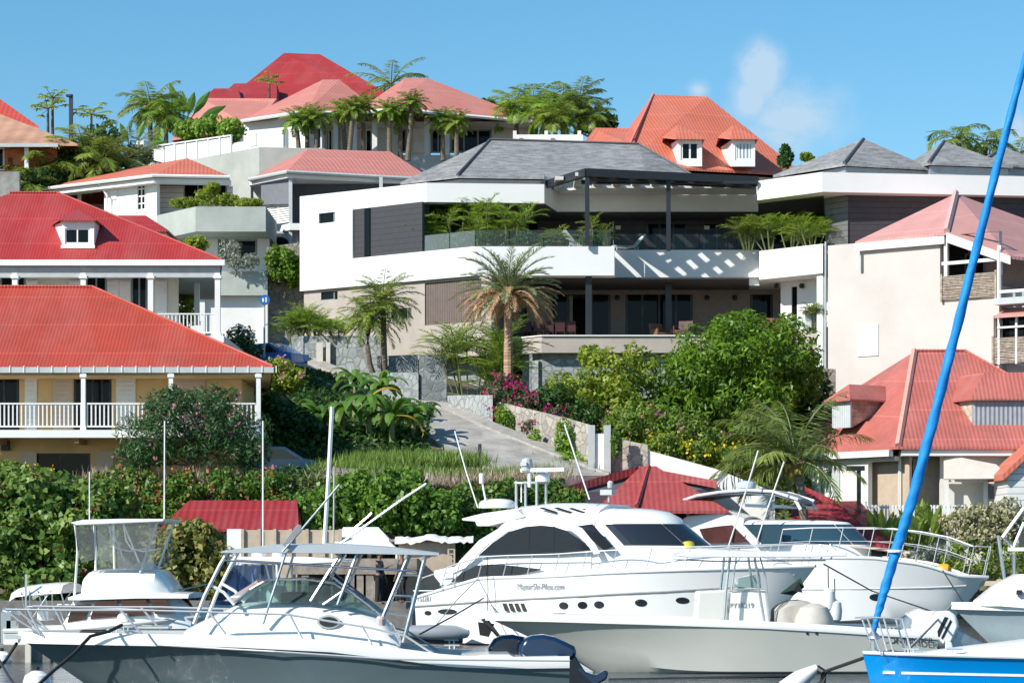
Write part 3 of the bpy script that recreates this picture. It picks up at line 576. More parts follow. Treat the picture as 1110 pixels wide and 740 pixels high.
win(rO, FO, -8, 5, 160, 185, .1, white, dglass, 'window', 1, .1)
m = MB(); m.box(X(-120,149.9), X(63,149.9), 149.85, 149.99, z-.2, z); m.build('gutter', greyw, rO)
m = MB(); m.box(X(29,150.4)-.12, X(29,150.4)+.12, 150.3, 150.5, 20, z-.14); m.build('column', white, rO)
rg = thing('garden_wall', 'short plain grey concrete wall below the orange house at left edge', 'wall', (X(0,147),147,19))
m = MB(); m.box(X(-60,147), X(21,147), 147, 147.4, 16, Z(186,147)); m.build('wall_block', concrete, rg)
# ---------------------------------------------------------------- the big modern villa
rV = thing('modern_villa', 'large modern white villa with grey shingle hipped roofs, dark steel pergola and two deep terraces', 'house', (X(600, 136), 136, 10))
ZT, ZB, ZC, ZP = 22.13, 17.0, 21.12, 18.5
P1 = P(325, 213, 139); P2 = P(515, 300, 131.3)
a1 = math.degrees(math.atan2(P2.y-P1.y, P2.x-P1.x)); V1 = Fr((P1.x, P1.y, 0), a1); vx = V1.xx
Lw = (Vector((P2.x, P2.y))-Vector((P1.x, P1.y))).length
shell = mat('villa_white_render', (.80, .80, .78), .75, var=.035, vs=.5, bump=.05, bs=60)
soff = mat('villa_soffit', (.62, .60, .57), .8, var=.05)
char = mat('charcoal_siding', (.045, .047, .052), .6, kind='siding', pitch=.3, var=.1)
charL = mat('sunlit_charcoal_siding', (.15, .15, .15), .65, kind='siding', pitch=.3, var=.1)  # paler copy of the charcoal siding, sunlight on the corner face painted in
vbeige = mat('villa_beige_render', (.45, .395, .345), .85, var=.1, vs=.6, bump=.08)
slatw = mat('brown_timber_slats', (.17, .13, .11), .65, kind='slat', pitch=.16, var=.15, bump=.8)
shing = mat('grey_cedar_shingles', (.225, .225, .222), .85, kind='shingle', pitch=.42, col2=(.14, .142, .145), var=.2, vs=.7, bump=.6)
m = MB(V1.T); xe = vx(382)
m.wall(0, xe, ZP, ZC, 0, .35, [(vx(345.5), vx(363), V1.zz(350, 242), V1.zz(350, 231))]); m.build('wing_wall', shell, rV)
m = MB(); pt = lambda px, Y: (X(px, Y), Y)
yb = 150
bl = (P1.x+.63*14, P1.y+.78*14)
m.prism([(P1.x, P1.y), pt(462, 133.9), pt(590, 134.4), pt(604, 137.5), pt(822, 137.5), pt(821, 133.3), pt(891, 130.2), pt(1150, 131.9), pt(1150, yb), bl], ZC+.01, ZT); m.build('roof_slab', shell, rV)
m = MB(); m.prism([(P1.x, P1.y), (P2.x, P2.y), pt(666, 131.3), pt(666.5, 136.1), pt(823, 136.1), pt(823, 133.3), pt(892, 130.2), pt(892, yb), bl], ZB, ZP-.01); m.build('floor_slab', shell, rV)
m = MB(); m.box(X(666.4,135.9), X(823,135.9), 135.8, 136.09, 17.4, 18.85); m.build('recess_fascia', shell, rV)
m = MB(); m.prism([pt(590, 134.6), pt(604, 137.7), pt(822, 137.7), pt(822, 140), pt(590, 140)], ZT+.003, ZT+.5); m.build('roof_kerb', soff, rV)
pn = MB(V1.T); pn.box(xe+.002, vx(456), .12, .3, ZP, ZC); q = pn.build('siding_panel', char, rV)
s_ = MB(V1.T); s_.box(vx(394), vx(400), .06, .115, ZP+.02, ZC-.02); s_.build('slit_window', dglass, rV)
win(rV, V1, 345.5, 363, 231, 242, .12, gtr, dglass, 'window', 0, .07)
# steel pergola
zz1, zz0 = 22.42, 22.02
m = MB(); bpts = [pt(588, 135.6), pt(636, 130.9), pt(822, 133.7)]
for a, b in zip(bpts[:-1], bpts[1:]):
    d = (Vector(b)-Vector(a)).normalized(); n = Vector((-d.y, d.x))*.12; a, b = Vector(a), Vector(b)
    m.prism([tuple(a-n), tuple(b-n), tuple(b+n), tuple(a+n)], zz0, zz1)
m.build('pergola_beam', steel, rV)
for off in (.62, 1.25):
    m = MB(); a_, b_ = pt(636.4, 130.9), pt(820, 133.7); m.prism([(a_[0], a_[1]+off), (b_[0], b_[1]+off), (b_[0], b_[1]+off+.2), (a_[0], a_[1]+off+.2)], 21.98, 22.12); m.build('pergola_purlin', steel, rV)
m = MB(); x = X(606, 133.5)
while x < X(818, 134):
    t = (x-X(636, 130.9))/(X(822, 133.7)-X(636, 130.9)); y0 = 130.9+2.8*t if t > 0 else 130.9-t*12
    m.box(x-.22, x+.22, y0+.15, 137.45, 22.13, 22.32); x += 1.02
m.build('pergola_slats', soff, rV)
m = MB(); m.box(X(630,133), X(822,133), 133.0, 133.22, 21.95, 22.11); m.build('pergola_purlin', steel, rV); m = MB(); m.prism([pt(606, 136.2), pt(640, 134.9), pt(820, 134.9), pt(820, 137.4), pt(606, 137.4)], 22.0, 22.12); m.build('pergola_ceiling', soff, rV)
m = MB(); m.slab([(*pt(636.2, 132.5), 22.06), (*pt(822, 134.5), 22.06), (*pt(822, 134.7), 22.06), (*pt(636.2, 132.7), 22.06)], (0, 0, .06)); m.build('pergola_purlin', steel, rV)
for px, Y in ((636.6, 131.05), (724.6, 132.5)):
    m = MB(); m.box(X(px,Y)-.11, X(px,Y)+.11, Y-.11, Y+.11, ZP-.01 if px < 700 else 18.4, zz0-.001); m.build('steel_column', steel, rV)
for px, Y in ((638, 131.8), (724.6, 134.2)):
    m = MB(); m.box(X(px,Y)-.16, X(px,Y)+.16, Y-.12, Y+.12, 13.88, ZB-.001); m.build('steel_column', steel, rV)
dcl = mat('shade_dark_ceiling', (.07,.065,.06), .8, var=.1)  # dark sheets under the slabs, shade inside the terraces put into their colour
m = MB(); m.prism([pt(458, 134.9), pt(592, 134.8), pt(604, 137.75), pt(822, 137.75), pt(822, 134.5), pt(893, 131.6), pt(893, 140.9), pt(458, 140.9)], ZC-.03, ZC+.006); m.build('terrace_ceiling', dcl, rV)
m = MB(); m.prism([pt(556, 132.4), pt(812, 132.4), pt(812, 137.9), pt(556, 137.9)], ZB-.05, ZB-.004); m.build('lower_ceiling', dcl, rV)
# upper interior
m = MB(); m.box(X(440,141), X(905,141), 141, 141.3, ZP, ZC); m.box(X(456,135)+.2, X(456,135)+.45, 134.8, 141, ZP, ZC); m.build('upper_back_wall', char, rV)
VU = Fr((0, 141, 0))
for a, b in ((560, 585), (700, 745), (762, 792), (806, 850)): win(rV, VU, a, b, 240.5, 290, -.04, steel, dglass, 'terrace_door', 1 if b-a < 35 else 2, .12)
def lampw(px, py, fr, c, s=.14):
    q = fr.y(px, py, c); m = MB(fr.T); m.box(q.x-s, q.x+s, c-.16, c-.001, q.z-s*.7, q.z+s*.7); m.build('wall_lamp', white, rV)
for px, py in ((670, 247), (766, 247), (795, 247)): lampw(px, py, VU, 0)
gl = glass('balustrade_glass', (.86, .93, .93), .03)
def glassrail(pts, z0, z1, name='glass_railing'):
    m = MB()
    for a, b in zip(pts[:-1], pts[1:]):
        a, b = Vector((*a, 0)), Vector((*b, 0)); d = b-a; n = max(1, round(d.length/1.6)); u = d.normalized(); w = Vector((-u.y, u.x, 0))*.015
        for k in range(n):
            p, q = a+d*(k/n)+u*.03, a+d*((k+1)/n)-u*.03
            m.slab([(p.x-w.x, p.y-w.y, z0), (q.x-w.x, q.y-w.y, z0), (q.x-w.x, q.y-w.y, z1), (p.x-w.x, p.y-w.y, z1)], w*2)
    g = m.build(name, gl, rV); return g
glassrail([pt(664.5, 131.6), pt(665.5, 135.9), pt(820, 135.95)], 18.86, 19.7)
i = V1.T @ Vector((vx(458), .15, 0)); glassrail([(i.x, i.y), (P2.x, P2.y+.2), pt(663, 131.5)], ZP, ZP+.85)
# lower floor left wing
m = MB(V1.T); m.wall(.1, Lw+.9, 12.9, ZB-.003, .22, .5, [(vx(345), vx(363), V1.zz(350, 325), V1.zz(350, 316)), (vx(421), vx(443), V1.zz(430, 345.5), V1.zz(430, 334)), (vx(457.5), vx(519), V1.zz(490, 350), 16.85)])
m.build('lower_wing_wall', vbeige, rV)
win(rV, V1, 345, 363, 316, 325, .3, gtr, dglass, 'window', 0, .06); win(rV, V1, 421, 443, 334, 345.5, .3, gtr, dglass, 'window', 1, .06)
m = MB(V1.T); m.box(vx(457.5)+.01, vx(519)-.01, .3, .42, V1.zz(490, 350)+.01, 16.84); m.build('timber_screen', slatw, rV)
VF = Fr((0, 132.2, 0)); m = MB(); m.box(X(529.5,132.2), X(552,132.2), 132.3, 132.5, 13.9, ZB-.003); m.build('timber_screen', slatw, rV)
# lower terrace
m = MB(); c1 = P(587, 364, 131); m.prism([pt(530, 134.2), (c1.x, 131), pt(845, 131), pt(845, 140), pt(530, 140)], 13.02, 13.86); m.build('terrace_slab', vbeige, rV)
m = MB(); m.prism([pt(530, 134.1), (c1.x, 130.9), pt(845, 130.9), pt(845, 131.4), (c1.x, 131.4), pt(531, 134.5)], 13.861, 13.92); m.build('terrace_coping', shell, rV)
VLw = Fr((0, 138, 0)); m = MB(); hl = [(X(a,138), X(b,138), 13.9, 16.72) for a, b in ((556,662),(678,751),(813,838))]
m.wall(X(530,138), X(900,138), 13, ZB-.003, 138, 138.3, hl); m.build('lower_back_wall', mat('shade_dark_beige_render', (.27,.235,.205), .85, var=.1), rV)  # beige wall darkened in its colour to stand for the terrace shade
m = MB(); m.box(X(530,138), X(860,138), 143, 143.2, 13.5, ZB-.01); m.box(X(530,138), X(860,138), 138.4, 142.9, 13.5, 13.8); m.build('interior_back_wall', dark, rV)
for a, b, n in ((556,569,1),(601,617,1),(640,662,1),(678,751,3),(813,838,1)): win(rV, VLw, a, b, 311, 376, .08, steel, dglass, 'sliding_door', n if b-a > 30 else 0, .14)
m = MB()
for a, b in ((571,599),(617.5,621)): m.box(X(a,138.1), X(b,138.1), 138.5, 138.6, 13.9, 16.7)
m.build('curtain', mat('cream_curtain', (.55,.50,.43), .9), rV)
for px in (669, 766, 796): q = VLw.y(px, 323, 0); m = MB(); m.lathe([(.1, -.12), (.14, 0), (.1, .12)], (q.x, 137.86, q.z), 10); m.build('wall_lamp', steel, rV)
glassrail([pt(783, 131.3), pt(843, 131.3)], 13.92, 14.85)
# right block
rbx = [pt(823, 133.5), pt(891.6, 130.45)]
an = math.degrees(math.atan2(rbx[1][1]-rbx[0][1], rbx[1][0]-rbx[0][0])); V2 = Fr((*rbx[0], 0), an); v2 = V2.xx; le = (Vector(rbx[1])-Vector(rbx[0])).length
m = MB(V2.T); m.wall(.1, le, 9.0, ZB-.003, 1.6, 1.8, [(v2(858,1.6), v2(864,1.6), 14.2, 16.7), (v2(820,1.6), v2(836,1.6), 13.9, 16.7)]); m.build('right_pier_wall', shell, rV)
m = MB(V2.T); m.box(v2(857.5,1.7), v2(864.5,1.7), 1.66, 1.7, 14.1, 16.75); m.build('sliding_door', dglass, rV)
m = MB(V2.T); m.box(v2(843), le-.01, .25, 1.59, 8, 14.3); m.build('right_base', vbeige, rV)
m = MB(V2.T); m.box(le-.36, le+.02, -.02, .24, 7, ZB-.003); m.build('corner_pier', shell, rV)
m = MB(); m.box(X(893,130.4), X(896,130.4), 130.4, 130.6, 8, ZP); m.tube([P(895,262,130.2), P(895,400,130.2)], .05, 6); m.build('downpipe', greyw, rV)
for px in (843.5, 871): q = V2.y(px, 310, 1.6); m = MB(V2.T); m.lathe([(.1, -.12), (.14, 0), (.1, .12)], (q.x, 1.45, q.z), 10); m.build('wall_lamp', steel, rV)
i = [V2.T @ Vector((v2(845), .35, 0)), V2.T @ Vector((le-.4, .35, 0))]; glassrail([(p.x, p.y) for p in i], 14.301, 14.9)
# upper right dark wing
m = MB(); m.prism([pt(895, 132.6), pt(919.5, 131.4), pt(1150, 132.6), pt(1150, 140), pt(895, 140)], 14, ZC); m.build('right_siding_wall', char, rV)
m = MB(); m.slab([(*pt(895, 132.58), 14.0), (*pt(919.4, 131.36), 14.0), (*pt(919.4, 131.36), ZC-.02), (*pt(895, 132.58), ZC-.02)], (-.02, -.04, 0)); m.build('corner_siding', charL, rV)
# base stone walls
m = MB(V1.T); m.box(vx(400, 1.5), Lw-.3, 1.4, 1.8, 8, 12.9); m.build('stone_base', greystone, rV)
m = MB(); m.prism([pt(566, 132.9), pt(588, 131.6), pt(760, 131.6), pt(760, 134), pt(566, 134)], 7, 13.01); m.box(X(574,131.2), X(577,131.2), 131.2, 131.5, 9, 13.01); m.build('stone_base', greystone, rV)
# villa roofs
def hiproof(root, pts, faces, name='shingle_roof', t=.12, mt=None):
    m = MB(); roof(m, pts, faces, t); r_ = m.build(name, mt or shing, root); return r_
ze = 22.75
E = [P(434,199,138), P(496,190,135.6), P(700,190,136.5), P(768,187,139), P(760,180,148), P(440,190,148)]
for e_ in E: e_.z = ze
R1, R2 = P(531,152,142), P(693,157,143)
r1 = hiproof(rV, E+[R1, R2], [(0,1,6), (1,2,7,6), (2,3,7), (3,4,7), (4,5,6,7), (5,0,6)])
m = MB(); m.tube([E[1]+Vector((0,-.02,.05)), R1+Vector((0,0,.0))], .09, 5); m.tube([R1+Vector((0,0,.05)), R2+Vector((0,0,.05))], .07, 5); m.tube([R2+Vector((0,0,.05)), E[3]+Vector((0,0,.05))], .07, 5); m.build('hip_cap', mat('lead_hip', (.10,.10,.11), .6), r1)
m = MB(); m.prism([(E[0].x+.6, E[0].y+.2), (E[1].x+.1, E[1].y+.4), (E[2].x, E[2].y+.4), (E[3].x-.4, E[3].y+.3), (E[3].x-.4, 147), (E[0].x+.6, 147)], ZT+.001, ze-.13); m.build('roof_upstand', gtr, rV)
for apx, apy, l, f, rr_, bk in (((936,150.5,137), 0, (838,190,137), (915,177.5,133), (1010,179,134.5), 146), ((1023.5,153,138), 0, (970,172,137), (1007,176.5,134), (1098,181.5,135), 147), ((1088,160,144), 0, (1040,176,142), (1062,178,140), (1150,182,141), 150)):
    A0 = P(*apx); L0, F0, R0 = P(*l), P(*f), P(*rr_); e0 = F0.z; L0.z = R0.z = e0
    A1 = A0+Vector((.8, 3, 0))
    r2 = hiproof(rV, [L0, F0, R0, Vector((R0.x, bk, e0)), Vector((L0.x+1, bk, e0)), A0, A1], [(0,1,5), (1,2,5), (2,3,6,5), (3,4,6), (4,0,5,6)])
    m = MB(); m.tube([F0+Vector((0,0,.03)), A0+Vector((0,0,-.02))], .10, 5); m.build('hip_cap', MT['lead_hip'], r2)
    m = MB(); m.prism([(L0.x+.8, L0.y), (F0.x+.1, F0.y+.25), (R0.x-.2, R0.y+.25), (R0.x-.2, bk-1), (L0.x+1.5, bk-1)], ZT+.001, e0-.13); m.build('roof_upstand', gtr, rV)
m = MB(); q = P(640, 186, 140); m.build('x', steel) if False else None
# terrace furniture
def lounger(px, py, Y, rz, label, long=1.0):
    o = thing('sun_lounger', label, 'lounger', (X(px, Y), Y, ZP+.35), rz, 'white terrace loungers')
    mt = mat('white_wicker', (.8, .8, .78), .6, var=.05)
    m = MB(); pr = [(-1.0, .30), (-.2, .28), (.2, .34), (.75, .95), (.82, .92), (.3, .24), (-.2, .18), (-1.0, .22)]
    m.slab([(x_, -.33, z_) for x_, z_ in pr], (0, .66, 0)); m.build('seat_shell', mt, o, local=True, bevel=.03)
    for x_, y_ in ((-.8,-.28), (-.8,.28), (.35,-.28), (.35,.28)): m = MB(); m.tube([(x_, y_, 0), (x_, y_, .24)], .03, 6); m.build('leg', mt, o, local=True)
    return o
lounger(683, 262, 136.6, 12, 'white reclined lounger on the upper terrace, left of the second steel column')
lounger(626, 244, 135.5, 200, 'white curved lounge chair among the terrace palms behind the upper glass railing')
rdm = mat('dark_red_chair', (.05, .010, .010), .6, var=.1)
def chair(px, Y, rz, label):
    o = thing('dining_chair', label, 'chair', (X(px, Y), Y, 13.87), rz, 'dining chairs on the lower terrace')
    m = MB(); m.box(-.25, .25, -.25, .25, .42, .48); m.build('seat', rdm, o, local=True)
    m = MB(); m.box(-.25, .25, .21, .26, .481, .98); m.build('backrest', rdm, o, local=True)
    for x_ in (-.22, .22):
        for y_ in (-.22, .22): m = MB(); m.box(x_-.02, x_+.02, y_-.02, y_+.02, 0, .419); m.build('leg', rdm, o, local=True)
    return o
c0 = chair(571, 133.6, 180, 'dark red dining chair at the long table on the lower terrace, one of seven')
for k, (px, Y, rz) in enumerate(((583,133.4,185), (595,133.6,178), (607,133.5,180), (619,133.6,176), (577,135.6,0), (601,135.6,0))):
    c = copy_tree(c0); c.location = (X(px, Y), Y, 13.87); c.rotation_euler = (0, 0, R(rz))
tb = thing('dining_table', 'long dark dining table behind the date palm on the lower terrace', 'table', (X(595,134.6),134.6,13.87))
m = MB(); m.box(-1.5, 1.5, -.45, .45, .7, .75); m.build('tabletop', rdm, tb, local=True)
for x_ in (-1.35, 1.35):
    m = MB(); m.box(x_-.05, x_+.05, -.35, .35, 0, .699); m.build('leg', rdm, tb, local=True)
def armchair(px, Y, rz, label, mt):
    o = thing('armchair', label, 'armchair', (X(px, Y), Y, 13.87), rz, 'armchairs on the lower terrace')
    m = MB(); m.box(-.38, .38, -.4, .3, .2, .42); m.build('seat', mt, o, local=True, bevel=.03)
    m = MB(); m.slab([(-.4, .3, .2), (.4, .3, .2), (.4, .45, .95), (-.4, .45, .95)], (0, .12, 0)); m.build('backrest', mt, o, local=True, bevel=.03)
    for s in (-1, 1):
        m = MB(); m.box(s*.42-.05, s*.42+.05, -.4, .3, .2, .62); m.build('armrest', mt, o, local=True, bevel=.02)
    for x_ in (-.35, .35):
        for y_ in (-.35, .25): m = MB(); m.box(x_-.03, x_+.03, y_-.03, y_+.03, 0, .199); m.build('leg', rdm, o, local=True)
armchair(741, 132.4, -20, 'dark red armchair on the lower terrace just right of the right steel column', rdm)
armchair(716, 134.0, 30, 'brown armchair on the lower terrace behind the right steel column', mat('brown_cushion', (.2,.1,.06), .8))
orc = mat('coral_cushion', (.6,.1,.06), .8)
for px, nm in ((818, 'left'), (834, 'right')): armchair(px, 132.2, 160, 'coral red lounge chair behind the glass rail above the mango tree, the %s one' % nm, orc)
def pot(px, Y, z, r, h, label, mt): 
    o = thing('plant_pot', label, 'pot', (X(px, Y), Y, z)); m = MB(); m.lathe([(r*.7, 0), (r, h), (r*1.05, h), (r*1.05, h-.03), (r*.95, h-.04)], (0,0,0), 16); m.build('bowl', mt, o, local=True, smooth=True); return o
# ---------------------------------------------------------------- building B
rb = thing('beige_building', 'tall plain cream building with dusty pink roof and bamboo screened balconies on the right', 'building', (X(1010,126),126,6))
B1, B2p = P(897.5, 265, 127), P(1083, 300, 121.2); ab = math.degrees(math.atan2(B2p.y-B1.y, B2p.x-B1.x)); FB = Fr((B1.x, B1.y, 0), ab); bx = FB.xx
bcr = mat('warm_cream_render', (.60, .555, .51), .88, var=.08, vs=.35, bump=.1, bs=30)
zt = 18.0; Lb = (Vector((B2p.x, B2p.y))-Vector((B1.x, B1.y))).length
m = MB(FB.T); m.wall(0, Lb, 2, zt, 0, .3, [(bx(1019), Lb-.001, FB.zz(1050, 300), zt-.001), (bx(1077), Lb-.001, FB.zz(1080, 366), FB.zz(1080, 342))]); m.build('wall', bcr, rb)
m = MB(); b2 = FB.T @ Vector((Lb, 0, 0)); m.box(b2.x, b2.x+12, b2.y+.6, b2.y+.9, 2, FB.zz(1083, 300)-.6); m.build('side_wall', bcr, rb)
m = MB(FB.T); m.box(bx(930), bx(952.5), -.05, -.001, FB.zz(940, 386), FB.zz(940, 352)); m.build('panel', shell, rb)
m = MB(FB.T); m.box(bx(929), bx(1026), -.25, -.001, zt-.42, zt-.05); m.box(bx(932), bx(935), -.3, -.251, zt-1.3, zt-.3) ; m.build('fascia', white, rb)
e1, e2, ap = P(927, 262, 126.4), P(1026, 253.5, 122.6), P(1036, 210, 127.5); e2.z = e1.z
L_, Rr, Rt = P(1095, 277, 120.6), P(1180, 287, 122), P(1180, 262, 130)
m = MB(); roof(m, [e1, e2, ap, L_, Rr, Rt, (X(1200,140), 140, e1.z), (e1.x+2, 138, e1.z), (ap.x+1, 133, ap.z)], [(0,1,2), (1,3,4,5,2), (5,6,8,2), (6,7,8), (7,0,2,8)], .15); m.build('roof', dusty, rb)
m = MB(); m.tube([e2+Vector((0,0,.05)), ap+Vector((0,0,.06))], .16, 5); m.build('hip_cap', mat('pale_pink_cap', (.66,.40,.38), .6), rb)
m = MB(); m.slab([e2+Vector((0,-.05,-.05)), L_+Vector((0,-.05,-.05)), L_+Vector((0,-.05,-.42)), e2+Vector((0,-.05,-.5))], (0, .12, 0))
b0 = FB.y(1021, 290, -.1); b1 = FB.y(1090, 280, -.1); m.build('barge_board', white, rb)
m = MB(FB.T); m.box(bx(1022), bx(1086), -.12, .02, FB.zz(1050, 285.5), FB.zz(1050, 282)); m.build('tie_beam', white, rb)
for px in (1026, 1084): m = MB(FB.T); xx = bx(px); m.box(xx-.09, xx+.09, -.1, .08, FB.zz(1050, 300), zt-.1 if px < 1050 else zt-.7); m.build('balcony_post', white, rb)
m = MB(FB.T); m.box(bx(1015), Lb+3, 3.2, 3.4, 8, zt-.3); m.box(bx(1019), Lb, .31, 3.19, 8, FB.zz(1050,300)-.5); m.build('balcony_back_wall', mat('rose_render', (.42,.33,.31), .85, var=.1), rb)
FBB = Fr(tuple(FB.T @ Vector((0, 3.2, 0))), ab); win(rb, FBB, 1046, 1068, 275, 320, -.02, gtr, dglass, 'window', 1, .1)
bam = mat('bamboo_cane', (.46, .38, .30), .7, var=.35, vs=6)
def bamboo(x0, x1, z0, z1, y=-.12):
    m = MB(FB.T); n = int((z1-z0)/.075)
    for k in range(n):
        z = z0+(z1-z0)*(k+.5)/n; zz = [z+random.uniform(-.015, .015) for _ in range(6)]
        m.tube([(x0+(x1-x0)*i/5, y+random.uniform(-.01,.01), zz[i]) for i in range(6)], .034, 5)
    b = m.build('bamboo_screen', bam, rb)
    for x in (x0-.05, x1+.05): q = MB(FB.T); q.box(x-.05, x+.05, y-.07, y+.06, z0-.1, z1+.1); q.build('screen_post', bam, rb)
bamboo(bx(1023), bx(1080), FB.zz(1050, 323.5), FB.zz(1050, 297.5)); bamboo(bx(1079), Lb+2.2, FB.zz(1090, 394), FB.zz(1090, 366))
m = MB(FB.T); m.box(Lb+.02, Lb+4, -.6, .58, FB.zz(1090, 331), FB.zz(1090, 324)); m.build('side_balcony', greyw, rb)
m = MB(FB.T); m.box(Lb+.1, Lb+4, -.3, -.2, FB.zz(1090, 318), FB.zz(1090, 315)); m.tube([(Lb+.12, -.25, FB.zz(1090, 324)), (Lb+.12, -.25, zt-.9)], .1, 6); m.build('side_balcony_rail', white, rb)
m = MB(FB.T); zr = FB.zz(1090, 333); m.slab([(bx(1083), -.5, zr-.45), (Lb+4, -.5, zr-.45), (Lb+4, .55, zr), (bx(1083), .55, zr)], (0, 0, -.08)); m.build('awning_roof', dusty, rb)
m = MB(FB.T); m.box(bx(1083), Lb+3, -.2, -.1, FB.zz(1090, 356), FB.zz(1090, 354)); m.build('window_rail', white, rb)
for px in (1084, 1103): m = MB(FB.T); m.box(bx(px)-.05, bx(px)+.05, -.15, -.05, FB.zz(1090, 395), FB.zz(1090, 340)); m.build('balcony_post', white, rb)
m = MB(FB.T); m.box(bx(1083), Lb+4, .35, .4, FB.zz(1090, 364), FB.zz(1090, 340)); m.build('window', dglass, rb)
# ---------------------------------------------------------------- house C
rc = thing('coral_roof_bungalow', 'low white house under a weathered coral hipped roof with two boxy dormers, front right', 'house', (X(1000,116),116,3))
e1 = P(973.5, 483.5, 112); z = e1.z; e0 = P(872, 487.5, 117); e0.z = z; lt = P(876, 453, 122)
r1, r2 = P(991, 381, 118), P(1046.5, 382.5, 118); r2.z = r1.z; e2 = Vector((X(1230,112), 112, z))
m = MB(); roof(m, [e0, e1, e2, (e2.x, 126, z), (lt.x, 128, z), lt, r1, r2], [(0,1,6,5), (1,2,7,6), (2,3,7), (3,4,6,7), (4,5,6), (4,0,5)], .13); rr = m.build('roof', coral2, rc)
pr_ = mat('pale_coral_cap', (.68,.34,.28), .6)
m = MB(); m.tube([e1+Vector((0,0,.04)), r1+Vector((0,0,.05))], .15, 5); m.build('hip_cap', pr_, rr)
m = MB(); m.tube([r1+Vector((0,0,.04)), r2+Vector((0,0,.04)), e2+Vector((0,0,.04))], .08, 5); m.build('ridge_cap', coral2, rr)
ac = math.degrees(math.atan2(e1.y-e0.y, e1.x-e0.x)); FC = Fr((e0.x, e0.y+.5, 0), ac); cx = FC.xx
cw = mat('cream_white_render', (.76, .74, .69), .85, var=.07, vs=.5, bump=.08)
lc = (e1-e0).length
m = MB(FC.T); m.wall(0, lc-.1, 1, z-.4, 0, .25, [(cx(888), cx(903), FC.zz(895,536), FC.zz(895,509)), (cx(941), cx(970.5), 2.8, FC.zz(950,500))]); m.build('wall', cw, rc)
m = MB(FC.T); m.box(-.1, lc-.05, -.42, -.15, z-.42, z-.14); m.build('fascia', white, rc)
win(rc, FC, 888, 903, 509, 536, .1, white, glass('pale_window', (.6,.7,.75), .5), 'window', 1, .09, sill=True)
m = MB(FC.T); m.box(cx(903.2), cx(911), -.06, -.002, FC.zz(895,538), FC.zz(895,507)); m.build('shutter', greyw, rc)
bg_ = mat('sand_render', (.50,.40,.30), .85, var=.1)
m = MB(FC.T); m.box(cx(935), cx(975), .6, .75, 1, z-.42); m.build('porch_wall', bg_, rc)
FC2 = Fr((0, 113, 0)); cc = FC2.xx
m = MB(); m.wall(cc(974), cc(1200), 1, z-.4, 113, 113.2, [(cc(977), cc(1019), 2, FC2.zz(0,492)), (cc(1068), cc(1092), FC2.zz(0,543), FC2.zz(0,521))]); m.build('front_wall', cw, rc)
m = MB(); m.box(cc(974), cc(1200), 112.15, 112.3, z-.4, z-.14); m.box(cc(974), cc(1200), 112.31, 112.99, z-.42, z-.2); m.build('front_fascia', white, rc)
m = MB(); m.box(cc(975), cc(1040), 113.9, 114.1, 1, z-.42); m.build('porch_wall', bg_, rc)
q = P(984.5, 508, 113.8); m = MB(); m.box(q.x-.2, q.x+.2, 113.7, 113.89, q.z-.5, q.z+.35); m.build('speaker_box', dark, rc)
win(rc, FC2, 1068, 1092, 521, 543, .05, white, mat('grey_lilac_pane', (.32,.32,.38), .2, var=.1), 'window', 0, .12)
m = MB(); m.slab([P(1023,492,112.6), P(1080,503,111.5), P(1095,518,110.6), P(1023,519,111.6)], (0, .03, -.03)); m.build('shade_sail', mat('sand_canvas', (.55,.50,.44), .9, var=.06), rc)
for zz_ in (519,): m = MB(); m.box(cc(1022), cc(1092), 112.5, 112.8, Z(522,112.5), Z(518,112.5)); m.build('porch_beam', white, rc)
for px in (1024, 1066, 1094): m = MB(); m.box(cc(px)-.08, cc(px)+.08, 112.4, 112.6, 1, Z(518,112.5)-.001); m.build('porch_post', white, rc)
# dormers
def boxdormer(A0, B0, back, zt, zb, fm, sm, rfm, ov=.25, rise=.75):
    """A0,B0 front bottom corners (world xy); back: vector into the roof"""
    A0, B0, bk = Vector(A0), Vector(B0), Vector(back); u = (B0-A0).normalized(); n = -bk.normalized()
    m = MB(); m.slab([(*A0, zb), (*B0, zb), (*B0, zt), (*A0, zt)], (-n.x*.1, -n.y*.1, 0)); d = m.build('dormer_front', fm, rc)
    for c_, s in ((A0, 1), (B0, -1)):
        m = MB(); c1 = c_-n*.101; c2 = c_+bk; o = u*s*.1; m.slab([(*c1, zb), (*c1, zt), (*c2, zt), (*c2, zb+(zt-zb)*.8)], (o.x, o.y, 0)); m.build('cheek', sm, d)
    a, b = A0-u*ov+n*ov, B0+u*ov+n*ov; a2, b2 = A0-u*ov+bk*1.25, B0+u*ov+bk*1.25; md = (A0+B0)/2; w = (B0-A0).length
    r0 = md+bk.normalized()*min(.9, w*.4)
    rA_, rB_ = r0-u*max(0, w/2-.9), r0+u*max(0, w/2-.9); 
    m = MB(); q = [(*a, zt+.02), (*b, zt+.02), (*b2, zt+.02), (*a2, zt+.02), (*(rA_), zt+rise), (*(rB_+u*.01), zt+rise), (*(rB_+u*.01+bk*1.1), zt+rise), (*(rA_+bk*1.1), zt+rise)]
    roof(m, q, [(0,1,5,4), (1,2,6,5), (3,0,4,7), (4,5,6,7), (2,3,7,6)], .08); m.build('dormer_roof', rfm, d); return d
brick = mat('weathered_brick', (.40,.26,.18), .9, kind='shingle', pitch=.28, col2=(.30,.2,.15), var=.25, bump=.5)
cor = mat('pale_corrugated_sheet', (.62,.66,.68), .45, kind='corr', pitch=.12, var=.1, bump=.8)
corg = mat('grey_corrugated_sheet', (.36,.38,.42), .5, kind='corr', pitch=.2, var=.15, bump=1.0, amt=1)
ul = Vector((e1.x-e0.x, e1.y-e0.y)).normalized(); nl = Vector((-ul.y, ul.x))
a0 = Vector(pt(902, 116.0)); b0 = a0+ul*1.2
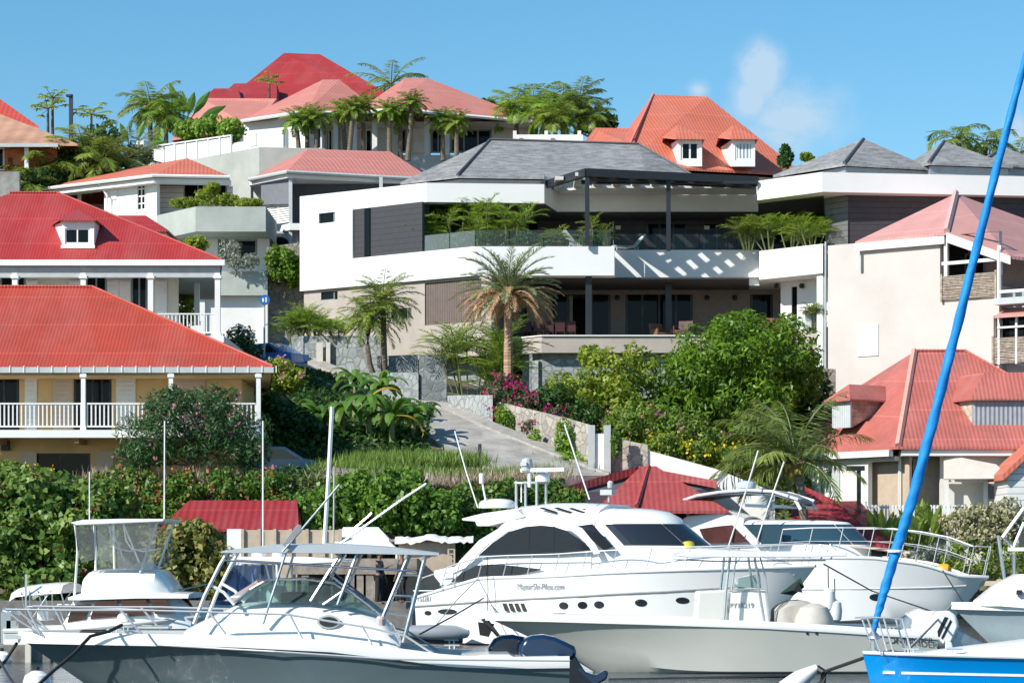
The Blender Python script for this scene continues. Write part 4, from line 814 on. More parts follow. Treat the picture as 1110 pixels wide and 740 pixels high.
boxdormer(a0, b0, nl*2.2, Z(434,115.6), Z(464,115.8), cor, brick, coral2)
a0 = Vector(pt(1055, 113.3)); boxdormer(a0, a0+Vector((4.2, 0)), Vector((-.9, 3.0)), Z(432.5,113.3), Z(463,113.3), corg, mat('pale_rubble', (.62,.55,.45), .9, kind='stone', pitch=.25), coral2, rise=1.25)
# white gable house at the far right edge
rg = thing('gabled_house', 'corner of a small white boarded house with red gable verge at the right edge', 'house', (X(1110,108),108,3))
m = MB(); m.slab([P(1092,514,109), P(1125,486,109), P(1150,514,109), P(1150,575,109), P(1092,575,109)], (0, 3, 0)); m.build('wall', sid, rg)
m = MB(); m.slab([P(1088,513,108.7), P(1125,478,108.7), P(1125,485,108.7), P(1088,520,108.7)], (0, 3.6, 0)); m.build('roof', coral, rg)
# ---------------------------------------------------------------- walls and small structures
def wallthing(name, label, pts, mt, th=.4, cat='wall', drop=None, part=None):
    """pts: (px, py_top, py_bottom, Y) along the foot of the wall"""
    m = MB(); rings = []
    for (px, pt_, pb, Y) in pts:
        t, b = P(px, pt_, Y), P(px, pb, Y); b.z -= .8 if drop is None else drop; rings.append([t, t+Vector((0, th, 0)), b+Vector((0, th, 0)), b])
    m.loft(rings); o = m.build(name, mt); return tag(o, label, cat)
wallthing('stone_wall', 'rubble stone pillar wall between the white garage and the villa, shrub on top', [(289,268,384,140.5), (330,262,384,140.5)], rubble, 1.0)
wallthing('stone_wall', 'grey green stone wall of the upper road with a pale double door in it', [(306,366,388,132), (330,364,396,130.5), (412,364,398,129.5)], greystone, .5)
w = wallthing('stone_wall', 'upper tier of grey stone wall under the twin palms', [(409,386,408,127.5), (453,384,410,127)], greystone)
wallthing('stone_wall', 'curved grey stone retaining wall beside the bend of the road', [(389,409,424,124.5), (396,405,430,123), (410,403.5,436,121), (430,403.5,441,119.8), (453.5,404,444,119)], greystone, .7)
wallthing('stone_wall', 'dark stone wall at the end of the curved wall beside the garage opening', [(454,384,446,119.2), (484,384,446,118.4)], mat('dark_green_stone', (.24,.27,.27), .9, kind='stone', pitch=.32, col2=(.12,.14,.145), bump=.9), .8)
wallthing('stone_wall', 'smooth pale grey stone wall right of the concrete road bend', [(485,428.5,464,116), (510,428,470,114), (534,428,476,112)], mat('pale_grey_stone', (.42,.44,.43), .85, kind='stone', pitch=.36, col2=(.37,.39,.385), bump=.25), .5)
wallthing('stone_wall', 'rubble stone wall draped in creepers that steps down beside the road', [(530,433,478,113), (560,440,484,111), (590,447,500,109), (615,453,508,107.5), (642,461,515,106)], mat('tan_rubble', (.50,.46,.39), .9, kind='stone', pitch=.34, col2=(.34,.31,.27), bump=.6), .5)
wallthing('stone_wall', 'short rubble stone wall between the white gate and the white stair parapet', [(656,472,512,106), (702,482,514,105.5)], MT['tan_rubble'], .5)
gt = thing('garden_gate', 'white solid gate between grey pillars in the rubble wall', 'gate', (X(648,105.7),105.7,Z(512,105.7)))
for px in (641, 658): m = MB(); x = X(px,105.7); m.box(x-.14, x+.14, 105.4, 105.7, 4.5, Z(461,105.7)); m.build('pillar', greyw, gt)
m = MB(); m.box(X(645,105.7), X(655,105.7), 105.5, 105.6, 4.9, Z(470,105.7)); m.build('gate_leaf', white, gt)
wallthing('stair_parapet', 'white sloping stair parapet above the red pavilion roof', [(701,487.5,530,105.6), (776,508,550,105.4), (840,533,565,105)], white2, .25, 'parapet')
wallthing('stone_wall', 'mossy stone stub wall at the foot of the cream building right of the mango tree', [(884,398,440,124), (906,400,440,124)], rubble, .8)
wallthing('kerb_wall', 'low pale concrete wall below the roadside grass', [(352,506,520,98.8), (420,509,524,98.6), (470,513,528,98.4)], concrete, .4)
dp = thing('double_door', 'pale cream double door set in the grey green stone wall', 'door', (X(350,129.9),129.9,11.5))
for a, b in ((343,350),(353.5,358)):
    m = MB(); m.box(X(a,129.9), X(b,129.9), 129.85, 130.05, Z(397,129.9), Z(371,129.9)); m.build('door_leaf', mat('cream_door', (.7,.66,.58), .6), dp)
# hip roofed pavilions by the quay
s1 = thing('quay_shed', 'low shed with bright crimson corrugated roof behind the flybridge boat', 'shed', (X(250,95),95,1))
m = MB(); z = Z(573,92); roof(m, [(X(172,92),92,z),(X(324,92),92,z),(X(324,92),96,z),(X(172,92),96,z),P(205,542,94),P(322,542,94)], [(0,1,5,4),(1,2,5),(2,3,4,5),(3,0,4)], .1); m.build('roof', shed_red, s1)
m = MB(); m.box(X(178,92.3),X(318,92.3),92.4,95.6,.9,z-.11); m.build('wall', white2, s1)
s2 = thing('quay_pavilion', 'dull red quay pavilion with pyramid roof before a low gable, behind the white yacht', 'pavilion', (X(690,103),103,1))
m = MB(); z = Z(553,101)
ap = P(703,505,104); roof(m, [(X(645,101),101,z),(X(790,101),101,z),(X(790,101),107,z),(X(645,101),107,z),ap+Vector((-.3,0,0)),ap+Vector((.3,0,0))], [(0,1,5,4),(1,2,5),(2,3,4,5),(3,0,4)], .12); m.build('pyramid_roof', coral2 if False else mat('dull_red_roof', (.42,.075,.07), .55, kind='corr', pitch=.22, var=.18, bump=.4), s2)
m = MB(); m.tube([Vector((X(645,101)+1.2,101.6,z+.5))*0+P(690,548,101.1), ap], .1, 5); m.build('hip_cap', MT['dull_red_roof'], s2)
m = MB(); k0, k1, k2 = P(603,530,102), P(692,505,104.4), P(777,521,103.6)
m.slab([k0, k1, k1+Vector((0,3.5,.0)), k0+Vector((0,3.5,0))], (0, 0, -.32)); m.slab([k1+Vector((.01,0,0)), k2, k2+Vector((0,3.5,0)), k1+Vector((.01,3.5,0))], (0, 0, -.3)); m.build('gable_roof', MT['dull_red_roof'], s2)
m = MB(); m.slab([P(612,534,102.4), P(692,513,104.6), P(770,527,104), P(770,570,104), P(612,570,102.4)], (0, .2, 0)); m.build('gable_wall', mat('slate_boards', (.10,.10,.12), .8, var=.1), s2)
s3 = thing('quay_kiosk', 'red roofed kiosk in shadow at the foot of the coconut palm', 'kiosk', (X(920,108),108,1))
m = MB(); z = Z(592,106); m.build('x', white) if False else None
a_, b_, c_, d_ = P(860,524,112), P(908,543,110), P(931,543,110), P(982,592,107.5)
m = MB(); roof(m, [P(850,580,108.2), P(962,594,106.2), P(984,592,108.5), P(931,542.5,111), P(907,543,110), P(868,525,111.5)], [(0,1,4,5), (1,2,3,4)], .15); m.build('roof', shed_red, s3)
m = MB(); m.box(X(925,108.9), X(972,108.9), 108.9, 111, .8, Z(583,108.9)); m.build('wall', greyw, s3)
# quay clutter
ply = mat('plywood', (.52,.42,.32), .8, var=.15, vs=2); brd = mat('weathered_board', (.36,.30,.25), .85, var=.3, vs=3)
b_ = thing('plywood_hut', 'tan plywood hut with ladder on the quay, left of the white motor yacht', 'hut', (X(465,90),90,.95))
m = MB(); m.box(X(432,90), X(490,90), 90, 93, 1, Z(587,90)); m.build('wall', ply, b_)
m = MB(); m.box(X(425,90)-.1, X(497,90), 89.8, 93.2, Z(587,90)+.001, Z(584,90)); m.build('roof', brd, b_)
m = MB()
for px in (486, 492.5): m.box(X(px,89.8)-.03, X(px,89.8)+.03, 89.75, 89.8, Z(640,89.8), Z(584,89.8))
for k in range(9): m.box(X(486.5,89.8), X(492,89.8), 89.755, 89.795, Z(590+k*5,89.8)-.02, Z(590+k*5,89.8)+.02)
m.build('ladder', ply, b_)
t_ = thing('tarpaulin', 'crumpled white tarpaulin along the roof edge of the plywood hut', 'tarpaulin', (X(465,89.7),89.7,Z(586,89.7)))
m = MB(); prev = None; rings = []
for k in range(26):
    px = 428+k*3.4; h = random.uniform(-2, 1)-(5 if 455 < px < 475 else 0)*(1-abs(px-466)/12 if abs(px-466) < 12 else 0); c = P(px, 586+h*.7, 89.7); rings.append([c+Vector((0,-.1,.05)), c+Vector((0,.4,.14)), c+Vector((0,.4,.04)), c+Vector((0,-.12,-.08+random.uniform(-.05,.03)))])
m.loft(rings); m.build('sheet', white, t_, smooth=True)
tn = thing('white_tent', 'white canvas tent roof on the quay between the boats', 'tent', (X(395,91),91,.95))
m = MB(); zt = Z(571,91); roof(m, [P(358,595,90), P(432,595,90), (X(432,90),93.5,Z(595,90)), (X(358,90),93.5,Z(595,90)), P(372,571,91.5), P(410,571,91.5)], [(0,1,5,4),(1,2,5),(2,3,4,5),(3,0,4)], .05); m.build('canopy', white, tn)
for px in (360,430): m = MB(); m.tube([P(px,596,90.1), (X(px,90.1),90.1,1)], .04, 6); m.build('leg', white, tn)
pf = thing('panel_fence', 'beige panel fence with white end panel along the quay behind the small cabin boat', 'fence', (X(315,90),90,.95))
for k, (a, b) in enumerate(((246,262),(264,280),(281.5,297),(298.5,314),(315.5,332),(333.5,350),(351.5,368))):
    m = MB(); m.box(X(a,90.5), X(b,90.5), 90.5, 90.6, .95, Z(574+(0 if k else -1),90.5)); m.build('fence_panel', white2 if k == 0 else ply, pf)
    m = MB(); m.box(X(b,90.4)-.03, X(b,90.4)+.08, 90.4, 90.49, .95, Z(573,90.4)); m.build('fence_post', ply, pf)
gb = thing('quay_gallery', 'long weathered timber gallery roof in front of the quay huts', 'shelter', (X(390,88.5),88.5,.95))
m = MB(); m.box(X(318,88.6), X(452,88.6), 88.4, 90.2, Z(622,88.6), Z(605,88.6)); m.build('fascia_board', brd, gb)
m = MB(); m.box(X(318,88.6), X(452,88.6), 90.21, 90.4, .95, Z(605,88.6)); m.build('back_panel', dark, gb)
for px in (330, 382, 392, 402): m = MB(); m.box(X(px,88.5)-(.25 if px > 380 else .1), X(px,88.5)+.15, 88.45, 88.6, .95, Z(622.5,88.5)); m.build('post', brd, gb)
# white picket fence, air conditioners, posts and signs
pk = thing('picket_fence', 'white picket fence in front of the coral roofed bungalow', 'fence', (X(1020,110.5),110.5,2.6))
FP = Fr((0, 110.5, 0)); 
for k in range(4):
    a, b = 940+k*45, 940+(k+1)*45-.5; m = MB(); x0, x1 = FP.xx(a), FP.xx(b); zt, zb = FP.zz(0,547), FP.zz(0,575)
    m.box(x0, x1, 110.52, 110.58, zt-.15, zt-.05); m.box(x0, x1, 110.52, 110.58, zb, zb+.1); n = int((x1-x0)/.14)
    for i in range(n): xc = x0+(x1-x0)*(i+.5)/n; m.box(xc-.04, xc+.04, 110.48, 110.519, zb-.1, zt)
    m.build('fence_panel', white, pk)
    m = MB(); m.box(x0-.08, x0-.002, 110.45, 110.6, 1, zt+.15); m.build('fence_post', white, pk)
for a, b, nm in ((984,1007.5,'left'), (1008.5,1026,'right')):
    o = thing('air_conditioner', 'white outdoor air conditioning unit beside the picket fence, the %s of two' % nm, 'air conditioner', (X((a+b)/2,109),109,Z(592,109)), group='air conditioning units')
    m = MB(); m.box(X(a,109), X(b,109), 109, 109.4, Z(592,109), Z(573,109)); m.build('casing', white, o, bevel=.02)
    m = MB(); m.lathe([(.26, 0), (.26, .02), (.2, .03)], (X(b-7,109), 108.97, Z(582,109)), 20, 'Y'); m.build('fan_grille', greyw, o)
    m = MB(); m.box(X(a,109), X(b,109), 109.05, 109.35, .9, Z(592.3,109)); m.build('stand', concrete, o)
def post(name, label, cat, pts, r, mt, parts=()):
    m = MB(); m.tube(pts, r, 8); o = m.build(name, mt); tag(o, label, cat); return o
o = thing('street_lamp', 'dark timber lamp post with a short cross arm behind the blue forestay sail', 'street lamp', (X(931,109.5),109.5,1))
m = MB(); m.box(X(929,109.5), X(933,109.5), 109.4, 109.6, 1, Z(506,109.5)); m.build('post', steel, o)
m = MB(); m.box(X(918,109.5), X(937,109.5), 109.35, 109.65, Z(510,109.5), Z(506,109.5)+.05); m.build('arm', steel, o)
o = thing('utility_post', 'dark square post standing among papaya trees on the hilltop, left', 'post', (X(77,152),152,24))
m = MB(); m.box(X(75,152), X(79,152), 151.9, 152.1, 22, Z(102.5,152)); m.build('post', mat('navy_post', (.03,.04,.07), .5), o)
m = MB(); m.box(X(72,152), X(78,152), 151.8, 152.2, Z(105,152), Z(103,152)); m.build('lamp_head', MT['navy_post'], o)
o = thing('road_sign', 'round blue road sign on a grey pole in front of the white garage door', 'road sign', (X(287,129),129,Z(385,129)))
m = MB(); m.tube([P(286.5,330,129.05), P(286.5,388,129.05)], .05, 8); m.build('pole', greyw, o)
m = MB(); m.lathe([(.26, 0), (.26, .03)], (X(287,128.95), 128.93, Z(325,128.95)), 24, 'Y'); d = m.build('sign_disc', mat('sign_blue', (.02,.14,.42), .4, var=0), o)
m = MB(); s = X(287,128.9); zq = Z(325,128.9); m.box(s-.13, s-.04, 128.91, 128.925, zq-.1, zq+.09); m.box(s+.03, s+.1, 128.91, 128.925, zq-.12, zq+.13); m.build('symbol', white, d)
o = thing('bollard_post', 'thin grey post at the road corner beside the curved stone wall', 'post', (X(380,123),123,Z(422,123)))
m = MB(); m.box(X(378.7,123), X(381,123), 122.9, 123, Z(430,123), Z(396,123)); m.build('post', greyw, o)
o = thing('marker_post', 'dark square timber post in the roadside grass', 'post', (X(520,100.5),100.5,Z(510,100.5)))
m = MB(); m.box(X(518.3,100.5), X(522,100.5), 100.4, 100.6, Z(516,100.5), Z(481,100.5)); m.build('post', mat('charred_post', (.04,.04,.045), .8), o)
o = thing('utility_box', 'small white utility box at the edge of the roadside grass', 'box', (X(474,101),101,Z(500,101)))
m = MB(); m.box(X(471,101), X(478,101), 100.9, 101.2, Z(503,101), Z(493,101)); m.build('cabinet', white, o, bevel=.02)
# ---------------------------------------------------------------- vegetation
def leaves(name, C, Dr, Nn, ln, wd, lv, mt, parent=None, curl=.12):
    """one quad per leaf; C centres, Dr leaf directions, Nn leaf normals (numpy n x 3)"""
    n = len(C); Dr = Dr/np.maximum(1e-6, np.linalg.norm(Dr, axis=1, keepdims=True)); S = np.cross(Dr, Nn); S /= np.maximum(1e-6, np.linalg.norm(S, axis=1, keepdims=True)); Nn = np.cross(S, Dr)
    ln = np.broadcast_to(np.asarray(ln, float).reshape(-1, 1), (n, 1)); wd = np.broadcast_to(np.asarray(wd, float).reshape(-1, 1), (n, 1))
    V = np.empty((n, 4, 3)); V[:, 0] = C-Dr*ln*.5; V[:, 1] = C+S*wd*.5+Nn*wd*curl-Dr*ln*.08; V[:, 2] = C+Dr*ln*.5-Nn*ln*curl*.6; V[:, 3] = C-S*wd*.5+Nn*wd*curl-Dr*ln*.08
    o = np.array(ORG[parent.name]) if parent is not None else np.zeros(3); V = (V-o).reshape(-1, 3)
    me = bpy.data.meshes.new(name); me.vertices.add(4*n); me.vertices.foreach_set('co', V.ravel().astype(np.float32)); me.loops.add(4*n); me.loops.foreach_set('vertex_index', np.arange(4*n, dtype=np.int32))
    me.polygons.add(n); me.polygons.foreach_set('loop_start', np.arange(0, 4*n, 4, dtype=np.int32)); me.polygons.foreach_set('loop_total', np.full(n, 4, dtype=np.int32)); me.update(calc_edges=True)
    a = me.attributes.new('lv', 'FLOAT', 'POINT'); a.data.foreach_set('value', np.repeat(np.clip(lv, 0, 1), 4).astype(np.float32)); me.materials.append(mt); me.validate()
    ob = bpy.data.objects.new(name, me); COL.objects.link(ob)
    if parent is not None: ob.parent = parent; ORG[ob.name] = ORG[parent.name]
    else: ORG[ob.name] = Vector((0, 0, 0))
    return ob
def usph(n): v = rng.normal(size=(n, 3)); return v/np.linalg.norm(v, axis=1, keepdims=True)
def cloud(blobs, dens, ls, cl=.38, inner=.25):
    """leaf centres and outward directions over clumps of ellipsoids (centre xyz, radii xyz)"""
    Cs, Ds, LV = [], [], []
    for c, r in blobs:
        c, r = np.array(c, float), np.array(r, float); area = 4*math.pi*((r[0]*r[1])**1.6+(r[0]*r[2])**1.6+(r[1]*r[2])**1.6)**(1/1.6)/3**(1/1.6)
        rm = min(r)*cl; k = int(max(8, 1.5*area/(math.pi*rm*rm))); d = usph(k); cc = c+d*r*rng.uniform(.62, 1.0, (k, 1)); rk = rm*rng.uniform(.6, 1.3, k)
        nl = np.maximum(6, (dens*4*math.pi*rk*rk*.75/(ls*ls)).astype(int))
        for j in range(k):
            q = usph(nl[j]); q = q+d[j]*.7; q /= np.linalg.norm(q, axis=1, keepdims=True)
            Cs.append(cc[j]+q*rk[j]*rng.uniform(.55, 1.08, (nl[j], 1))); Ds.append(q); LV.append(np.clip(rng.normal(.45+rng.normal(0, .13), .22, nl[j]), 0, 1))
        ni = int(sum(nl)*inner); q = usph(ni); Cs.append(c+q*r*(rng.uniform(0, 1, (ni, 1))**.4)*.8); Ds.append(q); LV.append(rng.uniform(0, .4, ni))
    return np.concatenate(Cs), np.concatenate(Ds), np.concatenate(LV)
def pxblob(px, py, Y, rx, ry, rd=None): c = P(px, py, Y); s = Y/F; return (tuple(c), (rx*s, rd if rd else (rx*s*.8+.2), ry*s))
def plant(name, label, cat, base, blobs, ls, mt, dens=1.1, asp=.5, up=.25, group=None, trunk=None, barkm=None, cl=.38, flowers=None, partname='foliage', kind=None, hang=0):
    root = thing(name, label, cat, tuple(base), group=group)
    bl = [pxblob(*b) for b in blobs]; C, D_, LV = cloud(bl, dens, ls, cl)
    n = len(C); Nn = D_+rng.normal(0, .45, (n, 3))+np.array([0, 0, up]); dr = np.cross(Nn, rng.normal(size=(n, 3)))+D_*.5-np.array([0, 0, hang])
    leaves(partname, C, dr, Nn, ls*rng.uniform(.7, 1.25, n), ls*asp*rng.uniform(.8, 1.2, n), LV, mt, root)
    bk = barkm or MT.get('bark') or mat('bark', (.16, .12, .09), .95, var=.4, vs=4, bump=.6)
    if trunk is not None:
        m = MB(); b = Vector(base)-Vector((0, 0, .4)); cen = sum((Vector(q[0]) for q in bl), Vector())/len(bl); fork = b.lerp(cen, .4)
        m.tube([b, b.lerp(fork, .5)+Vector((.05, 0, 0)), fork], [trunk*1.25, trunk, trunk*.85], 8); m.build('trunk', bk, root, smooth=True)
        for (c, r) in bl[:6]:
            c = Vector(c); m = MB(); m.tube([fork-Vector((0,0,.1)), fork.lerp(c, .5)+Vector((0, 0, -.15)), c], [trunk*.6, trunk*.4, trunk*.15], 6); m.build('limb', bk, root)
    if flowers:
        for (fm, nf, fs, fname) in flowers:
            k = rng.choice(n, nf, replace=False); sel = C[k]+D_[k]*ls*.6; j = np.repeat(np.arange(nf), 5); c2 = sel[j]+rng.normal(0, fs*.6, (nf*5, 3)); leaves(fname, c2, rng.normal(size=(nf*5, 3)), rng.normal(size=(nf*5, 3)), fs, fs*.8, rng.uniform(0, 1, nf*5), fm, root)
    return root
def palmcrown(root, top, nf, flen, ll, mt, elev=(-.5, 1.2), droop=1.1, pairs=26, lw=.05, ang=.9, dry=0, drymt=None, name='fronds', jitter=.15, az=None, twist=0, ldroop=.35, rach=None):
    """pinnate fronds radiating from top; elev range in radians"""
    C, D_, N_, LN, LV = [], [], [], [], []; top = np.array(top); m = MB()
    for i in range(nf):
        a = (2.399963*i+rng.uniform(-jitter, jitter)) if az is None else az[i % len(az)]+rng.uniform(-jitter, jitter)
        e0 = elev[1]-(elev[1]-elev[0])*((i+.5)/nf)**.9; L = flen*rng.uniform(.85, 1.1); h = np.array([math.cos(a), math.sin(a), 0]); p = top.copy(); e = e0; seg = 9; pts = [p.copy()]
        tl = 0; side = np.cross(h, [0, 0, 1.])
        lvf = rng.uniform(.25, .75)
        for s_ in range(seg):
            e -= droop*(.45+1.1*s_/seg)/seg*(1 if e > -1.35 else 0); d = h*math.cos(e)+np.array([0, 0, math.sin(e)]); q = p+d*L/seg; up = np.cross(side, d); up = up if up[2] > 0 or abs(e) > 1.3 else -up
            k = max(1, round(pairs/seg))
            for j in range(k):
                t = (s_+(j+rng.uniform(.2, .8))/k)/seg
                if t < .12: continue
                pp = p+(q-p)*((j+.5)/k); l = ll*(math.sin(math.pi*min(1, .12+.88*t))**.55*.85+.15)*rng.uniform(.85, 1.1)
                for sg in (-1, 1):
                    v = side*sg*math.sin(ang)+d*math.cos(ang)+up*.25-np.array([0, 0, ldroop]); v += rng.normal(0, .13, 3); v /= np.linalg.norm(v)
                    C.append(pp+v*l*.5); D_.append(v); N_.append(up+side*sg*.5*(-1)+rng.normal(0, .15, 3)); LN.append(l); LV.append(lvf+rng.normal(0, .15))
            p = q; pts.append(p.copy())
        m.tube([tuple(x) for x in pts], [(.035*flen/3)*(1-.8*k_/seg)+.004 for k_ in range(seg+1)], 4)
    leaves(name, np.array(C), np.array(D_), np.array(N_), np.array(LN), lw, np.array(LV), mt, root, curl=.1)
    m.build('frond_stalks', rach or MT['stalk_green'], root)
mat('bark', (.16, .12, .09), .95, var=.4, vs=4, bump=.6); mat('stalk_green', (.16, .18, .06), .6, var=.2)
pbark = mat('palm_bark', (.24, .19, .14), .95, kind='siding', pitch=.18, var=.3, bump=1.0)
def palm(name, label, base, top, rad, nf, flen, ll, mt, group=None, **k):
    root = thing(name, label, 'palm', tuple(base), group=group); b, t = Vector(base)-Vector((0, 0, .4)), Vector(top); md = (b+t)/2+Vector((k.pop('bend', 0), 0, 0)); bulge = k.pop('bulge', 1.25)
    m = MB(); pts = [b.lerp(md, .0), b.lerp(md, .5)+(md-(b+t)/2)*.25, md, md.lerp(t, .5)+(md-(b+t)/2)*.25, t]; m.tube(pts, [rad*bulge, rad*1.05, rad, rad*.95, rad*.9], 9); m.build('trunk', k.pop('bark', pbark), root, smooth=True)
    palmcrown(root, top, nf, flen, ll, mt, **k); return root
def Lm(n, a, b, t=.35, rough=.45, c3=None, g=1.55): return leafmat(n, tuple(min(.9, x*g) for x in a), tuple(min(.9, x*g) for x in b), t, rough, c3)
lm_mango = Lm('mango_leaf', (.028,.075,.006), (.13,.22,.016), .35); lm_grape = Lm('sea_grape_leaf', (.035,.09,.015), (.17,.24,.055), .3, c3=(.22,.08,.03))
lm_lime = Lm('lime_leaf', (.07,.13,.012), (.26,.30,.04), .4); lm_olean = Lm('oleander_leaf', (.014,.045,.016), (.055,.12,.035), .25)
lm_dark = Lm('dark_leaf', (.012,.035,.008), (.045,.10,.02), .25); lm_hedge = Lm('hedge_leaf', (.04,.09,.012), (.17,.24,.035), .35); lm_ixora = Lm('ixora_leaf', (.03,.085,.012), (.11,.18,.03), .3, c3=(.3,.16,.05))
lm_var = Lm('variegated_leaf', (.12,.14,.05), (.62,.58,.36), .3, g=1); lm_banana = Lm('banana_leaf', (.02,.075,.01), (.10,.19,.03), .4); lm_yban = Lm('yellow_banana_leaf', (.45,.26,.02), (.6,.4,.04), .4, g=1)
lm_palm = Lm('palm_leaf', (.05,.10,.012), (.20,.26,.04), .35); lm_coco = Lm('coconut_leaf', (.05,.10,.02), (.19,.24,.06), .35, c3=(.34,.28,.08)); lm_areca = Lm('areca_leaf', (.045,.13,.01), (.21,.31,.04), .4)
lm_date = Lm('date_leaf', (.09,.13,.06), (.24,.28,.14), .3); lm_dry = Lm('dry_leaf', (.36,.21,.10), (.60,.40,.22), .3, g=1); lm_silver = Lm('silver_leaf', (.20,.24,.18), (.42,.45,.36), .25, g=1)
f_mag = Lm('magenta_petal', (.38,.02,.10), (.62,.06,.20), .4, g=1); f_pink = Lm('pink_petal', (.55,.16,.24), (.75,.35,.40), .4, g=1); f_yel = Lm('yellow_petal', (.75,.55,.01), (.9,.75,.03), .4, g=1); f_wht = Lm('white_petal', (.7,.7,.66), (.85,.85,.8), .4, g=1); f_or = Lm('orange_petal', (.5,.16,.06), (.7,.3,.15), .4, g=1)
lm_grass = Lm('grass_blade', (.05,.11,.015), (.17,.24,.05), .35); lm_plume = Lm('dry_plume', (.40,.30,.20), (.62,.50,.38), .3, g=1)
G3 = lambda px, py, Y: P(px, py, Y)
# big trees and bushes on the slope
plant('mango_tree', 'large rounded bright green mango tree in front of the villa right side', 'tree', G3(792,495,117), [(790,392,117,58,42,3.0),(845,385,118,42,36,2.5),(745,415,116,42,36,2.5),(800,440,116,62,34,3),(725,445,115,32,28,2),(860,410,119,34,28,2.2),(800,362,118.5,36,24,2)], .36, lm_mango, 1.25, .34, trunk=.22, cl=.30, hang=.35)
plant('dark_tree', 'darker green tree crown showing behind the right edge of the mango tree', 'tree', G3(872,470,121), [(872,425,121,24,30,1.8),(862,455,121,24,24,1.8)], .3, lm_dark, 1.2, .4, trunk=.15)
plant('lime_bush', 'tall loose yellow green bush left of the mango tree below the terrace', 'bush', G3(650,470,114), [(655,405,114,26,28,1.4),(628,432,113,24,26,1.3),(672,435,113.5,28,26,1.4),(690,400,115,22,24,1.2),(608,420,114,16,16,1),(640,385,115,12,12,.7)], .26, lm_lime, 1.0, .45, trunk=.08, cl=.34)
plant('dark_bush', 'dark green bush behind the rubble wall under the villa stone base', 'bush', G3(610,462,112.5), [(600,438,112.5,24,18,1.3),(632,452,111.5,22,16,1.2)], .24, lm_dark, 1.1, .45, trunk=.05)
plant('lantana_bush', 'sprawling bush with small pink flowers above the white gate', 'bush', G3(710,480,109.5), [(690,462,109.5,34,24,1.5),(735,468,109.5,34,24,1.5),(765,480,110,24,18,1.2)], .22, lm_hedge, 1.1, .5, trunk=.05, flowers=[(f_pink, 90, .11, 'blossom')])
plant('allamanda_bush', 'low bush covered in bright yellow flowers above the white stair parapet', 'bush', G3(745,500,107.5), [(722,484,107.5,22,13,.9),(752,491,107.5,24,14,.9),(785,497,108,24,12,.9),(815,500,109,30,16,1)], .18, lm_hedge, 1.1, .5, trunk=.04, flowers=[(f_yel, 85, .15, 'blossom')])
plant('bougainvillea', 'magenta bougainvillea at the foot of the date palm tumbling over the rubble wall', 'bush', G3(560,470,113), [(548,425,113.5,22,16,1),(575,440,112.3,24,14,1),(600,452,111,16,9,.7),(545,448,112.5,14,12,.7),(583,462,110.2,16,10,.5)], .17, lm_olean, .8, .6, trunk=.05, flowers=[(f_mag, 330, .15, 'blossom')])
for k, (b, lb) in enumerate((([(546,462,111.2,9,24,.5),(540,480,111,18,9,.5)], 'bright creeper hanging at the left end of the rubble wall'), ([(580,485,108.6,7,20,.35)], 'narrow creeper strand on the middle of the rubble wall'), ([(612,478,107.1,9,26,.4),(620,500,106.6,18,11,.5)], 'broad creeper tongue on the rubble wall nearest the gate'), ([(668,480,105,5,16,.25)], 'thin reddish creeper on the short wall right of the gate'))):
    plant('creeper', lb, 'creeper', P(b[0][0], b[0][1]+b[0][4], b[0][2]), b, .15, lm_areca if k < 3 else lm_ixora, 1.1, .7, group='creepers on the rubble wall')
plant('oleander', 'big dark oleander bush with pink flowers in front of the yellow house balcony', 'bush', G3(205,512,98.4), [(205,462,98.3,56,40,1.6),(165,475,98.2,36,30,1.4),(250,475,98.3,40,34,1.4),(185,438,98.5,26,18,1),(230,436,98.5,26,20,1),(150,495,98.1,24,16,1),(272,492,98.2,18,18,1)], .26, lm_olean, 1.25, .2, trunk=.07, cl=.3, flowers=[(f_pink, 60, .13, 'blossom')])
plant('sea_grape', 'tall glossy sea grape hedge at the left edge behind the docked boats', 'hedge', G3(55,655,91.5), [(40,560,92,50,50,1.6),(95,575,92,42,50,1.5),(0,600,91.5,40,50,1.5),(60,620,91.3,60,34,1.4),(125,600,92,26,44,1.3),(20,530,92.5,40,22,1.2),(125,548,92.6,24,24,1)], .27, lm_grape, 1.15, .85, trunk=.1, cl=.27)
plant('sea_grape', 'clipped sea grape bush behind the flybridge boat, under the crimson shed roof', 'bush', G3(205,648,91), [(205,600,91,34,36,1.2),(232,612,91,24,34,1),(182,610,91,22,34,1),(208,580,91,24,14,.8)], .24, Lm('dry_grape_leaf', (.06,.08,.015), (.24,.24,.07), .3, c3=(.3,.12,.04)), 1.2, .85, trunk=.06, cl=.27)
plant('sea_grape', 'long bright green sea grape hedge behind the quay huts', 'hedge', G3(400,600,95), [(345,556,95,28,26,1.3),(375,548,95.5,38,30,1.4),(425,545,95.5,40,32,1.5),(470,555,95.5,34,26,1.4),(395,525,96.5,24,14,1),(440,522,96.5,22,12,1),(335,578,94.5,16,14,1)], .21, Lm('grape_leaf_green', (.035,.10,.012), (.15,.25,.04), .35), 1.15, .8, trunk=.08, cl=.27)
plant('flowering_hedge', 'mixed green hedge with reddish flowers between the quay hedge and the white yacht', 'hedge', G3(530,590,97), [(505,545,97,26,20,1.2),(545,545,97.5,30,22,1.2),(585,535,98.5,28,18,1.2),(615,545,98,18,16,1),(520,572,96.5,30,16,1)], .22, lm_ixora, 1.15, .6, trunk=.05, flowers=[(f_or, 30, .12, 'blossom')])
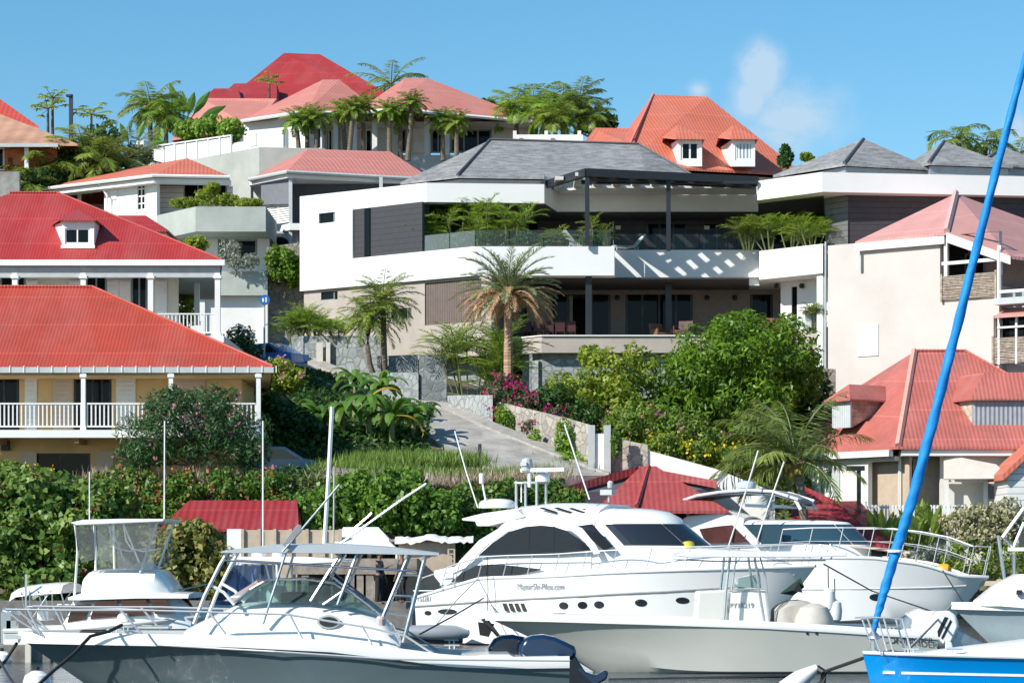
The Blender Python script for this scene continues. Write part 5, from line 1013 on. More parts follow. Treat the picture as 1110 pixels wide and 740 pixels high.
plant('ixora_hedge', 'low hedge flecked with orange and pink flowers below the yellow house terrace', 'hedge', G3(220,560,97), [(150,535,97,28,22,1.1),(195,532,97,28,20,1.1),(240,530,97,28,18,1.1),(285,530,97,26,18,1),(175,555,96.3,40,16,1),(310,545,96.8,20,18,1),(120,525,97.3,20,16,1)], .2, lm_ixora, 1.15, .6, trunk=.05, flowers=[(f_or, 110, .13, 'blossom'), (f_pink, 40, .12, 'blossom'), (f_yel, 12, .15, 'blossom')])
plant('croton_bush', 'small orange and yellow leaved bush at the left edge below the balcony', 'bush', G3(15,525,98.3), [(8,510,98.3,18,9,.7),(40,515,98.2,18,8,.6)], .2, lm_ixora, 1.1, .6, flowers=[(f_yel, 30, .14, 'blossom')])
plant('green_bush', 'bush with pink blossom behind the balcony end of the yellow house', 'bush', G3(310,425,112), [(300,405,112,20,14,1),(316,412,112,16,12,1),(285,420,112,22,16,1.1),(305,398,112.4,12,8,.6)], .22, lm_lime, 1.05, .5, trunk=.05, flowers=[(f_pink, 40, .15, 'blossom')])
plant('green_bush', 'dense mid green bushes filling the bank behind the yellow house corner', 'bush', G3(290,470,109), [(280,445,108,24,24,1.2),(300,460,109,22,26,1.2),(330,450,110,26,20,1.2)], .26, lm_dark, 1.1, .5, trunk=.06)
plant('frangipani', 'shrub with white flower clusters in front of the white garage', 'shrub', G3(268,395,125), [(262,368,125,15,13,.8),(272,382,125,12,10,.7),(255,378,125,9,9,.6)], .2, lm_olean, .9, .5, trunk=.06, flowers=[(f_wht, 60, .17, 'blossom')])
plant('round_shrub', 'dense green shrub sitting on the rubble stone pillar left of the villa', 'shrub', G3(308,315,139.8), [(308,287,139.8,17,18,.9),(298,280,139.8,9,12,.6),(318,296,139.8,9,16,.6)], .22, lm_mango, 1.3, .6, trunk=.05)
plant('round_shrub', 'grey leaved shrub below the sage planter of the white house', 'shrub', G3(255,292,139), [(248,274,139.2,12,14,.6),(265,283,139,16,8,.6)], .2, lm_silver, .9, .4, trunk=.04)
plant('green_bush', 'green bushes behind the veranda end of the crimson roofed house', 'bush', G3(200,352,128), [(200,312,128,14,16,1),(200,338,128,12,16,.9),(212,265,131,14,8,.8)], .26, lm_lime, 1.1, .5, trunk=.05)
plant('planter_shrubs', 'mixed green plants filling the sage planter of the white house', 'shrub', G3(235,225,141.5), [(200,220,142,16,5,.5),(225,213,142,12,10,.6),(245,217,142,14,6,.5),(270,220,141.5,16,4,.5),(232,203,142,7,5,.4)], .26, lm_lime, 1.0, .3, trunk=.03)
plant('clipped_hedge', 'clipped lime green hedge behind the white slatted terrace fence', 'hedge', G3(225,158,169), [(205,142,169,17,10,1),(228,139,168,20,12,1.1),(250,141,167,14,12,1)], .26, lm_areca, 1.4, .6)
plant('variegated_hedge', 'pale cream variegated hedge in front of the white picket fence at right', 'hedge', G3(1070,598,107.5), [(1050,568,107.5,28,18,1),(1090,565,107.5,28,20,1),(1065,585,107,34,12,.9)], .2, lm_var, 1.15, .6, trunk=.04)
plant('green_hedge', 'dark green seaside hedge below the variegated hedge', 'hedge', G3(1060,635,106.3), [(1050,608,106.3,30,22,1),(1095,610,106.3,30,24,1),(1030,620,106,18,16,.8)], .26, lm_palm, 1.1, .25, trunk=.04, cl=.3)
plant('silver_shrub', 'silvery grey shrub behind the bow rail of the right motor yacht', 'shrub', G3(1010,625,106.2), [(1000,605,106.3,16,14,.8),(1020,600,106.5,12,10,.7),(985,615,106.2,12,10,.6)], .17, lm_silver, 1.0, .35, trunk=.03)
plant('small_tree', 'small upright tree between the coral roof and the grey shingle roof', 'tree', G3(851,190,150), [(851,172,150,7,11,.6),(851,163,150,3.5,6,.4)], .3, lm_dark, 1.1, .5, trunk=.05)
plant('small_tree', 'tiny treetop showing above the grey shingle roof left of its first peak', 'tree', G3(875,185,158), [(874,170,158,6,4,.5),(878,173,158,5,3,.5)], .25, lm_palm, 1.0, .4, trunk=.04)
plant('hill_trees', 'dark treetops on the hilltop skyline left of the coral roof', 'tree', G3(655,150,190), [(655,132,190,14,7,1.2),(640,136,190,12,6,1.0),(525,116,200,16,7,1.2),(540,122,198,14,8,1)], .5, lm_dark, 1.1, .5, trunk=.08)
plant('hill_trees', 'dark green mass of garden trees below the orange house', 'tree', G3(90,200,152), [(70,185,152,26,16,1.6),(110,150,156,22,16,1.5),(98,172,153,22,16,1.5),(135,178,156,22,14,1.5),(45,195,150,22,12,1.3),(150,170,157,16,12,1.2)], .4, lm_dark, 1.1, .35, trunk=.1)
def papaya(px, pt_, pb, Y, s, label, mt=lm_palm):
    r = thing('papaya_tree', label, 'tree', tuple(P(px, pb, Y)), group='papaya trees on the hilltop'); t = P(px, pt_, Y); m = MB(); m.tube([P(px, pb, Y)-Vector((0,0,.5)), t], [.12, .07], 7); m.build('trunk', MT['bark'], r)
    C, Dr, N_ = [], [], []; m = MB()
    for k in range(17):
        a = 2.4*k; e = rng.uniform(-.3, .8); d = np.array([math.cos(a)*math.cos(e), math.sin(a)*math.cos(e), math.sin(e)]); c = np.array(t)+d*s*rng.uniform(.6, 1.05); m.tube([tuple(t), tuple(c)], .02, 4)
        for j in range(8): b = j*.78; v = np.array([math.cos(b), math.sin(b)*.6, -.25+math.sin(b)*.3]); C.append(c+v*s*.17); Dr.append(v); N_.append([0, -.3, 1])
    leaves('leaf_crown', np.array(C), np.array(Dr), np.array(N_)+rng.normal(0, .2, (len(C), 3)), s*.36, s*.13, rng.uniform(.2, 1, len(C)), mt, r); m.build('leaf_stalks', MT['stalk_green'], r)
papaya(52, 118, 165, 156, 1.15, 'papaya tree left of the navy hilltop post'); papaya(57, 106, 165, 157, .9, 'taller slim papaya tree behind the one left of the navy post')
papaya(99, 124, 165, 157, 1.2, 'papaya tree right of the navy hilltop post'); papaya(292, 88, 118, 198, 1.0, 'small papaya tree silhouetted on the dark red hilltop roof')
# banana grove
def banana(px, py, Y, h, nl, ll, label, yellow=0, mt=lm_banana, lean=0):
    b = P(px, py, Y); r = thing('banana_plant', label, 'banana plant', tuple(b), group='banana plants by the road'); t = b+Vector((lean, 0, h)); ll *= .82; m = MB(); m.tube([b-Vector((0,0,.3)), t], [.16, .08], 8); m.build('trunk', mat('banana_stem', (.20,.22,.09), .7, var=.3), r)
    for k in range(nl+4):
        a = 2.4*k+rng.uniform(-.3, .3); e = rng.uniform(.2, 1.3); L = ll*rng.uniform(.75, 1.1); hd = np.array([math.cos(a), math.sin(a), 0]); p = np.array(t); m = MB(); rings = []; n = 10; sd = np.cross(hd, [0, 0, 1.])
        for i in range(n+1):
            s = i/n; e -= .24*(.4+s*1.1); d = hd*math.cos(e)+np.array([0, 0, math.sin(e)]); w = ll*.115*math.sin(math.pi*min(1, .04+s*.96))**.6+.01; up = np.cross(sd, d); up = up*(1 if up[2] > 0 else -1)
            rg_ = rng.uniform(.82, 1.06, 2); rings.append([tuple(p-sd*w*rg_[0]-up*w*.35), tuple(p), tuple(p+sd*w*rg_[1]-up*w*.35)]); p = p+d*L/n
        m.loft(rings, closed=False, cap=False); me = m.build('leaf', lm_yban if k < yellow else mt, r, smooth=True)
        at = me.data.attributes.new('lv', 'FLOAT', 'POINT'); at.data.foreach_set('value', np.full(len(me.data.vertices), rng.uniform(.1, .95), dtype=np.float32))
for a in ((400,498,107,2.6,9,2.2,'banana plant at the middle of the grove with a yellowing leaf',1),(425,500,106.5,1.9,8,2.2,'banana plant with a big bright yellow hanging leaf',1),(372,500,107.5,2.3,9,2.2,'banana plant left of the middle one, in deep shade',0),(448,496,108,1.8,9,2.0,'rightmost banana plant beside the concrete road',0),(345,500,107.5,2.0,9,2.1,'banana plant at the left end of the grove',0),(412,470,111,2.0,9,2.0,'banana plant at the back of the grove below the curved wall',0),(385,455,112,1.7,8,2.0,'banana plant behind the grove near the grey post',0)): banana(*a)
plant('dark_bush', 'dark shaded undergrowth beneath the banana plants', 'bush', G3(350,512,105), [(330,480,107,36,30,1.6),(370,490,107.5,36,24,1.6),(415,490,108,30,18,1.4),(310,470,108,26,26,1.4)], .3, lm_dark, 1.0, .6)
# palms
palm('date_palm', 'tall date palm with a skirt of dry fronds in front of the villa', P(551,425,115.5), P(551,317,115.5), .2, 42, 2.75, .48, lm_date, elev=(-.05,1.45), droop=1.0, pairs=42, lw=.034, ang=.65, ldroop=.1, bark=mat('date_palm_bark', (.42,.27,.17), .95, kind='shingle', pitch=.22, col2=(.30,.19,.12), var=.25, bump=1.0), bulge=1.35)
r = bpy.data.objects['date_palm']; palmcrown(r, P(551,322,115.5), 44, 2.6, .42, lm_dry, elev=(-.15,.55), droop=1.2, pairs=36, lw=.036, ang=.6, name='dry_fronds', rach=mat('stalk_dry', (.45,.32,.2), .8, var=.2))
palm('twin_palm', 'left palm of the pair on the stone wall, leaning left', P(406,402,126.5), P(402,345,126.5), .13, 32, 1.9, .5, lm_palm, elev=(-.5,1.4), droop=1.1, pairs=30, lw=.046, bend=-.25)
palm('twin_palm', 'right taller palm of the pair on the stone wall before the villa wing', P(417,400,127), P(415,327,127), .15, 36, 2.1, .55, lm_palm, elev=(-.5,1.4), droop=1.1, pairs=30, lw=.046)
def areca(px, pb, Y, n, spread, h, flen, label, mt=lm_areca, ll=.42, grp=None, name='areca_palm', lw=.052):
    b = P(px, pb, Y); r = thing(name, label, 'palm', tuple(b), group=grp); m = MB(); n = int(n*1.4+.5)
    for k in range(n):
        o = Vector((rng.uniform(-spread, spread), rng.uniform(-.5, .5), 0)); t = b+o+Vector((o.x*.3, 0, h*rng.uniform(.35, 1.35))); m.tube([b+o*.6-Vector((0,0,.3)), t], .04, 5)
        palmcrown(r, t, 7, flen*rng.uniform(.8, 1.1), ll, mt, elev=(.3, 1.5), droop=1.05, pairs=20, lw=lw*.72, ang=.85, ldroop=.2, jitter=.5)
    m.build('cane_stems', MT['stalk_green'], r); return r
areca(345,366,130.8,8,1.6,.7,1.3,'golden areca palm clump on the grey green stone wall',grp='areca palms')
areca(322,370,131.5,4,.8,.8,1.3,'paler areca palm clump by the left end of the grey green wall',grp='areca palms')
areca(368,366,130.3,4,.9,.3,1.1,'low areca clump beside the twin palms',grp='areca palms')
areca(508,428,118.5,9,1.2,1.6,2.2,'bushy areca palm under the villa slatted screen, left of the date palm',ll=.6,grp='areca palms')
areca(524,432,118,6,.8,1.0,1.9,'lower areca palm beside the garage opening',ll=.55,grp='areca palms')
for px, h, nm in ((478,1.0,'leftmost'),(497,1.5,'second'),(515,1.3,'third'),(535,1.5,'fourth'),(556,1.2,'fifth')):
    areca(px,269,135.0-(px-478)*.02,3,.6,h,1.35,nm+' areca palm behind the upper terrace glass railing',ll=.5,grp='terrace palms')
for px, h, nm in ((589,.5,'low'),(607,.4,'small'),(646,.9,'upright')): areca(px,270,133.0,3,.4,h,1.0,nm+' terrace palm near the white lounge chair behind glass',ll=.35,mt=lm_palm,grp='terrace palms')
for px, h, nm in ((812,.5,'left drooping'),(835,.6,'second'),(858,.7,'third'),(880,.7,'right')): areca(px,266,134.3-(px-812)*.03,4,.6,h,1.25,nm+' palm in the planter on the right terrace of the villa',ll=.45,mt=lm_areca if px > 820 else lm_palm,grp='terrace palms')
areca(880,350,131.2,3,.2,.4,.8,'potted palm on the lower right balcony of the villa',ll=.35,mt=lm_palm,grp='terrace palms')
pot(880, 131.2, 14.3, .38, .75, 'pale grey round pot holding a palm on the lower right balcony', greyw)
plant('terrace_shrubs', 'low green shrubs along the glass railing of the villa upper terrace', 'shrub', G3(560,268,133), [(500,262,134.4,20,8,.4),(535,262,133.2,20,8,.4),(570,260,132.8,18,8,.4),(600,262,132.6,16,6,.4),(640,262,132.6,12,6,.4)], .2, lm_dark, 1.0, .4)
# hilltop row of pygmy palms
for k, (px, t, h) in enumerate(((321,131,0),(333,127,1),(343,128,0),(371,121,1),(383,118,0),(394,116,1),(422,120,0),(434,127,1),(447,112,0),(480,130,1),(495,133,0))):
    b = P(px+(-5 if k in (4,8) else 4 if k in (0,3) else 0), 168, 175+h*1.5)
    palm('pygmy_palm', ['leftmost pygmy palm of the hilltop row','second pygmy palm from the left, hilltop row','third pygmy palm from the left by the white corner','fourth pygmy palm, before the louvred door','fifth pygmy palm, in front of the louvre','sixth pygmy palm of the hilltop row, taller','seventh pygmy palm, in front of the dark doorway','eighth pygmy palm, leaning right','ninth pygmy palm, the tallest of the row','tenth pygmy palm by the wide dark windows','rightmost pygmy palm of the hilltop row'][k], b, P(px, t, 175+h*1.5), .16, 28, 1.35, .42, lm_palm if k % 3 else lm_areca, group='row of palms before the hilltop house', elev=(-.5,1.4), droop=1.1, pairs=24, lw=.062)
def coco(px, pb, pt_, Y, flen, nf, label, mt=lm_palm, az=None, ll=.9, lean=0, **k): return palm('coconut_palm', label, P(px-lean, pb, Y), P(px, pt_, Y), .16, nf, flen, ll, mt, elev=k.pop('elev', (-.5, 1.2)), droop=k.pop('droop', 1.05), pairs=36, lw=.07, az=az, ldroop=.55, **k)
coco(424,125,92,205,4.2,15,'coconut palm crown rising between the dark red and pink hilltop roofs', lm_palm)
coco(163,160,113,176,2.6,18,'bushy palm left on the hilltop above the terrace fence', lm_palm, group='hilltop palms'); coco(180,160,125,175,2.2,16,'yellower shorter palm above the terrace fence', lm_areca, group='hilltop palms')
coco(172,160,118,178,2.2,14,'dark palm behind the two above the terrace fence', lm_palm, group='hilltop palms')
for k, (px, t, Y, f, mt_) in enumerate(((560,112,183,3.2,lm_areca),(578,108,188,3.2,lm_palm),(594,116,180,2.8,lm_areca),(610,112,184,3.2,lm_palm),(628,104,186,3.4,lm_palm),(602,124,178,2.2,lm_palm),(640,122,184,2.4,lm_palm),(545,122,186,2.4,lm_palm))):
    coco(px, 155, t+3, Y, f*.8, 18, ['first yellow green palm right of the hilltop house','second palm of the hilltop clump, darker','low golden palm in the middle of the clump','palm of the clump beside the tallest one','tallest feathery palm of the hilltop clump','shortest front palm of the hilltop clump','rightmost drooping palm of the hilltop clump','small palm at the left start of the clump'][k], mt_, group='palm clump behind the villa roof')
coco(1036,175,150,160,2.6,11,'arching palm on the skyline left of the blue furled sail', lm_palm, group='skyline palms right', droop=2.0); coco(1068,175,154,161,2.6,11,'second arching palm on the skyline near the blue furled sail', lm_palm, group='skyline palms right', droop=2.0); coco(1106,178,166,160,2.4,10,'palm crown at the right edge of the skyline', lm_palm, group='skyline palms right')
for px, pb, t, f, nm in ((40,205,190,2.6,'leftmost'),(62,200,172,2.8,'middle'),(90,198,160,2.8,'tallest'),(110,195,172,2.6,'right'),(30,212,200,2.2,'lowest')):
    coco(px, pb, t, 149+(px%7)*.5, f, 16, nm+' feather palm of the clump below the orange house', lm_palm, group='palms below the orange house')
coco(140,188,172,154,2.8,14,'silver green fan of palm fronds left of the white house roof', lm_date, group='palms below the orange house', droop=.7)
def fanplant(px, pb, Y, h, label, mt=lm_banana, n=7, sp=.9):
    r = thing('travellers_palm', label, 'palm', tuple(P(px, pb, Y))); m = MB(); C = []
    for k in range(n):
        a = -sp+2*sp*k/(n-1)+rng.uniform(-.1, .1); d = Vector((math.sin(a), rng.uniform(-.2, .2), math.cos(a))); b = P(px, pb, Y)-Vector((0,0,.3)); L = h*rng.uniform(.8, 1.05); rings = []; s = Vector((d.z, 0, -d.x))
        for i in range(9):
            t = i/8; w = .01+h*.085*math.sin(math.pi*max(0, (t-.35)/.65)) if t > .35 else .03; p = b+d*L*t-Vector((0, 0, .25*t*t*abs(a)*h*.5)); rings.append([p-s*w+Vector((0,.05,0)), p, p+s*w+Vector((0,.05,0))])
        m = MB(); m.loft(rings, closed=False, cap=False); o = m.build('leaf', mt, r); at = o.data.attributes.new('lv', 'FLOAT', 'POINT'); at.data.foreach_set('value', np.full(len(o.data.vertices), rng.uniform(.1, .9), dtype=np.float32))
fanplant(200,135,180,3.4,'dark upright traveller palm behind the terrace hedge'); fanplant(143,160,172,2.6,'banana like plant at the left end of the terrace fence', n=4, sp=1.1)
for px, h, nm in ((958,2.0,'left'),(972,1.6,'second'),(985,1.7,'third'),(1004,2.3,'right')): fanplant(px,592,108.2,h,nm+' strap leaved plant in front of the picket fence', lm_palm, 9, .6)
# big coconut palm on the right
cb = P(872,600,105); r = palm('coconut_palm', 'large coconut palm with orange nuts in front of the coral roofed bungalow', cb, P(862,500,105), .2, 34, 3.7, 1.05, lm_coco, elev=(-.05,1.5), droop=1.15, pairs=44, lw=.045, ang=.75, ldroop=.75, bark=mat('coconut_bark', (.30,.26,.20), .95, kind='siding', pitch=.2, var=.3, bump=.8), bend=.15, az=[math.pi*.95, .15, 1.8, math.pi*.75, 2.4, math.pi*.85, -1.2, math.pi*1.15, -2.0, .9, 3.0, -2.7, 1.4])
mn = mat('coconut_husk', (.45,.34,.06), .6, var=.3)
for k in range(13):
    a = k*2.4; q = P(862,503,105)+Vector((math.cos(a)*.36, math.sin(a)*.3-.1, -.1-.12*(k%4))); m = MB(); m.lathe([(.02,-.15),(.1,-.1),(.13,0),(.1,.1),(.02,.14)], q, 10); m.build('coconut', mn, r, smooth=True)
palmcrown(r, P(862,497,105), 8, .9, .25, lm_dry, elev=(-.9,.6), droop=.8, pairs=14, lw=.04, name='flower_spathes', rach=MT['stalk_dry'])
# grasses
def grass(name, label, pts, n, h, mt, cat=None, w=.03, spread=.8, kind='stuff'):
    B = []; 
    for _ in range(n):
        i = rng.integers(0, len(pts)-1); t = rng.uniform(); a, b = P(*pts[i]), P(*pts[i+1]); p = a.lerp(b, t); B.append((p.x+rng.normal(0, .35), p.y+rng.normal(0, spread*.5), p.z+rng.uniform(-.1, .1)))
    B = np.array(B); d = np.c_[rng.normal(0, .35, n), rng.normal(0, .3, n), np.ones(n)]; L = h*rng.uniform(.3, 1.15, n); d /= np.linalg.norm(d, axis=1, keepdims=True)
    o = leaves(name, B+d*L[:, None]*.5, d, rng.normal(size=(n, 3)), L, w, rng.uniform(0, 1, n), mt); return tag(o, label, None, kind=kind)
grass('roadside_grass', 'green clump of long grass beside the road', [(378,508,101.5),(420,506,101.2),(470,505,101),(518,506,101)], 6200, .7, lm_grass, w=.03, spread=1.6)
grass('fountain_grass', 'dry pinkish fountain grass plumes along the roadside', [(350,522,98.4),(420,526,98.2),(480,526,98.4),(560,520,99),(612,520,99.5)], 2600, .55, lm_plume, w=.03, spread=2.2)
grass('fountain_grass', 'dry grass plumes below the yellow house', [(98,520,98.2),(140,522,98.2),(190,522,98),(235,522,98),(300,522,98.2)], 900, .6, lm_plume, w=.04, spread=.8)
grass('verge_grass', 'green verge along the foot of the rubble wall', [(508,478,111),(545,486,110),(590,500,108),(625,512,106)], 3200, .5, lm_grass, w=.03, spread=1.0)
def cover(name, label, x0, x1, y0, y1, n, s, mt):
    x = rng.uniform(x0, x1, n); y = rng.uniform(y0, y1, n); ok = np.array([(555+a/b*F) > -60 and (555+a/b*F) < 1180 for a, b in zip(x, y)]); x, y = x[ok], y[ok]
    z = np.array([gz(a, b)-.1 for a, b in zip(x, y)]); k = len(x); q = usph(k); q[:, 2] = abs(q[:, 2])+.3
    o = leaves(name, np.c_[x, y, z+rng.uniform(0, .35, k)], rng.normal(size=(k, 3)), q, s*rng.uniform(.6, 1.3, k), s*.5, np.clip(rng.normal(.4, .25, k), 0, 1), mt); return tag(o, label, None, kind='stuff')
cover('ground_cover', 'leafy ground cover on the slope below the villa', 2, 17, 106, 131, 26000, .3, lm_hedge)
cover('ground_cover', 'leafy ground cover on the bank behind the yellow house', -13, -3.5, 104, 127, 14000, .3, lm_dark)
cover('ground_cover', 'scrub on the bank above the quay', -17, 4, 92, 98.3, 12000, .26, lm_ixora)
cover('ground_cover', 'scrub on the hilltop slope among the houses', -27, 3, 150, 180, 26000, .45, lm_dark)

grass('verge_grass', 'green tufts and weeds along the top of the low pale concrete wall', [(345,510,99.6),(430,514,99.4),(520,518,99.6),(600,516,100.6)], 4200, .5, lm_grass, w=.03, spread=1.6)
# ---------------------------------------------------------------- boats
gel = mat('white_gelcoat', (.84,.84,.82), .22, var=.03, vs=.5, coat=.4); gel2 = mat('cream_gelcoat', (.66,.66,.62), .25, var=.05, vs=.6, coat=.4)
hgrey = mat('slate_hull_paint', (.105,.14,.15), .16, var=.08, vs=.6, coat=.6); hpale = mat('pale_hull_paint', (.50,.50,.45), .2, var=.05, vs=.5, coat=.5)
blueh = mat('blue_hull_paint', (.0,.28,.76), .18, var=.04, vs=.7, coat=.6); nonskid = mat('nonskid_deck', (.62,.62,.58), .8, var=.08)
yglass = mat('tinted_yacht_glass', (.018,.022,.028), .05, var=0, spec=.8); cglass = glass('clear_windscreen', (.78,.90,.88), .08); vinyl = glass('clear_vinyl', (.95,.96,.95), .05, .1, .9)
rubber = mat('black_rubber', (.015,.015,.016), .6, var=.1); rope = mat('dark_rope', (.03,.03,.032), .9, var=.2); ropew = mat('pale_rope', (.5,.48,.42), .9, var=.2)
canvasg = mat('grey_canvas', (.30,.31,.32), .85, var=.1); canvasb = mat('stone_canvas', (.52,.49,.44), .9, var=.12, vs=1.5, bump=.3, bs=5); alum = mat('brushed_aluminium', (.62,.64,.66), .3, var=.05, metal=.9)
bluec = mat('blue_sail_canvas', (.0,.24,.66), .7, var=.12, vs=2, bump=.5, bs=9); boot = mat('dark_boot_stripe', (.02,.02,.03), .35, var=0)
navyeng = mat('midnight_cowling', (.008,.03,.075), .18, var=.03, coat=.7)
def lin(ks, x):
    for a, b in zip(ks[:-1], ks[1:]):
        if x <= b[0]: t = (x-a[0])/(b[0]-a[0]); return a[1]+(b[1]-a[1])*t
    return ks[-1][1]
HS = {}
def hside(root, x, z):
    L, bm_, sheer, rake, flare, draft, full, tw = HS[root.name]; t = min(.995, max(0, x/L)); w_ = bm_
    for _ in range(12):
        w = bm_*(tw+(1-tw)*min(1, t/.35)) if t < full else bm_*max(0.012, math.cos((t-full)/(1-full)*math.pi/2)**.62); zs = lin(sheer, L*t); cw_ = w*(1-flare*max(0, (t-.45)/.55)**1.1); cz = .05+.55*max(0, (t-.5)/.5)**1.6; kz = -draft*(1-max(0, (t-.7)/.3)**2)
        s_ = min(1, max(0, (z-cz)/(zs-cz))); w_ = cw_*.94+(w-cw_*.94)*s_**1.5; t = min(.995, max(0, (x+rake*max(0, (t-.55)/.45)**1.5*(1-(z-kz)/(zs-kz)))/L))
    return w_
def onside(root, fr, px, py, sg):
    c = sg*1.5
    for _ in range(8): q = fr.y(px, py, c); c = sg*hside(root, q.x, q.z)
    return fr.y(px, py, c)
def hull(root, L, bm_, sheer, mt, rake=1.2, flare=.55, draft=.5, full=.45, gun=None, gh=.14, bootz=.12, tw=.9, deckm=None):
    """hull from stern x=0 to bow x=L, bow raked; sheer = [(x,z)...]"""
    N_ = 26; rings = []; tops = []; HS[root.name] = (L, bm_, sheer, rake, flare, draft, full, tw)
    for i in range(N_+1):
        t = i/N_; x = L*t; w = bm_*(tw+(1-tw)*min(1, t/.35)) if t < full else bm_*max(0.012, math.cos((t-full)/(1-full)*math.pi/2)**.62); zs = lin(sheer, x); r = []
        cw_ = w*(1-flare*max(0, (t-.45)/.55)**1.1); cz = .05+.55*max(0, (t-.5)/.5)**1.6; kz = -draft*(1-max(0, (t-.7)/.3)**2)+0*t
        for (u, v) in ((0, kz), (.55, kz*.45+cz*.1), (1.0, cz)):
            xx = x-rake*max(0, (t-.55)/.45)**1.5*(1-(v-kz)/(zs-kz)); r.append((xx, cw_*u*(.94 if u == 1 else 1), v))
        for s in (.3, .62, .85, 1.0):
            v = cz+(zs-cz)*s; xx = x-rake*max(0, (t-.55)/.45)**1.5*(1-(v-kz)/(zs-kz)); ww = cw_*.94+(w-cw_*.94)*s**1.5; r.append((xx, ww, v))
        ring = r+[(a, -b, c) for a, b, c in reversed(r[1:])]; rings.append(ring); tops.append((r[-1][0], r[-1][1], zs))
    m = MB(); m.loft(rings, closed=True, cap=False); m.add([rings[0][k] for k in range(len(rings[0]))], [tuple(range(len(rings[0])))]); h = m.build('hull', mt, root, smooth=True, local=True)
    m = MB(); vs = []; 
    for (x, w, z) in tops: vs += [(x, w-.012 if w > .03 else w, z-.03), (x, -w+.012 if w > .03 else -w, z-.03)]
    m.add(vs, [(2*i, 2*i+1, 2*i+3, 2*i+2) for i in range(N_)]); m.build('deck', deckm or nonskid, root, local=True)
    if gun:
        gr = []
        for (x, w, z) in tops: gr.append([(x, w+.02, z-gh*.5), (x, w+.035, z), (x, max(0, w-.0), z+gh*.5), (x, max(-.01, w-.14), z+gh*.5), (x, max(-.01, w-.14), z-.02), ])
        for s in (1, -1): m = MB(); m.loft([[(a, b*s, c) for a, b, c in g] for g in gr]); m.build('gunwale', gun, root, smooth=True, local=True)
    return tops
def prof(root, fr, pts, c0, c1, name, mt, bevel=.02, par=None, smooth=False, plane=None):
    """pixel side profile on local plane y=(plane or c0), extruded from y=c0 to y=c1"""
    q = [fr.y(a, b, c0 if plane is None else plane) for a, b in pts]; m = MB(); m.slab([(p.x, c0, p.z) for p in q], (0, c1-c0, 0)); return m.build(name, mt, par or root, local=True, bevel=bevel, smooth=smooth)
def tubes(root, fr, lines, c, r, name, mt, mirror=False, n=6):
    o = []
    for s in ((1, -1) if mirror else (1,)):
        m = MB()
        for l in lines: m.tube([(p.x, c*s, p.z) for p in (fr.y(a, b, c) for a, b in l)], r, n)
        o.append(m.build(name, mt, root, local=True))
    return o
def pxof(fr, p): w = fr.T @ Vector(p); return CX+w.x/w.y*F
def fitb(fr, x, w, z, px):
    b = .2
    while b < 4 and max(pxof(fr, (x+b*math.cos(a), w*math.sin(a), z)) for a in np.linspace(-1.57, 1.57, 21)) < px: b += .05
    return b
def front(root, fr, par, x0, wt, zt, x1, wb, zb, pxt, pxb, zd, mt, white=gel, cr=1):
    bt, bb = fitb(fr, x0, wt, zt, pxt), fitb(fr, x1, wb, zb, pxb); xb_ = x0-.6; A = np.linspace(-math.pi/2, math.pi/2, 25)
    def ring(x, b, w, z, k=1): return [(xb_, -w*k, z)]+[(x+b*k*math.cos(a), w*k*math.sin(a), z) for a in A]+[(xb_, w*k, z)]
    m = MB(); m.loft([ring(x1, bb, wb*1.03, zd), ring(x1, bb, wb, zb), ring(x0, bt, wt, zt), ring(x0, bt, wt, zt+.05*cr, .97), ring(x0, bt, wt, zt+.12*cr, .8), ring(x0, bt, wt, zt+.155*cr, .55), ring(x0, bt, wt, zt+.17*cr, .25)]); f = m.build('coachroof_front', white, par, local=True, smooth=True)
    for i0, i1 in ((1, 8), (8, 16), (16, 23)):
        rg = []
        for i in range(i0, i1+1):
            a = A[i]+(.012 if i == i0 else -.012 if i == i1 else 0); lo = Vector((x1+bb*math.cos(a), wb*math.sin(a), zb)); hi = Vector((x0+bt*math.cos(a), wt*math.sin(a), zt)); o = Vector((math.cos(a), math.sin(a)*.8, .45)).normalized()*.03; l2 = lo.lerp(hi, .06)+o; h2 = lo.lerp(hi, .94)+o; rg.append([l2-o*1.2, l2, h2, h2-o*1.2])
        m = MB(); m.loft(rg); m.build('windscreen', mt, f, local=True, smooth=False)
    return bt, bb
def dome(root, c, r, h, name, mt, n=18):
    m = MB(); m.lathe([(r, 0), (r, h*.45), (r*.93, h*.7), (r*.7, h*.9), (r*.3, h), (.01, h*1.005)], c, n); return m.build(name, mt, root, local=True, smooth=True)
def cabin(root, st, name='cabin', mt=gel, smooth=True, par=None, sh=.12):
    """st: (x, zdeck, zroof, wbottom, wtop)"""
    rings = []
    for (x, zd, zr, wb, wt) in st:
        h = zr-zd; rings.append([(x, -wb, zd), (x, -(wb*.45+wt*.55), zd+h*.55), (x, -wt, zr-min(sh, h*.25)), (x, -wt*(.86 if sh < .2 else .78), zr-min(sh*.28, h*.1)), (x, -wt*.4, zr+.02), (x, wt*.4, zr+.02), (x, wt*(.86 if sh < .2 else .78), zr-min(sh*.28, h*.1)), (x, wt, zr-min(sh, h*.25)), (x, (wb*.45+wt*.55), zd+h*.55), (x, wb, zd)])
    m = MB(); m.loft(rings); return m.build(name, mt, par or root, local=True, smooth=smooth)
def rail(root, fr, top, posts, c, r=.016, name='guard_rail', mirror=True, mid=None, mt=None):
    L = [top]+[[(a, b), (p, q)] for a, b, p, q in posts]+([mid] if mid else []); return tubes(root, fr, L, c, r, name, mt or inox, mirror)
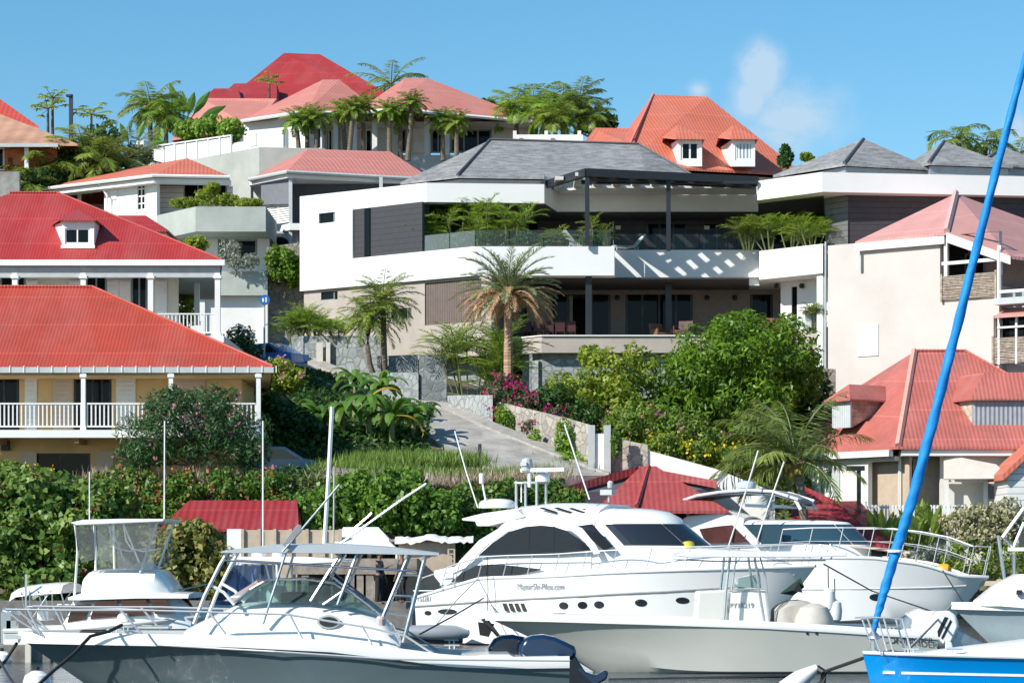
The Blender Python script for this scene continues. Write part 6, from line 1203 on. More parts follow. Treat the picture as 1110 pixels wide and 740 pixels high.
# ---- foreground express cruiser, bow to the left
o = P(613, 700, 45.0); crz = thing('cabin_cruiser', 'nearest white and slate hulled sport cabin cruiser with aluminium hardtop frame and two dark outboards', 'motorboat', (o.x, o.y, 0), 181.5)
fr = Fr((o.x, o.y, 0), 181.5); lx = lambda px, c=1.6: fr.y(px, 700, c).x
L = lx(20, 0); zy = lambda py, c=1.6: fr.y(300, py, c).z
sh = [(0, .74), (lx(550), .73), (lx(488), .76), (lx(439), .87), (lx(358), 1.02), (lx(250), 1.10), (lx(100), 1.12), (L+.1, 1.13)]
tops = hull(crz, L, 1.6, sh, hgrey, rake=1.6, flare=.6, full=.38, gun=gel, gh=.2)
st = []
for px, yt, w in ((196,684,.7),(212,676,.9),(234,666,1.05),(255,656,1.12),(290,652.5,1.16),(335,652.5,1.2),(375,657,1.22),(411,667,1.24),(424,680,1.25),(433,696,1.25)):
    x = lx(px, 1.2); zd = lin(sh, x)+.05; st.append((x, zd, max(zy(yt, 1.1), zd+.02), w, w*.82))
cb = cabin(crz, st, 'trunk_cabin')
for s in (1, -1):
    c = 1.22*s; q = fr.y(356, 673.5, 1.2); m = MB(); cx0, cz0 = q.x, q.z; rg = [(math.cos(a)*.16*(1 if abs(math.cos(a)) > .5 else .9), math.sin(a)*.085) for a in np.linspace(0, 2*math.pi, 17)[:-1]]
    m.slab([(cx0+a*1.25, c*.925, cz0+b*1.4) for a, b in rg], (0, .03*s, 0)); w_ = m.build('side_window', greyw, cb, local=True); m = MB(); m.slab([(cx0+a, c*.925+.031*s, cz0+b) for a, b in rg], (0, .01*s, 0)); m.build('pane', yglass, w_, local=True)
for s in (1, -1):
    pts = [(255,652),(270,639),(288,628.5),(330,627),(362,632),(390,649),(413,667),(380,659),(335,653.5),(290,653)]; q = [fr.y(a, b, .98) for a, b in pts]
    m = MB(); m.slab([(p.x, .98*s*(1 if i in (0, 6, 7, 8, 9) else .9), p.z) for i, p in enumerate(q)], (0, .012*s, 0)); m.build('windscreen_pane', cglass, crz, local=True)
    m = MB(); m.tube([(p.x, .98*s*(1 if i in (0, 6) else .9), p.z) for i, p in enumerate(q[:7])], .022, 6); m.build('windscreen_frame', alum, crz, local=True)
q0, q1 = fr.y(256, 652, .98), fr.y(288, 628.5, .9); m = MB(); m.slab([(q0.x, -.97, q0.z), (q0.x+.3, 0, q0.z), (q0.x, .97, q0.z), (q1.x, .87, q1.z), (q1.x+.2, 0, q1.z), (q1.x, -.87, q1.z)], (.015, 0, .01)); m.build('windscreen_front', cglass, crz, local=True)
# hardtop
q = [fr.y(a, b, 0) for a, b in ((246,596),(300,589.5),(360,588),(420,591.5),(476,598.5),(476,601.5),(400,600),(320,599),(246,599))]
rings = []
for k in range(7):
    y = -1.25+2.5*k/6; e = 1-.012*abs(k-3)**1.5; rings.append([(p.x, y, p.z if i > 4 else p.z-.03*(abs(k-3)/3)**2) for i, p in enumerate(q)])
m = MB(); m.loft(rings); m.build('hardtop', mat('hardtop_grey', (.50,.54,.57), .4, var=.05), crz, local=True, smooth=True)
tubes(crz, fr, [[(247,597),(238,613),(222,645),(210,676)]], 1.15, .035, 'hardtop_strut', gel, True)
tubes(crz, fr, [[(310,598),(300,630),(285,676)]], 1.2, .024, 'hardtop_strut', alum, True)
for ln in ([(369,600),(337,651)], [(387,600),(366,655)], [(443,601),(415,668)], [(461,601),(437,696)]): tubes(crz, fr, [ln], 1.15, .03, 'hardtop_strut', alum, True)
tubes(crz, fr, [[(229,634),(243,642),(254,655)]], 1.12, .03, 'strut_brace', gel, True)
for l in ([(426,645),(449,646)],[(434,623),(454,624)],[(419,664),(443,667)]): tubes(crz, fr, [l], 1.15, .02, 'ladder_rung', alum)
tubes(crz, fr, [[(243,607),(330,612),(451,619)]], 1.17, .018, 'side_rail', alum, True)
tubes(crz, fr, [[(357,622),(395,652),(413,666)],[(372,640),(350,655)]], 1.1, .02, 'brace', alum, True)
rail(crz, fr, [(6,660),(60,661),(154,661),(240,663.5),(312,665.5),(401,680),(440,689),(477,713)], [(30,660,44,687),(131,661,154,687),(227,663,245,687),(314,665,328,693),(392,677,405,702),(466,705,478,714)], 1.42, .02, 'bow_rail')
tubes(crz, fr, [[(6,660),(20,672),(46,688)],[(30,672),(48,690)]], .5, .018, 'pulpit', inox, True)
tubes(crz, fr, [[(229,676),(234,673),(258,673),(263,677)]], .7, .014, 'grab_rail', inox, True)
for px in (101, 115): 
    pass
m = MB(); q = fr.y(101, 687, 0); m.box(q.x-.22, q.x+.22, -.16, .16, q.z-.12, q.z+.08); m.build('windlass', rubber, crz, local=True, bevel=.03)
m = MB(); q = fr.y(40, 689, 0); m.box(q.x-.3, q.x+.55, -.12, .12, q.z-.05, q.z+.02); m.build('anchor_roller', inox, crz, local=True)
m = MB(); q = fr.y(413, 673, 1.2); m.lathe([(.08, -.07), (.085, .04), (.06, .09)], (q.x, 1.3, q.z), 10); m.build('navigation_light', mat('red_lens_housing', (.6,.5,.48), .4), crz, local=True)
prof(crz, fr, [(500,712),(528,709),(552,709),(560,713),(608,712),(608,722),(500,722)], -1.4, 1.4, 'cockpit_coaming', gel, .02, plane=1.4)
m = MB(); q = fr.y(300, 650, .3); m.lathe([(.02,0),(.17,.05),(.2,.25),(.15,.4),(.02,.42)], (q.x, .2, q.z-.15), 12); m.build('helm_seat', gel2, crz, local=True, smooth=True)
m = MB(); q = fr.y(325, 650, 0); m.box(q.x-.35, q.x+.3, -.6, .6, q.z-.1, q.z+.14); m.build('dashboard', rubber, crz, local=True, bevel=.04)
for px0, c0, nm in ((0, .05, 'near'), (-33, -.85, 'far')):
    cp = [(561,709),(562.5,699),(568,691),(576,687.5),(588,686.5),(600,689),(612,694.5),(621,699),(624,704),(622,712),(610,716),(575,717)]
    cw_ = prof(crz, fr, [(a+px0, b) for a, b in cp], c0, c0+.52, 'outboard_cowling', navyeng, .07, smooth=True)
    lg = [(609,714),(623,709),(628,718),(634,727),(645,731),(655,725),(659,727),(657,735),(647,741),(634,750),(622,760),(616,745),(613,728)]
    prof(crz, fr, [(a+px0, b) for a, b in lg], c0+.16, c0+.36, 'drive_leg', navyeng, .03, par=cw_)
tubes(crz, fr, [[(306,598),(330,570),(368,525)]], 1.3, .02, 'outrigger_pole', greyw, False)
prof(crz, fr, [(306,590),(323,568),(327,569),(327,576),(313,589)], 1.22, 1.32, 'outrigger_base', canvasg, .01)
tubes(crz, fr, [[(366,591),(436,541),(462,524)]], -1.2, .022, 'outrigger_pole', alum, False); tubes(crz, fr, [[(378,578),(403,556)]], -1.25, .02, 'outrigger_brace', alum, False)
tubes(crz, fr, [[(351.5,590),(356,520),(360,441)]], .6, .04, 'radio_antenna', gel, False); tubes(crz, fr, [[(361.5,590),(362.5,505)]], .3, .018, 'radio_antenna', ropew, False)
tubes(crz, fr, [[(285,592),(285,456)]], -.5, .014, 'radio_antenna', gel, False)
def line(name, label, pts, r, mt, cat='rope'):
    m = MB(); m.tube([P(*p) for p in pts], r, 6); return tag(m.build(name, mt), label, cat)
line('mooring_line', 'black mooring line dropping from the slate hulled cruiser foredeck to the lower left corner', [(132,677,44),(118,684,43.5),(98,689,43.2),(80,708,42.6),(55,729,42),(38,745,41.5)], .03, rope)
line('mooring_line', 'black mooring line crossing the extreme lower left corner', [(18,697,44.8),(5,717,44),(-12,735,43)], .03, rope)
line('mooring_line', 'thin black line crossing below the pontoon at the left edge', [(-5,708,44),(8,730,43),(16,742,42.5)], .025, rope)
# ---- centre console boat, bow to the left
o = P(1006, 700, 56.9); cs = thing('console_boat', 'long pale hulled open fishing boat with T top, covered seat and white outboards', 'motorboat', (o.x, o.y, 0), 180)
fr = Fr((o.x, o.y, 0), 180); lx = lambda px, c=1.4: fr.y(px, 700, c).x; L = lx(526, 0)
sh = [(0, .82), (lx(900), .98), (lx(830), 1.06), (lx(703), 1.14), (lx(600), 1.19), (L+.1, 1.21)]
hull(cs, L, 1.42, sh, hpale, rake=2.6, flare=.62, full=.36, gun=gel, gh=.16)
zy = lambda py, c=0: fr.y(700, py, c).z
t_ = prof(cs, fr, [(728,600),(740,598),(860,597.5),(905,598.5),(905,603),(860,604),(740,604),(728,603)], -1.05, 1.05, 'hard_top', gel, .02)
for l in ([(791,604),(787,640),(784.5,676)], [(818,604),(823,640),(829,676)]): tubes(cs, fr, [l], .75, .032, 'top_leg', alum, True)
tubes(cs, fr, [[(798,604),(793,640)],[(824,604),(830,625),(832,645),(834,672)]], .7, .02, 'inner_leg', alum, True)
tubes(cs, fr, [[(735,606),(780,608),(895,607)],[(892,600),(900,590),(907,596),(900,606)]], .9, .018, 'rod_rack', alum, True)
co_ = prof(cs, fr, [(789,640),(826,638),(831,680),(786,680)], -.45, .45, 'console', gel, .04)
prof(cs, fr, [(797,626),(815,622),(822,638),(795,640)], -.42, .42, 'console_windscreen', cglass, .0, par=co_)
textmesh('PY18219', .15, 'registration', mat('grey_lettering', (.25,.27,.3), .5, var=0), co_, (fr.y(804,656,.46).x, .462, zy(656,.46)), (R(90), 0, R(180)))
tubes(cs, fr, [[(790,638),(806,637),(826,638)]], .5, .02, 'console_rail', inox, True)
prof(cs, fr, [(753,640),(784,638),(781,680),(750,680)], -.5, .5, 'helm_seat', gel2, .05)
# covered leaning post and cushion
m = MB(); rings = []
for k in range(13):
    t = k/12; px = 838+66*t; q = fr.y(px, 680, 0); h = (.0+.62*math.sin(math.pi*min(1, .12+t*.95))**.45)*(1 if t < .97 else .6)+random.uniform(-.02, .02); w = .5+.05*math.sin(t*9); zb = 1.0-.05*t
    rings.append([(q.x, -w-.1, zb-.1), (q.x, -w, zb+h*.75), (q.x, -w*.5, zb+h), (q.x, w*.5, zb+h*.98), (q.x, w, zb+h*.8), (q.x, w+.12+.05*math.sin(t*17), zb-.1)])
m.loft(rings); m.build('seat_cover', canvasb, cs, local=True, smooth=True)
m = MB(); q = fr.y(882, 676, .7); m.lathe([(.46,-.1),(.42,.25),(.3,.48),(.12,.56),(.01,.57)], (q.x, .75, .95), 12); m.build('canvas_bag', canvasb, cs, local=True, smooth=True)
prof(cs, fr, [(1006,688),(1012,692),(1018,716),(1010,722),(1004,722)], -1.2, 1.2, 'transom_bracket', gel, .02)
textmesh('CONTENDER', .17, 'hull_lettering', mat('black_lettering', (.02,.02,.03), .4, var=0), cs, tuple(onside(cs, fr, 984, 694, 1)+Vector((0, .035, 0))), (R(90), 0, R(177)), sx=1.05)
for k, (c0, dx) in enumerate(((.35, 2), (-.25, -12), (-.85, -25))):
    p_ = [(1001+dx,669),(1010+dx,662),(1023+dx,661),(1031+dx,666),(1034+dx,678),(1027+dx,695),(1017+dx,704),(1007+dx,698),(998+dx,682)]
    c_ = prof(cs, fr, [(a, b) for a, b in p_], c0, c0+.5, 'outboard_cowling', gel, .07, smooth=True)
    prof(cs, fr, [(1016+dx,703),(1028+dx,693),(1036+dx,682),(1048+dx,689),(1062+dx,696),(1064+dx,703),(1048+dx,706),(1028+dx,709)], c0+.14, c0+.36, 'drive_leg', alum, .03, par=c_)
    if k == 0:
        prof(cs, fr, [(1024,668),(1028,669),(1018,690),(1014,688)], c0+.501, c0+.508, 'cowling_stripe', boot, 0, par=c_); prof(cs, fr, [(1030,671),(1032,673),(1022,693),(1020,691)], c0+.501, c0+.508, 'cowling_stripe', boot, 0, par=c_)
prof(cs, fr, [(980,664),(992,659),(1003,662),(1006,672),(982,674)], -.9, -.3, 'stern_locker', gel, .05)
m = MB(); q = fr.y(875, 684, 1.45); 
for dx in (0, .2): m = MB(); q_ = onside(cs, fr, 875+dx*50, 686, 1); m.lathe([(.03, -.01), (.03, .015)], q_, 10, 'Y'); m.build('drain_fitting', rubber, cs, local=True)
ank = thing('anchor', 'dark plough anchor hanging at the bow of the pale fishing boat', 'anchor', tuple(P(530,675,57)))
m = MB(); m.slab([P(521,671,57), P(528,669,57), P(545,692,56.9), (P(538,689,57))], (0,.12,0)); m.build('fluke', rubber, ank); m = MB(); m.slab([P(518,674,57.1), P(536,676,57.1), P(530,690,57.1), P(520,688,57.1)], (0,.25,0)); m.build('shank', rubber, ank)
# ---- large white motor yacht, bow towards the camera and right
YA = -32
co0 = P(445, 697, 75); ca, sa = math.cos(R(YA)), math.sin(R(YA)); cen = Vector((co0.x-2.05*sa*1, co0.y+2.05*ca, 0)); y1 = thing('motor_yacht', 'large white motor yacht with dark arched side windows and raked windscreen, behind the console boat', 'yacht', (cen.x, cen.y, 0), YA)
fr = Fr(cen, YA); c = -2.0; lx = lambda px, c=-2.0: fr.y(px, 640, c).x; zz_ = lambda px, py, c=-2.0: fr.y(px, py, c).z
d0 = fr.y(884, 613, 0); L = d0.x
sh = [(0, 1.35), (lx(470), 1.55), (lx(520), zz_(520,626)), (lx(600), zz_(600,624)), (lx(662), zz_(662,620)), (lx(742,-1.5), zz_(742,617,-1.5)), (L+.1, d0.z)]
hull(y1, L, 2.05, sh, gel, rake=1.9, flare=.55, full=.42, gun=gel, gh=.08, draft=.6)
def onhull(px, py, c=-2.06): return fr.y(px, py, c)
wk = lambda px: -1.995 if px < 620 else -1.995+((px-620)/250)**2*1.15
m = MB(); m.tube([onside(y1, fr, px, py, -1) for px, py in ((447,657),(485,654.5),(520,652),(560,649.5),(600,647.5),(630,646),(660,644),(690,642.5),(720,641),(750,639),(780,637))], .035, 6); m.build('rub_rail', canvasg, y1, local=True)
for px, py, rx, rz in ((464,664,.11,.06),(485,662.5,.3,.07),(611,656,.13,.09),(631.5,655.5,.13,.09),(649.5,655,.13,.09),(695,653,.15,.09),(740,650.5,.16,.08)):
    m = MB(); q = onside(y1, fr, px, py, -1); cc = q.y; m.slab([(q.x+math.cos(a)*rx*1.15, -hside(y1, q.x+math.cos(a)*rx*1.15, q.z+math.sin(a)*rz*1.15)-.012, q.z+math.sin(a)*rz*1.15) for a in np.linspace(0, 2*math.pi, 17)[:-1]], (.0, .1, 0)); m.build('porthole', yglass, y1, local=True)
for px in (545, 551.5, 558, 564.5): m = MB(); q0, q1 = fr.y(px-2.5, 653.5, -2.08), fr.y(px+1.5, 662, -2.08); m.slab([(q0.x, -1.99, q0.z), (q0.x+.12, -1.99, q0.z), (q1.x+.1, -1.99, q1.z), (q1.x-.03, -1.99, q1.z)], (0, .1, 0)); m.build('vent_slot', yglass, y1, local=True)
textmesh('MasterSki-Pilou.com', .24, 'hull_lettering', MT['grey_lettering'], y1, tuple(onside(y1, fr, 586, 635.5, -1)+Vector((0, -.024, 0))), (R(88), 0, 0), sx=.8, shear=.15)
textmesh('PY152281', .22, 'registration', MT['grey_lettering'], y1, tuple(onside(y1, fr, 457, 648.5, -1)+Vector((0, -.02, 0))), (R(90), 0, 0), sx=.8)
# superstructure
def roofz(px):
    return lin([(505,zz_(505,559,-1.5)),(520,zz_(520,553,-1.4)),(560,zz_(560,546.5,-1.2)),(600,zz_(600,544.5,-1.2)),(640,zz_(640,547,-1.2)),(662,zz_(662,561,-1.2)),(700,zz_(700,590,-1)),(720,zz_(720,604,-1))], px)
st = []
for px, wb, wt in ((476,1.5,1.42),(492,1.6,1.45),(515,1.66,1.45),(545,1.7,1.45),(580,1.7,1.42),(612,1.68,1.4),(640,1.62,1.36)):
    x = lx(px, -1.6); zd = lin(sh, x)-.05; zr = {476: zz_(476,633,-1.6), 492: zz_(492,618,-1.6), 515: zz_(515,590,-1.55)}.get(px, roofz(px)); st.append((x, zd, zr, wb, wt))
xf = lx(640, -1.6)
yc = cabin(y1, st, 'superstructure', sh=.48)
x1_ = fr.y(667, 593, -1.5).x; z1_ = zz_(667, 592.5, -1.5)
front(y1, fr, yc, xf-.05, 1.33, zz_(642,566.5,-1.36), x1_, 1.5, z1_, 740, 772, lin(sh, x1_)-.05, yglass, cr=2.6)
cabin(y1, [(x1_+.3, 1.9, z1_+.0, 1.4, 1.25), (x1_+2.2, 1.95, z1_-.04, 1.25, 1.05), (x1_+3.6, 2.0, z1_-.14, .85, .7), (x1_+5.0, 2.05, 2.22, .35, .25)], 'foredeck')
def sidepoly(pts, name, mt, wb=1.68, wt=1.43, zlo=2.0, zhi=4.0, off=.02, th=.05):
    """polygon lying on the inclined cabin side"""
    n = Vector((0, -(zhi-zlo), -(wb-wt))).normalized(); p0 = Vector((0, -wb, zlo)); q = [fr.pl(a, b, p0, n)+Vector((0, 0, 0))+n*off for a, b in pts]
    for s in (1, -1): m = MB(); m.slab([(p.x, p.y*s, p.z) for p in q], (0, .0+th*s, 0)); m.build(name, mt, yc, local=True)
zhi = roofz(580)
sidepoly([(519,601.5),(534,588),(552,576),(570,570.5),(587,569),(601,570.5),(615,575),(629,584),(641,595.5),(600,600)], 'saloon_window', yglass, zhi=zhi, wt=1.44)
sidepoly([(489,630),(502,620),(517,612.5),(534,611),(560,613),(588,616.5),(566,622),(540,627.5),(510,630)], 'lower_window', yglass, wb=1.72, wt=1.62, zhi=zhi, off=.04)
for a in (573, 600): sidepoly([(a,570),(a+1.2,570),(a+1.2,600),(a,600)], 'window_bar', boot, zhi=zhi, off=.026, wt=1.44)
sidepoly([(612,569),(618,566),(632,572),(646,589),(652,600),(645,601),(638,590),(627,580)], 'window_pillar', gel, zhi=zhi, off=.05, wt=1.42)
sidepoly([(477,634),(500,606),(520,585),(548,568),(585,561),(620,566),(612,569),(587,566),(556,573),(530,589),(512,607),(492,630)], 'arch_moulding', gel, zhi=zhi, off=.03, wt=1.44)
q = [fr.y(a, b, -1.35) for a, b in ((501,562),(512,559),(525,556),(560,551),(570,560),(530,570),(518,570),(516,565),(503,564))]; m = MB(); m.slab([(p.x, -1.42, p.z) for p in q], (0, 2.84, 0)); m.build('aft_overhang', gel, yc, local=True, bevel=.03)
for k, (a, b, p_, q_) in enumerate(((585,552,602,557),(601,552,618,557),(617,552.5,633,557.5),(631,553.5,646,558.5))):
    zr = roofz(610); n = Vector((.06, -.34, .31)).normalized(); p0 = Vector((lx(610,-1.3), -1.4, zr-.46)); q4 = [fr.pl(u_, v_, p0, n)+n*.03 for u_, v_ in ((a, b-.6), (a+4, b-1), (p_+3, q_-1), (p_, q_))]
    m = MB(); m.slab(q4, (0, 0, .02)); m.build('skylight_slot', yglass, yc, local=True)
sidepoly([(619,570.5),(642,567.5),(664,592),(656,597),(648,590),(634,577)], 'quarter_window', yglass, zhi=zhi, off=.03, wt=1.40)
dome(y1, (lx(535,-.6), -.4, roofz(545)-.02), .55, .28, 'radar_plinth', gel)
pm = lambda px, py, cc=-.4: fr.y(px, py, cc)
q = pm(576, 545); m = MB()
for dx in (-.35, .35): m.box(q.x+dx-.03, q.x+dx+.03, -.7, -.64, q.z-.4, pm(576,521).z); m.box(q.x+dx-.03, q.x+dx+.03, -.18, -.12, q.z-.4, pm(576,521).z)
m.box(q.x-.4, q.x+.4, -.72, -.08, pm(576,524).z, pm(576,522).z); m.build('mast_frame', alum, y1, local=True)
q = pm(588, 522); dome(y1, (q.x, -.4, q.z), .22, .3, 'satellite_dome', gel)
q = pm(594, 509.5); m = MB(); m.box(q.x-.75, q.x+.75, -.75, -.62, q.z-.06, q.z+.06); m.box(q.x-.5, q.x-.4, -.74, -.66, q.z-.5, q.z-.061); m.build('radar_scanner', gel, y1, local=True, bevel=.03)
q = pm(577, 503); m = MB(); m.lathe([(.16,-.2),(.17,0),(.14,.14),(.05,.18)], (q.x, -.7, q.z), 12); m.box(q.x-.1, q.x+.1, -.9, -.86, q.z-.06, q.z+.05); m.build('camera_turret', greyw, y1, local=True, smooth=False)
q = pm(569, 524); m = MB(); m.lathe([(.02,-.55),(.02,-.02),(.17,0),(.16,.03),(.03,.05)], (q.x, -.6, q.z), 12); m.build('aerial_disc', gel, y1, local=True)
q = pm(660, 540, -.9); m = MB(); m.lathe([(.03,0),(.03,.35)], (q.x, -.9, q.z-.1), 8); m.box(q.x-.22, q.x+.16, -1.02, -.8, q.z+.1, q.z+.25); m.lathe([(.08,.3),(.09,.45),(.04,.5)], (q.x+.05, -.9, q.z), 10); m.build('searchlight', greyw, y1, local=True)
for ln, nm in (([(639,541),(628,508),(612,460)], 'whip_antenna'), ([(518,550),(505,510),(493,467)], 'whip_antenna')): tubes(y1, fr, [ln], -1.0, .022, nm, gel, False)
tubes(y1, fr, [[(528,550),(523,524)]], -.9, .03, 'short_aerial', gel, False); q = pm(522, 522, -.9); m = MB(); m.lathe([(.07,-.05),(.08,.22),(.05,.25)], (q.x, -.9, q.z), 10); m.build('aerial_cap', gel, y1, local=True)
def yrail(base, h, name):
    for s in (1, -1):
        m = MB(); T_ = []
        for i, (px, c_) in enumerate(base):
            x = lx(px, c_); z = lin(sh, x); T_.append((x-.12 if i else x, (c_+.03)*s, z+h)); m.tube([(x-.0, c_*s, z), (x+.18, (c_+.02)*s, z+h)], .016, 5)
        m.tube([(a+.18, b, c) for a, b, c in T_], .02, 6); m.build(name, inox, y1, local=True)
yrail([(478,-1.98),(492,-1.98),(518,-1.98),(545,-1.98),(571,-1.98),(600,-1.98),(630,-1.98),(662,-1.9),(700,-1.78),(742,-1.5),(785,-1.12),(830,-.66),(868,-.22)], .62, 'guard_rail')
tubes(y1, fr, [[(447,652),(452,634),(458,626),(470,622),(486,621)],[(448,640),(470,640)]], -1.9, .02, 'stern_rail', inox, True)
prof(y1, fr, [(470,618),(484,615),(492,614),(486,628),(478,634),(470,624)], -1.5, 1.5, 'stern_seat_back', gel, .04)
q = lx(470); m = MB(); m.box(-1.1, .02, -1.9, 1.9, .28, .42); m.build('swim_platform', canvasg, y1, local=True, bevel=.03)
m = MB(); m.box(.05, 1.9, -1.6, 1.6, 1.2, 1.5); m.build('cockpit_seat', mat('dark_slate_cushion', (.08,.09,.1), .8), y1, local=True, bevel=.05)
q = fr.y(746, 592, -.6); m = MB(); m.lathe([(.02,-.16),(.15,-.12),(.2,0),(.15,.13),(.02,.16)], (q.x, -.6, q.z), 12); m.build('yellow_float', mat('dull_yellow', (.6,.55,.05), .6, var=.2), y1, local=True, smooth=True)
m = MB(); m.box(q.x-.75, q.x-.3, -.8, -.5, q.z-.15, q.z-.05); m.build('folded_cover', mat('teal_cloth', (.03,.14,.13), .8), y1, local=True)
a1_ = thing('anchor', 'dark green stowed anchor under the bow tip of the large white yacht', 'anchor', tuple(P(860,635,67.8)))
m = MB(); m.slab([P(846,643,68), P(868,626,67.7), P(872,636,67.7), P(860,645,68)], (0,.2,0)); m.build('fluke', mat('dark_green_cloth', (.02,.05,.035), .8), a1_); m = MB(); m.slab([P(860,640,67.6), P(866,630,67.6), P(870,642,67.6)], (0,.2,0)); m.build('shank', rubber, a1_)
tubes(y1, fr, [[(528,603),(529,640),(528,662)]], -2.2, .012, 'fender_line', rope, False)
# grey tender by the stern
td = thing('inflatable_tender', 'grey inflatable tube of a small tender tied at the stern of the large white yacht', 'dinghy', (X(478,72.5),72.5,0))
m = MB(); m.tube([(-.9,0,.42),(-.3,-.05,.4),(.4,-.03,.38),(.75,.1,.36)], [.16,.2,.2,.1], 12); m.tube([(-.9,1.2,.42),(-.3,1.25,.4),(.4,1.2,.38),(.75,1.0,.36)], [.16,.2,.2,.1], 12); m.build('tube', mat('grey_hypalon', (.30,.32,.35), .5, var=.05), td, local=True, smooth=True)
m = MB(); m.box(-.8,.6,-.05,1.3,.1,.25); m.build('floor', rubber, td, local=True)
# ---- second motor yacht on the right
YB = -20; bw = P(1072, 625, 99); ca, sa = math.cos(R(YB)), math.sin(R(YB)); L = 13.2; cen = Vector((bw.x-L*ca, bw.y-L*sa, 0)); y2 = thing('motor_yacht', 'second white motor yacht with arched grey sunshade roof and blue tinted windscreen, bow pointing right', 'yacht', (cen.x, cen.y, 0), YB)
fr = Fr(cen, YB); lx = lambda px, c=-2.1: fr.y(px, 620, c).x; zz_ = lambda px, py, c=-2.1: fr.y(px, py, c).z
sh = [(0, 1.6), (lx(850), zz_(850,604)), (lx(945,-2), zz_(945,604,-2)), (lx(999,-1.7), zz_(999,611,-1.7)), (L*.93, bw.z+.03), (L+.1, bw.z)]
hull(y2, L, 2.15, sh, gel, rake=1.5, flare=.4, full=.5, gun=gel, gh=.1, draft=.6)
m = MB(); m.tube([(L*t, -hside(y2, L*t, z), z) for t, z in ((.05,1.25),(.3,1.28),(.45,1.3),(.55,1.31),(.65,1.33),(.75,1.35),(.84,1.38),(.9,1.42),(.94,1.45))], .035, 6); m.build('rub_rail', gel2, y2, local=True)
zrf = zz_(840, 553, -1.3); xb0 = lx(740, -1.6)
xw1 = fr.y(806, 567, -1.45).x; xw2 = fr.y(827, 592, -1.6).x
st = [(lx(725,-1.5), 1.5, zz_(730,570,-1.5), 1.7, 1.5), (lx(745,-1.5), 1.6, zz_(745,556,-1.5), 1.7, 1.5), (lx(780,-1.5), 1.7, zz_(780,552,-1.5), 1.7, 1.48), (xw1, 1.8, zz_(806,560,-1.4), 1.72, 1.45), (xw1+1.2, 1.85, zz_(806,563,-1.4), 1.7, 1.4)]
st = st[:4]
yc = cabin(y2, st, 'superstructure')
front(y2, fr, yc, xw1-.1, 1.42, zz_(806,567,-1.45), xw2, 1.6, zz_(828,591,-1.6), 922, 944, 1.7, mat('blue_tinted_glass', (.03,.07,.10), .06, var=0, spec=.8))
cabin(y2, [(xw2+.3, 1.7, zz_(828,591,-1.6)+.02, 1.5, 1.35), (xw2+3, 1.72, zz_(828,591,-1.6)-.1, 1.35, 1.1), (xw2+4.6, 1.75, 2.05, .9, .7), (xw2+5.6, 1.75, 1.9, .4, .3)], 'foredeck'); zwb = zz_(828,591,-1.6)
def sp2(pts, name, mt, off=.03):
    n = Vector((0, -2.0, -.25)).normalized(); p0 = Vector((0, -1.7, 1.8)); q = [fr.pl(a, b, p0, n)+n*off for a, b in pts]
    for s in (1, -1): m = MB(); m.slab([(p.x, p.y*s, p.z) for p in q], (0, .04*s, 0)); m.build(name, mt, yc, local=True)
rglass = mat('reddish_reflecting_glass', (.12,.045,.045), .1, var=.3, vs=1.5, spec=.8)
sp2([(758,573),(778,570),(794,568.5),(812,587),(790,588),(765,588)], 'saloon_window', rglass); sp2([(808,570),(826,589),(818,590),(800,569)], 'window_pillar', gel, .06)
sp2([(806,568),(845,567.5),(850,590),(828,592)], 'side_windscreen', MT['blue_tinted_glass'], .04)
rings = []
for px, py in ((738,543),(755,537),(781,533),(810,531.5),(838,533),(855,537.5),(865,542)):
    q = fr.y(px, py, -1.2); rings.append([(q.x, -1.35, q.z-.12), (q.x, -1.2, q.z), (q.x, -.5, q.z+.08), (q.x, .5, q.z+.08), (q.x, 1.2, q.z), (q.x, 1.35, q.z-.12)])
m = MB(); m.loft(rings); m.build('sunshade_roof', mat('sunshade_grey', (.30,.32,.35), .6, var=.08), y2, local=True, smooth=True)
tubes(y2, fr, [[(738,543),(755,537),(781,533),(810,531),(838,532.5),(865,541)]], -1.38, .06, 'roof_rim', gel, True)
for l in ([(741,543),(746,558)], [(862,541),(868,552)]): tubes(y2, fr, [l], -1.3, .07, 'roof_support', gel, True)
m = MB(); q0, q1 = fr.y(808,549,-.9), fr.y(874,550,-.9); m.slab([(q0.x, -.95, q0.z+.0), (q1.x, -.95, q1.z-.05), (q1.x, .95, q1.z-.05), (q0.x, .95, q0.z)], (0, 0, .12)); m.build('sunroof', mat('sunroof_glass', (.10,.16,.22), .2, var=.1), y2, local=True)
q = fr.y(809, 529, -.3); dome(y2, (q.x, -.3, q.z), .38, .3, 'radar_dome', mat('white_blue_dome', (.5,.62,.72), .3), 18)
def yr2(base, h, name):
    for s in (1, -1):
        m = MB(); T_ = []
        for i, (t, w) in enumerate(base): x = L*t; z = lin(sh, x); T_.append((x+.25, w*s*.97, z+h)); m.tube([(x, w*s, z), (x+.25, w*s*.97, z+h)], .02, 5)
        m.tube(T_, .028, 6); m.tube([(a-.1, b, c-h*.45) for a, b, c in T_], .014, 5); m.build(name, inox, y2, local=True)
yr2([(.40,2.05),(.49,2.03),(.58,1.98),(.67,1.8),(.76,1.5),(.85,1.1),(.93,.6),(.985,.2)], 1.15, 'guard_rail')
q = fr.y(1023, 617, -.9); m = MB(); m.lathe([(.03,-.3),(.2,-.2),(.25,0),(.2,.2),(.06,.3)], (q.x, -.9, q.z), 12, 'X'); m.build('orange_float', mat('orange_float', (.8,.38,.02), .45, var=.1), y2, local=True, smooth=True)
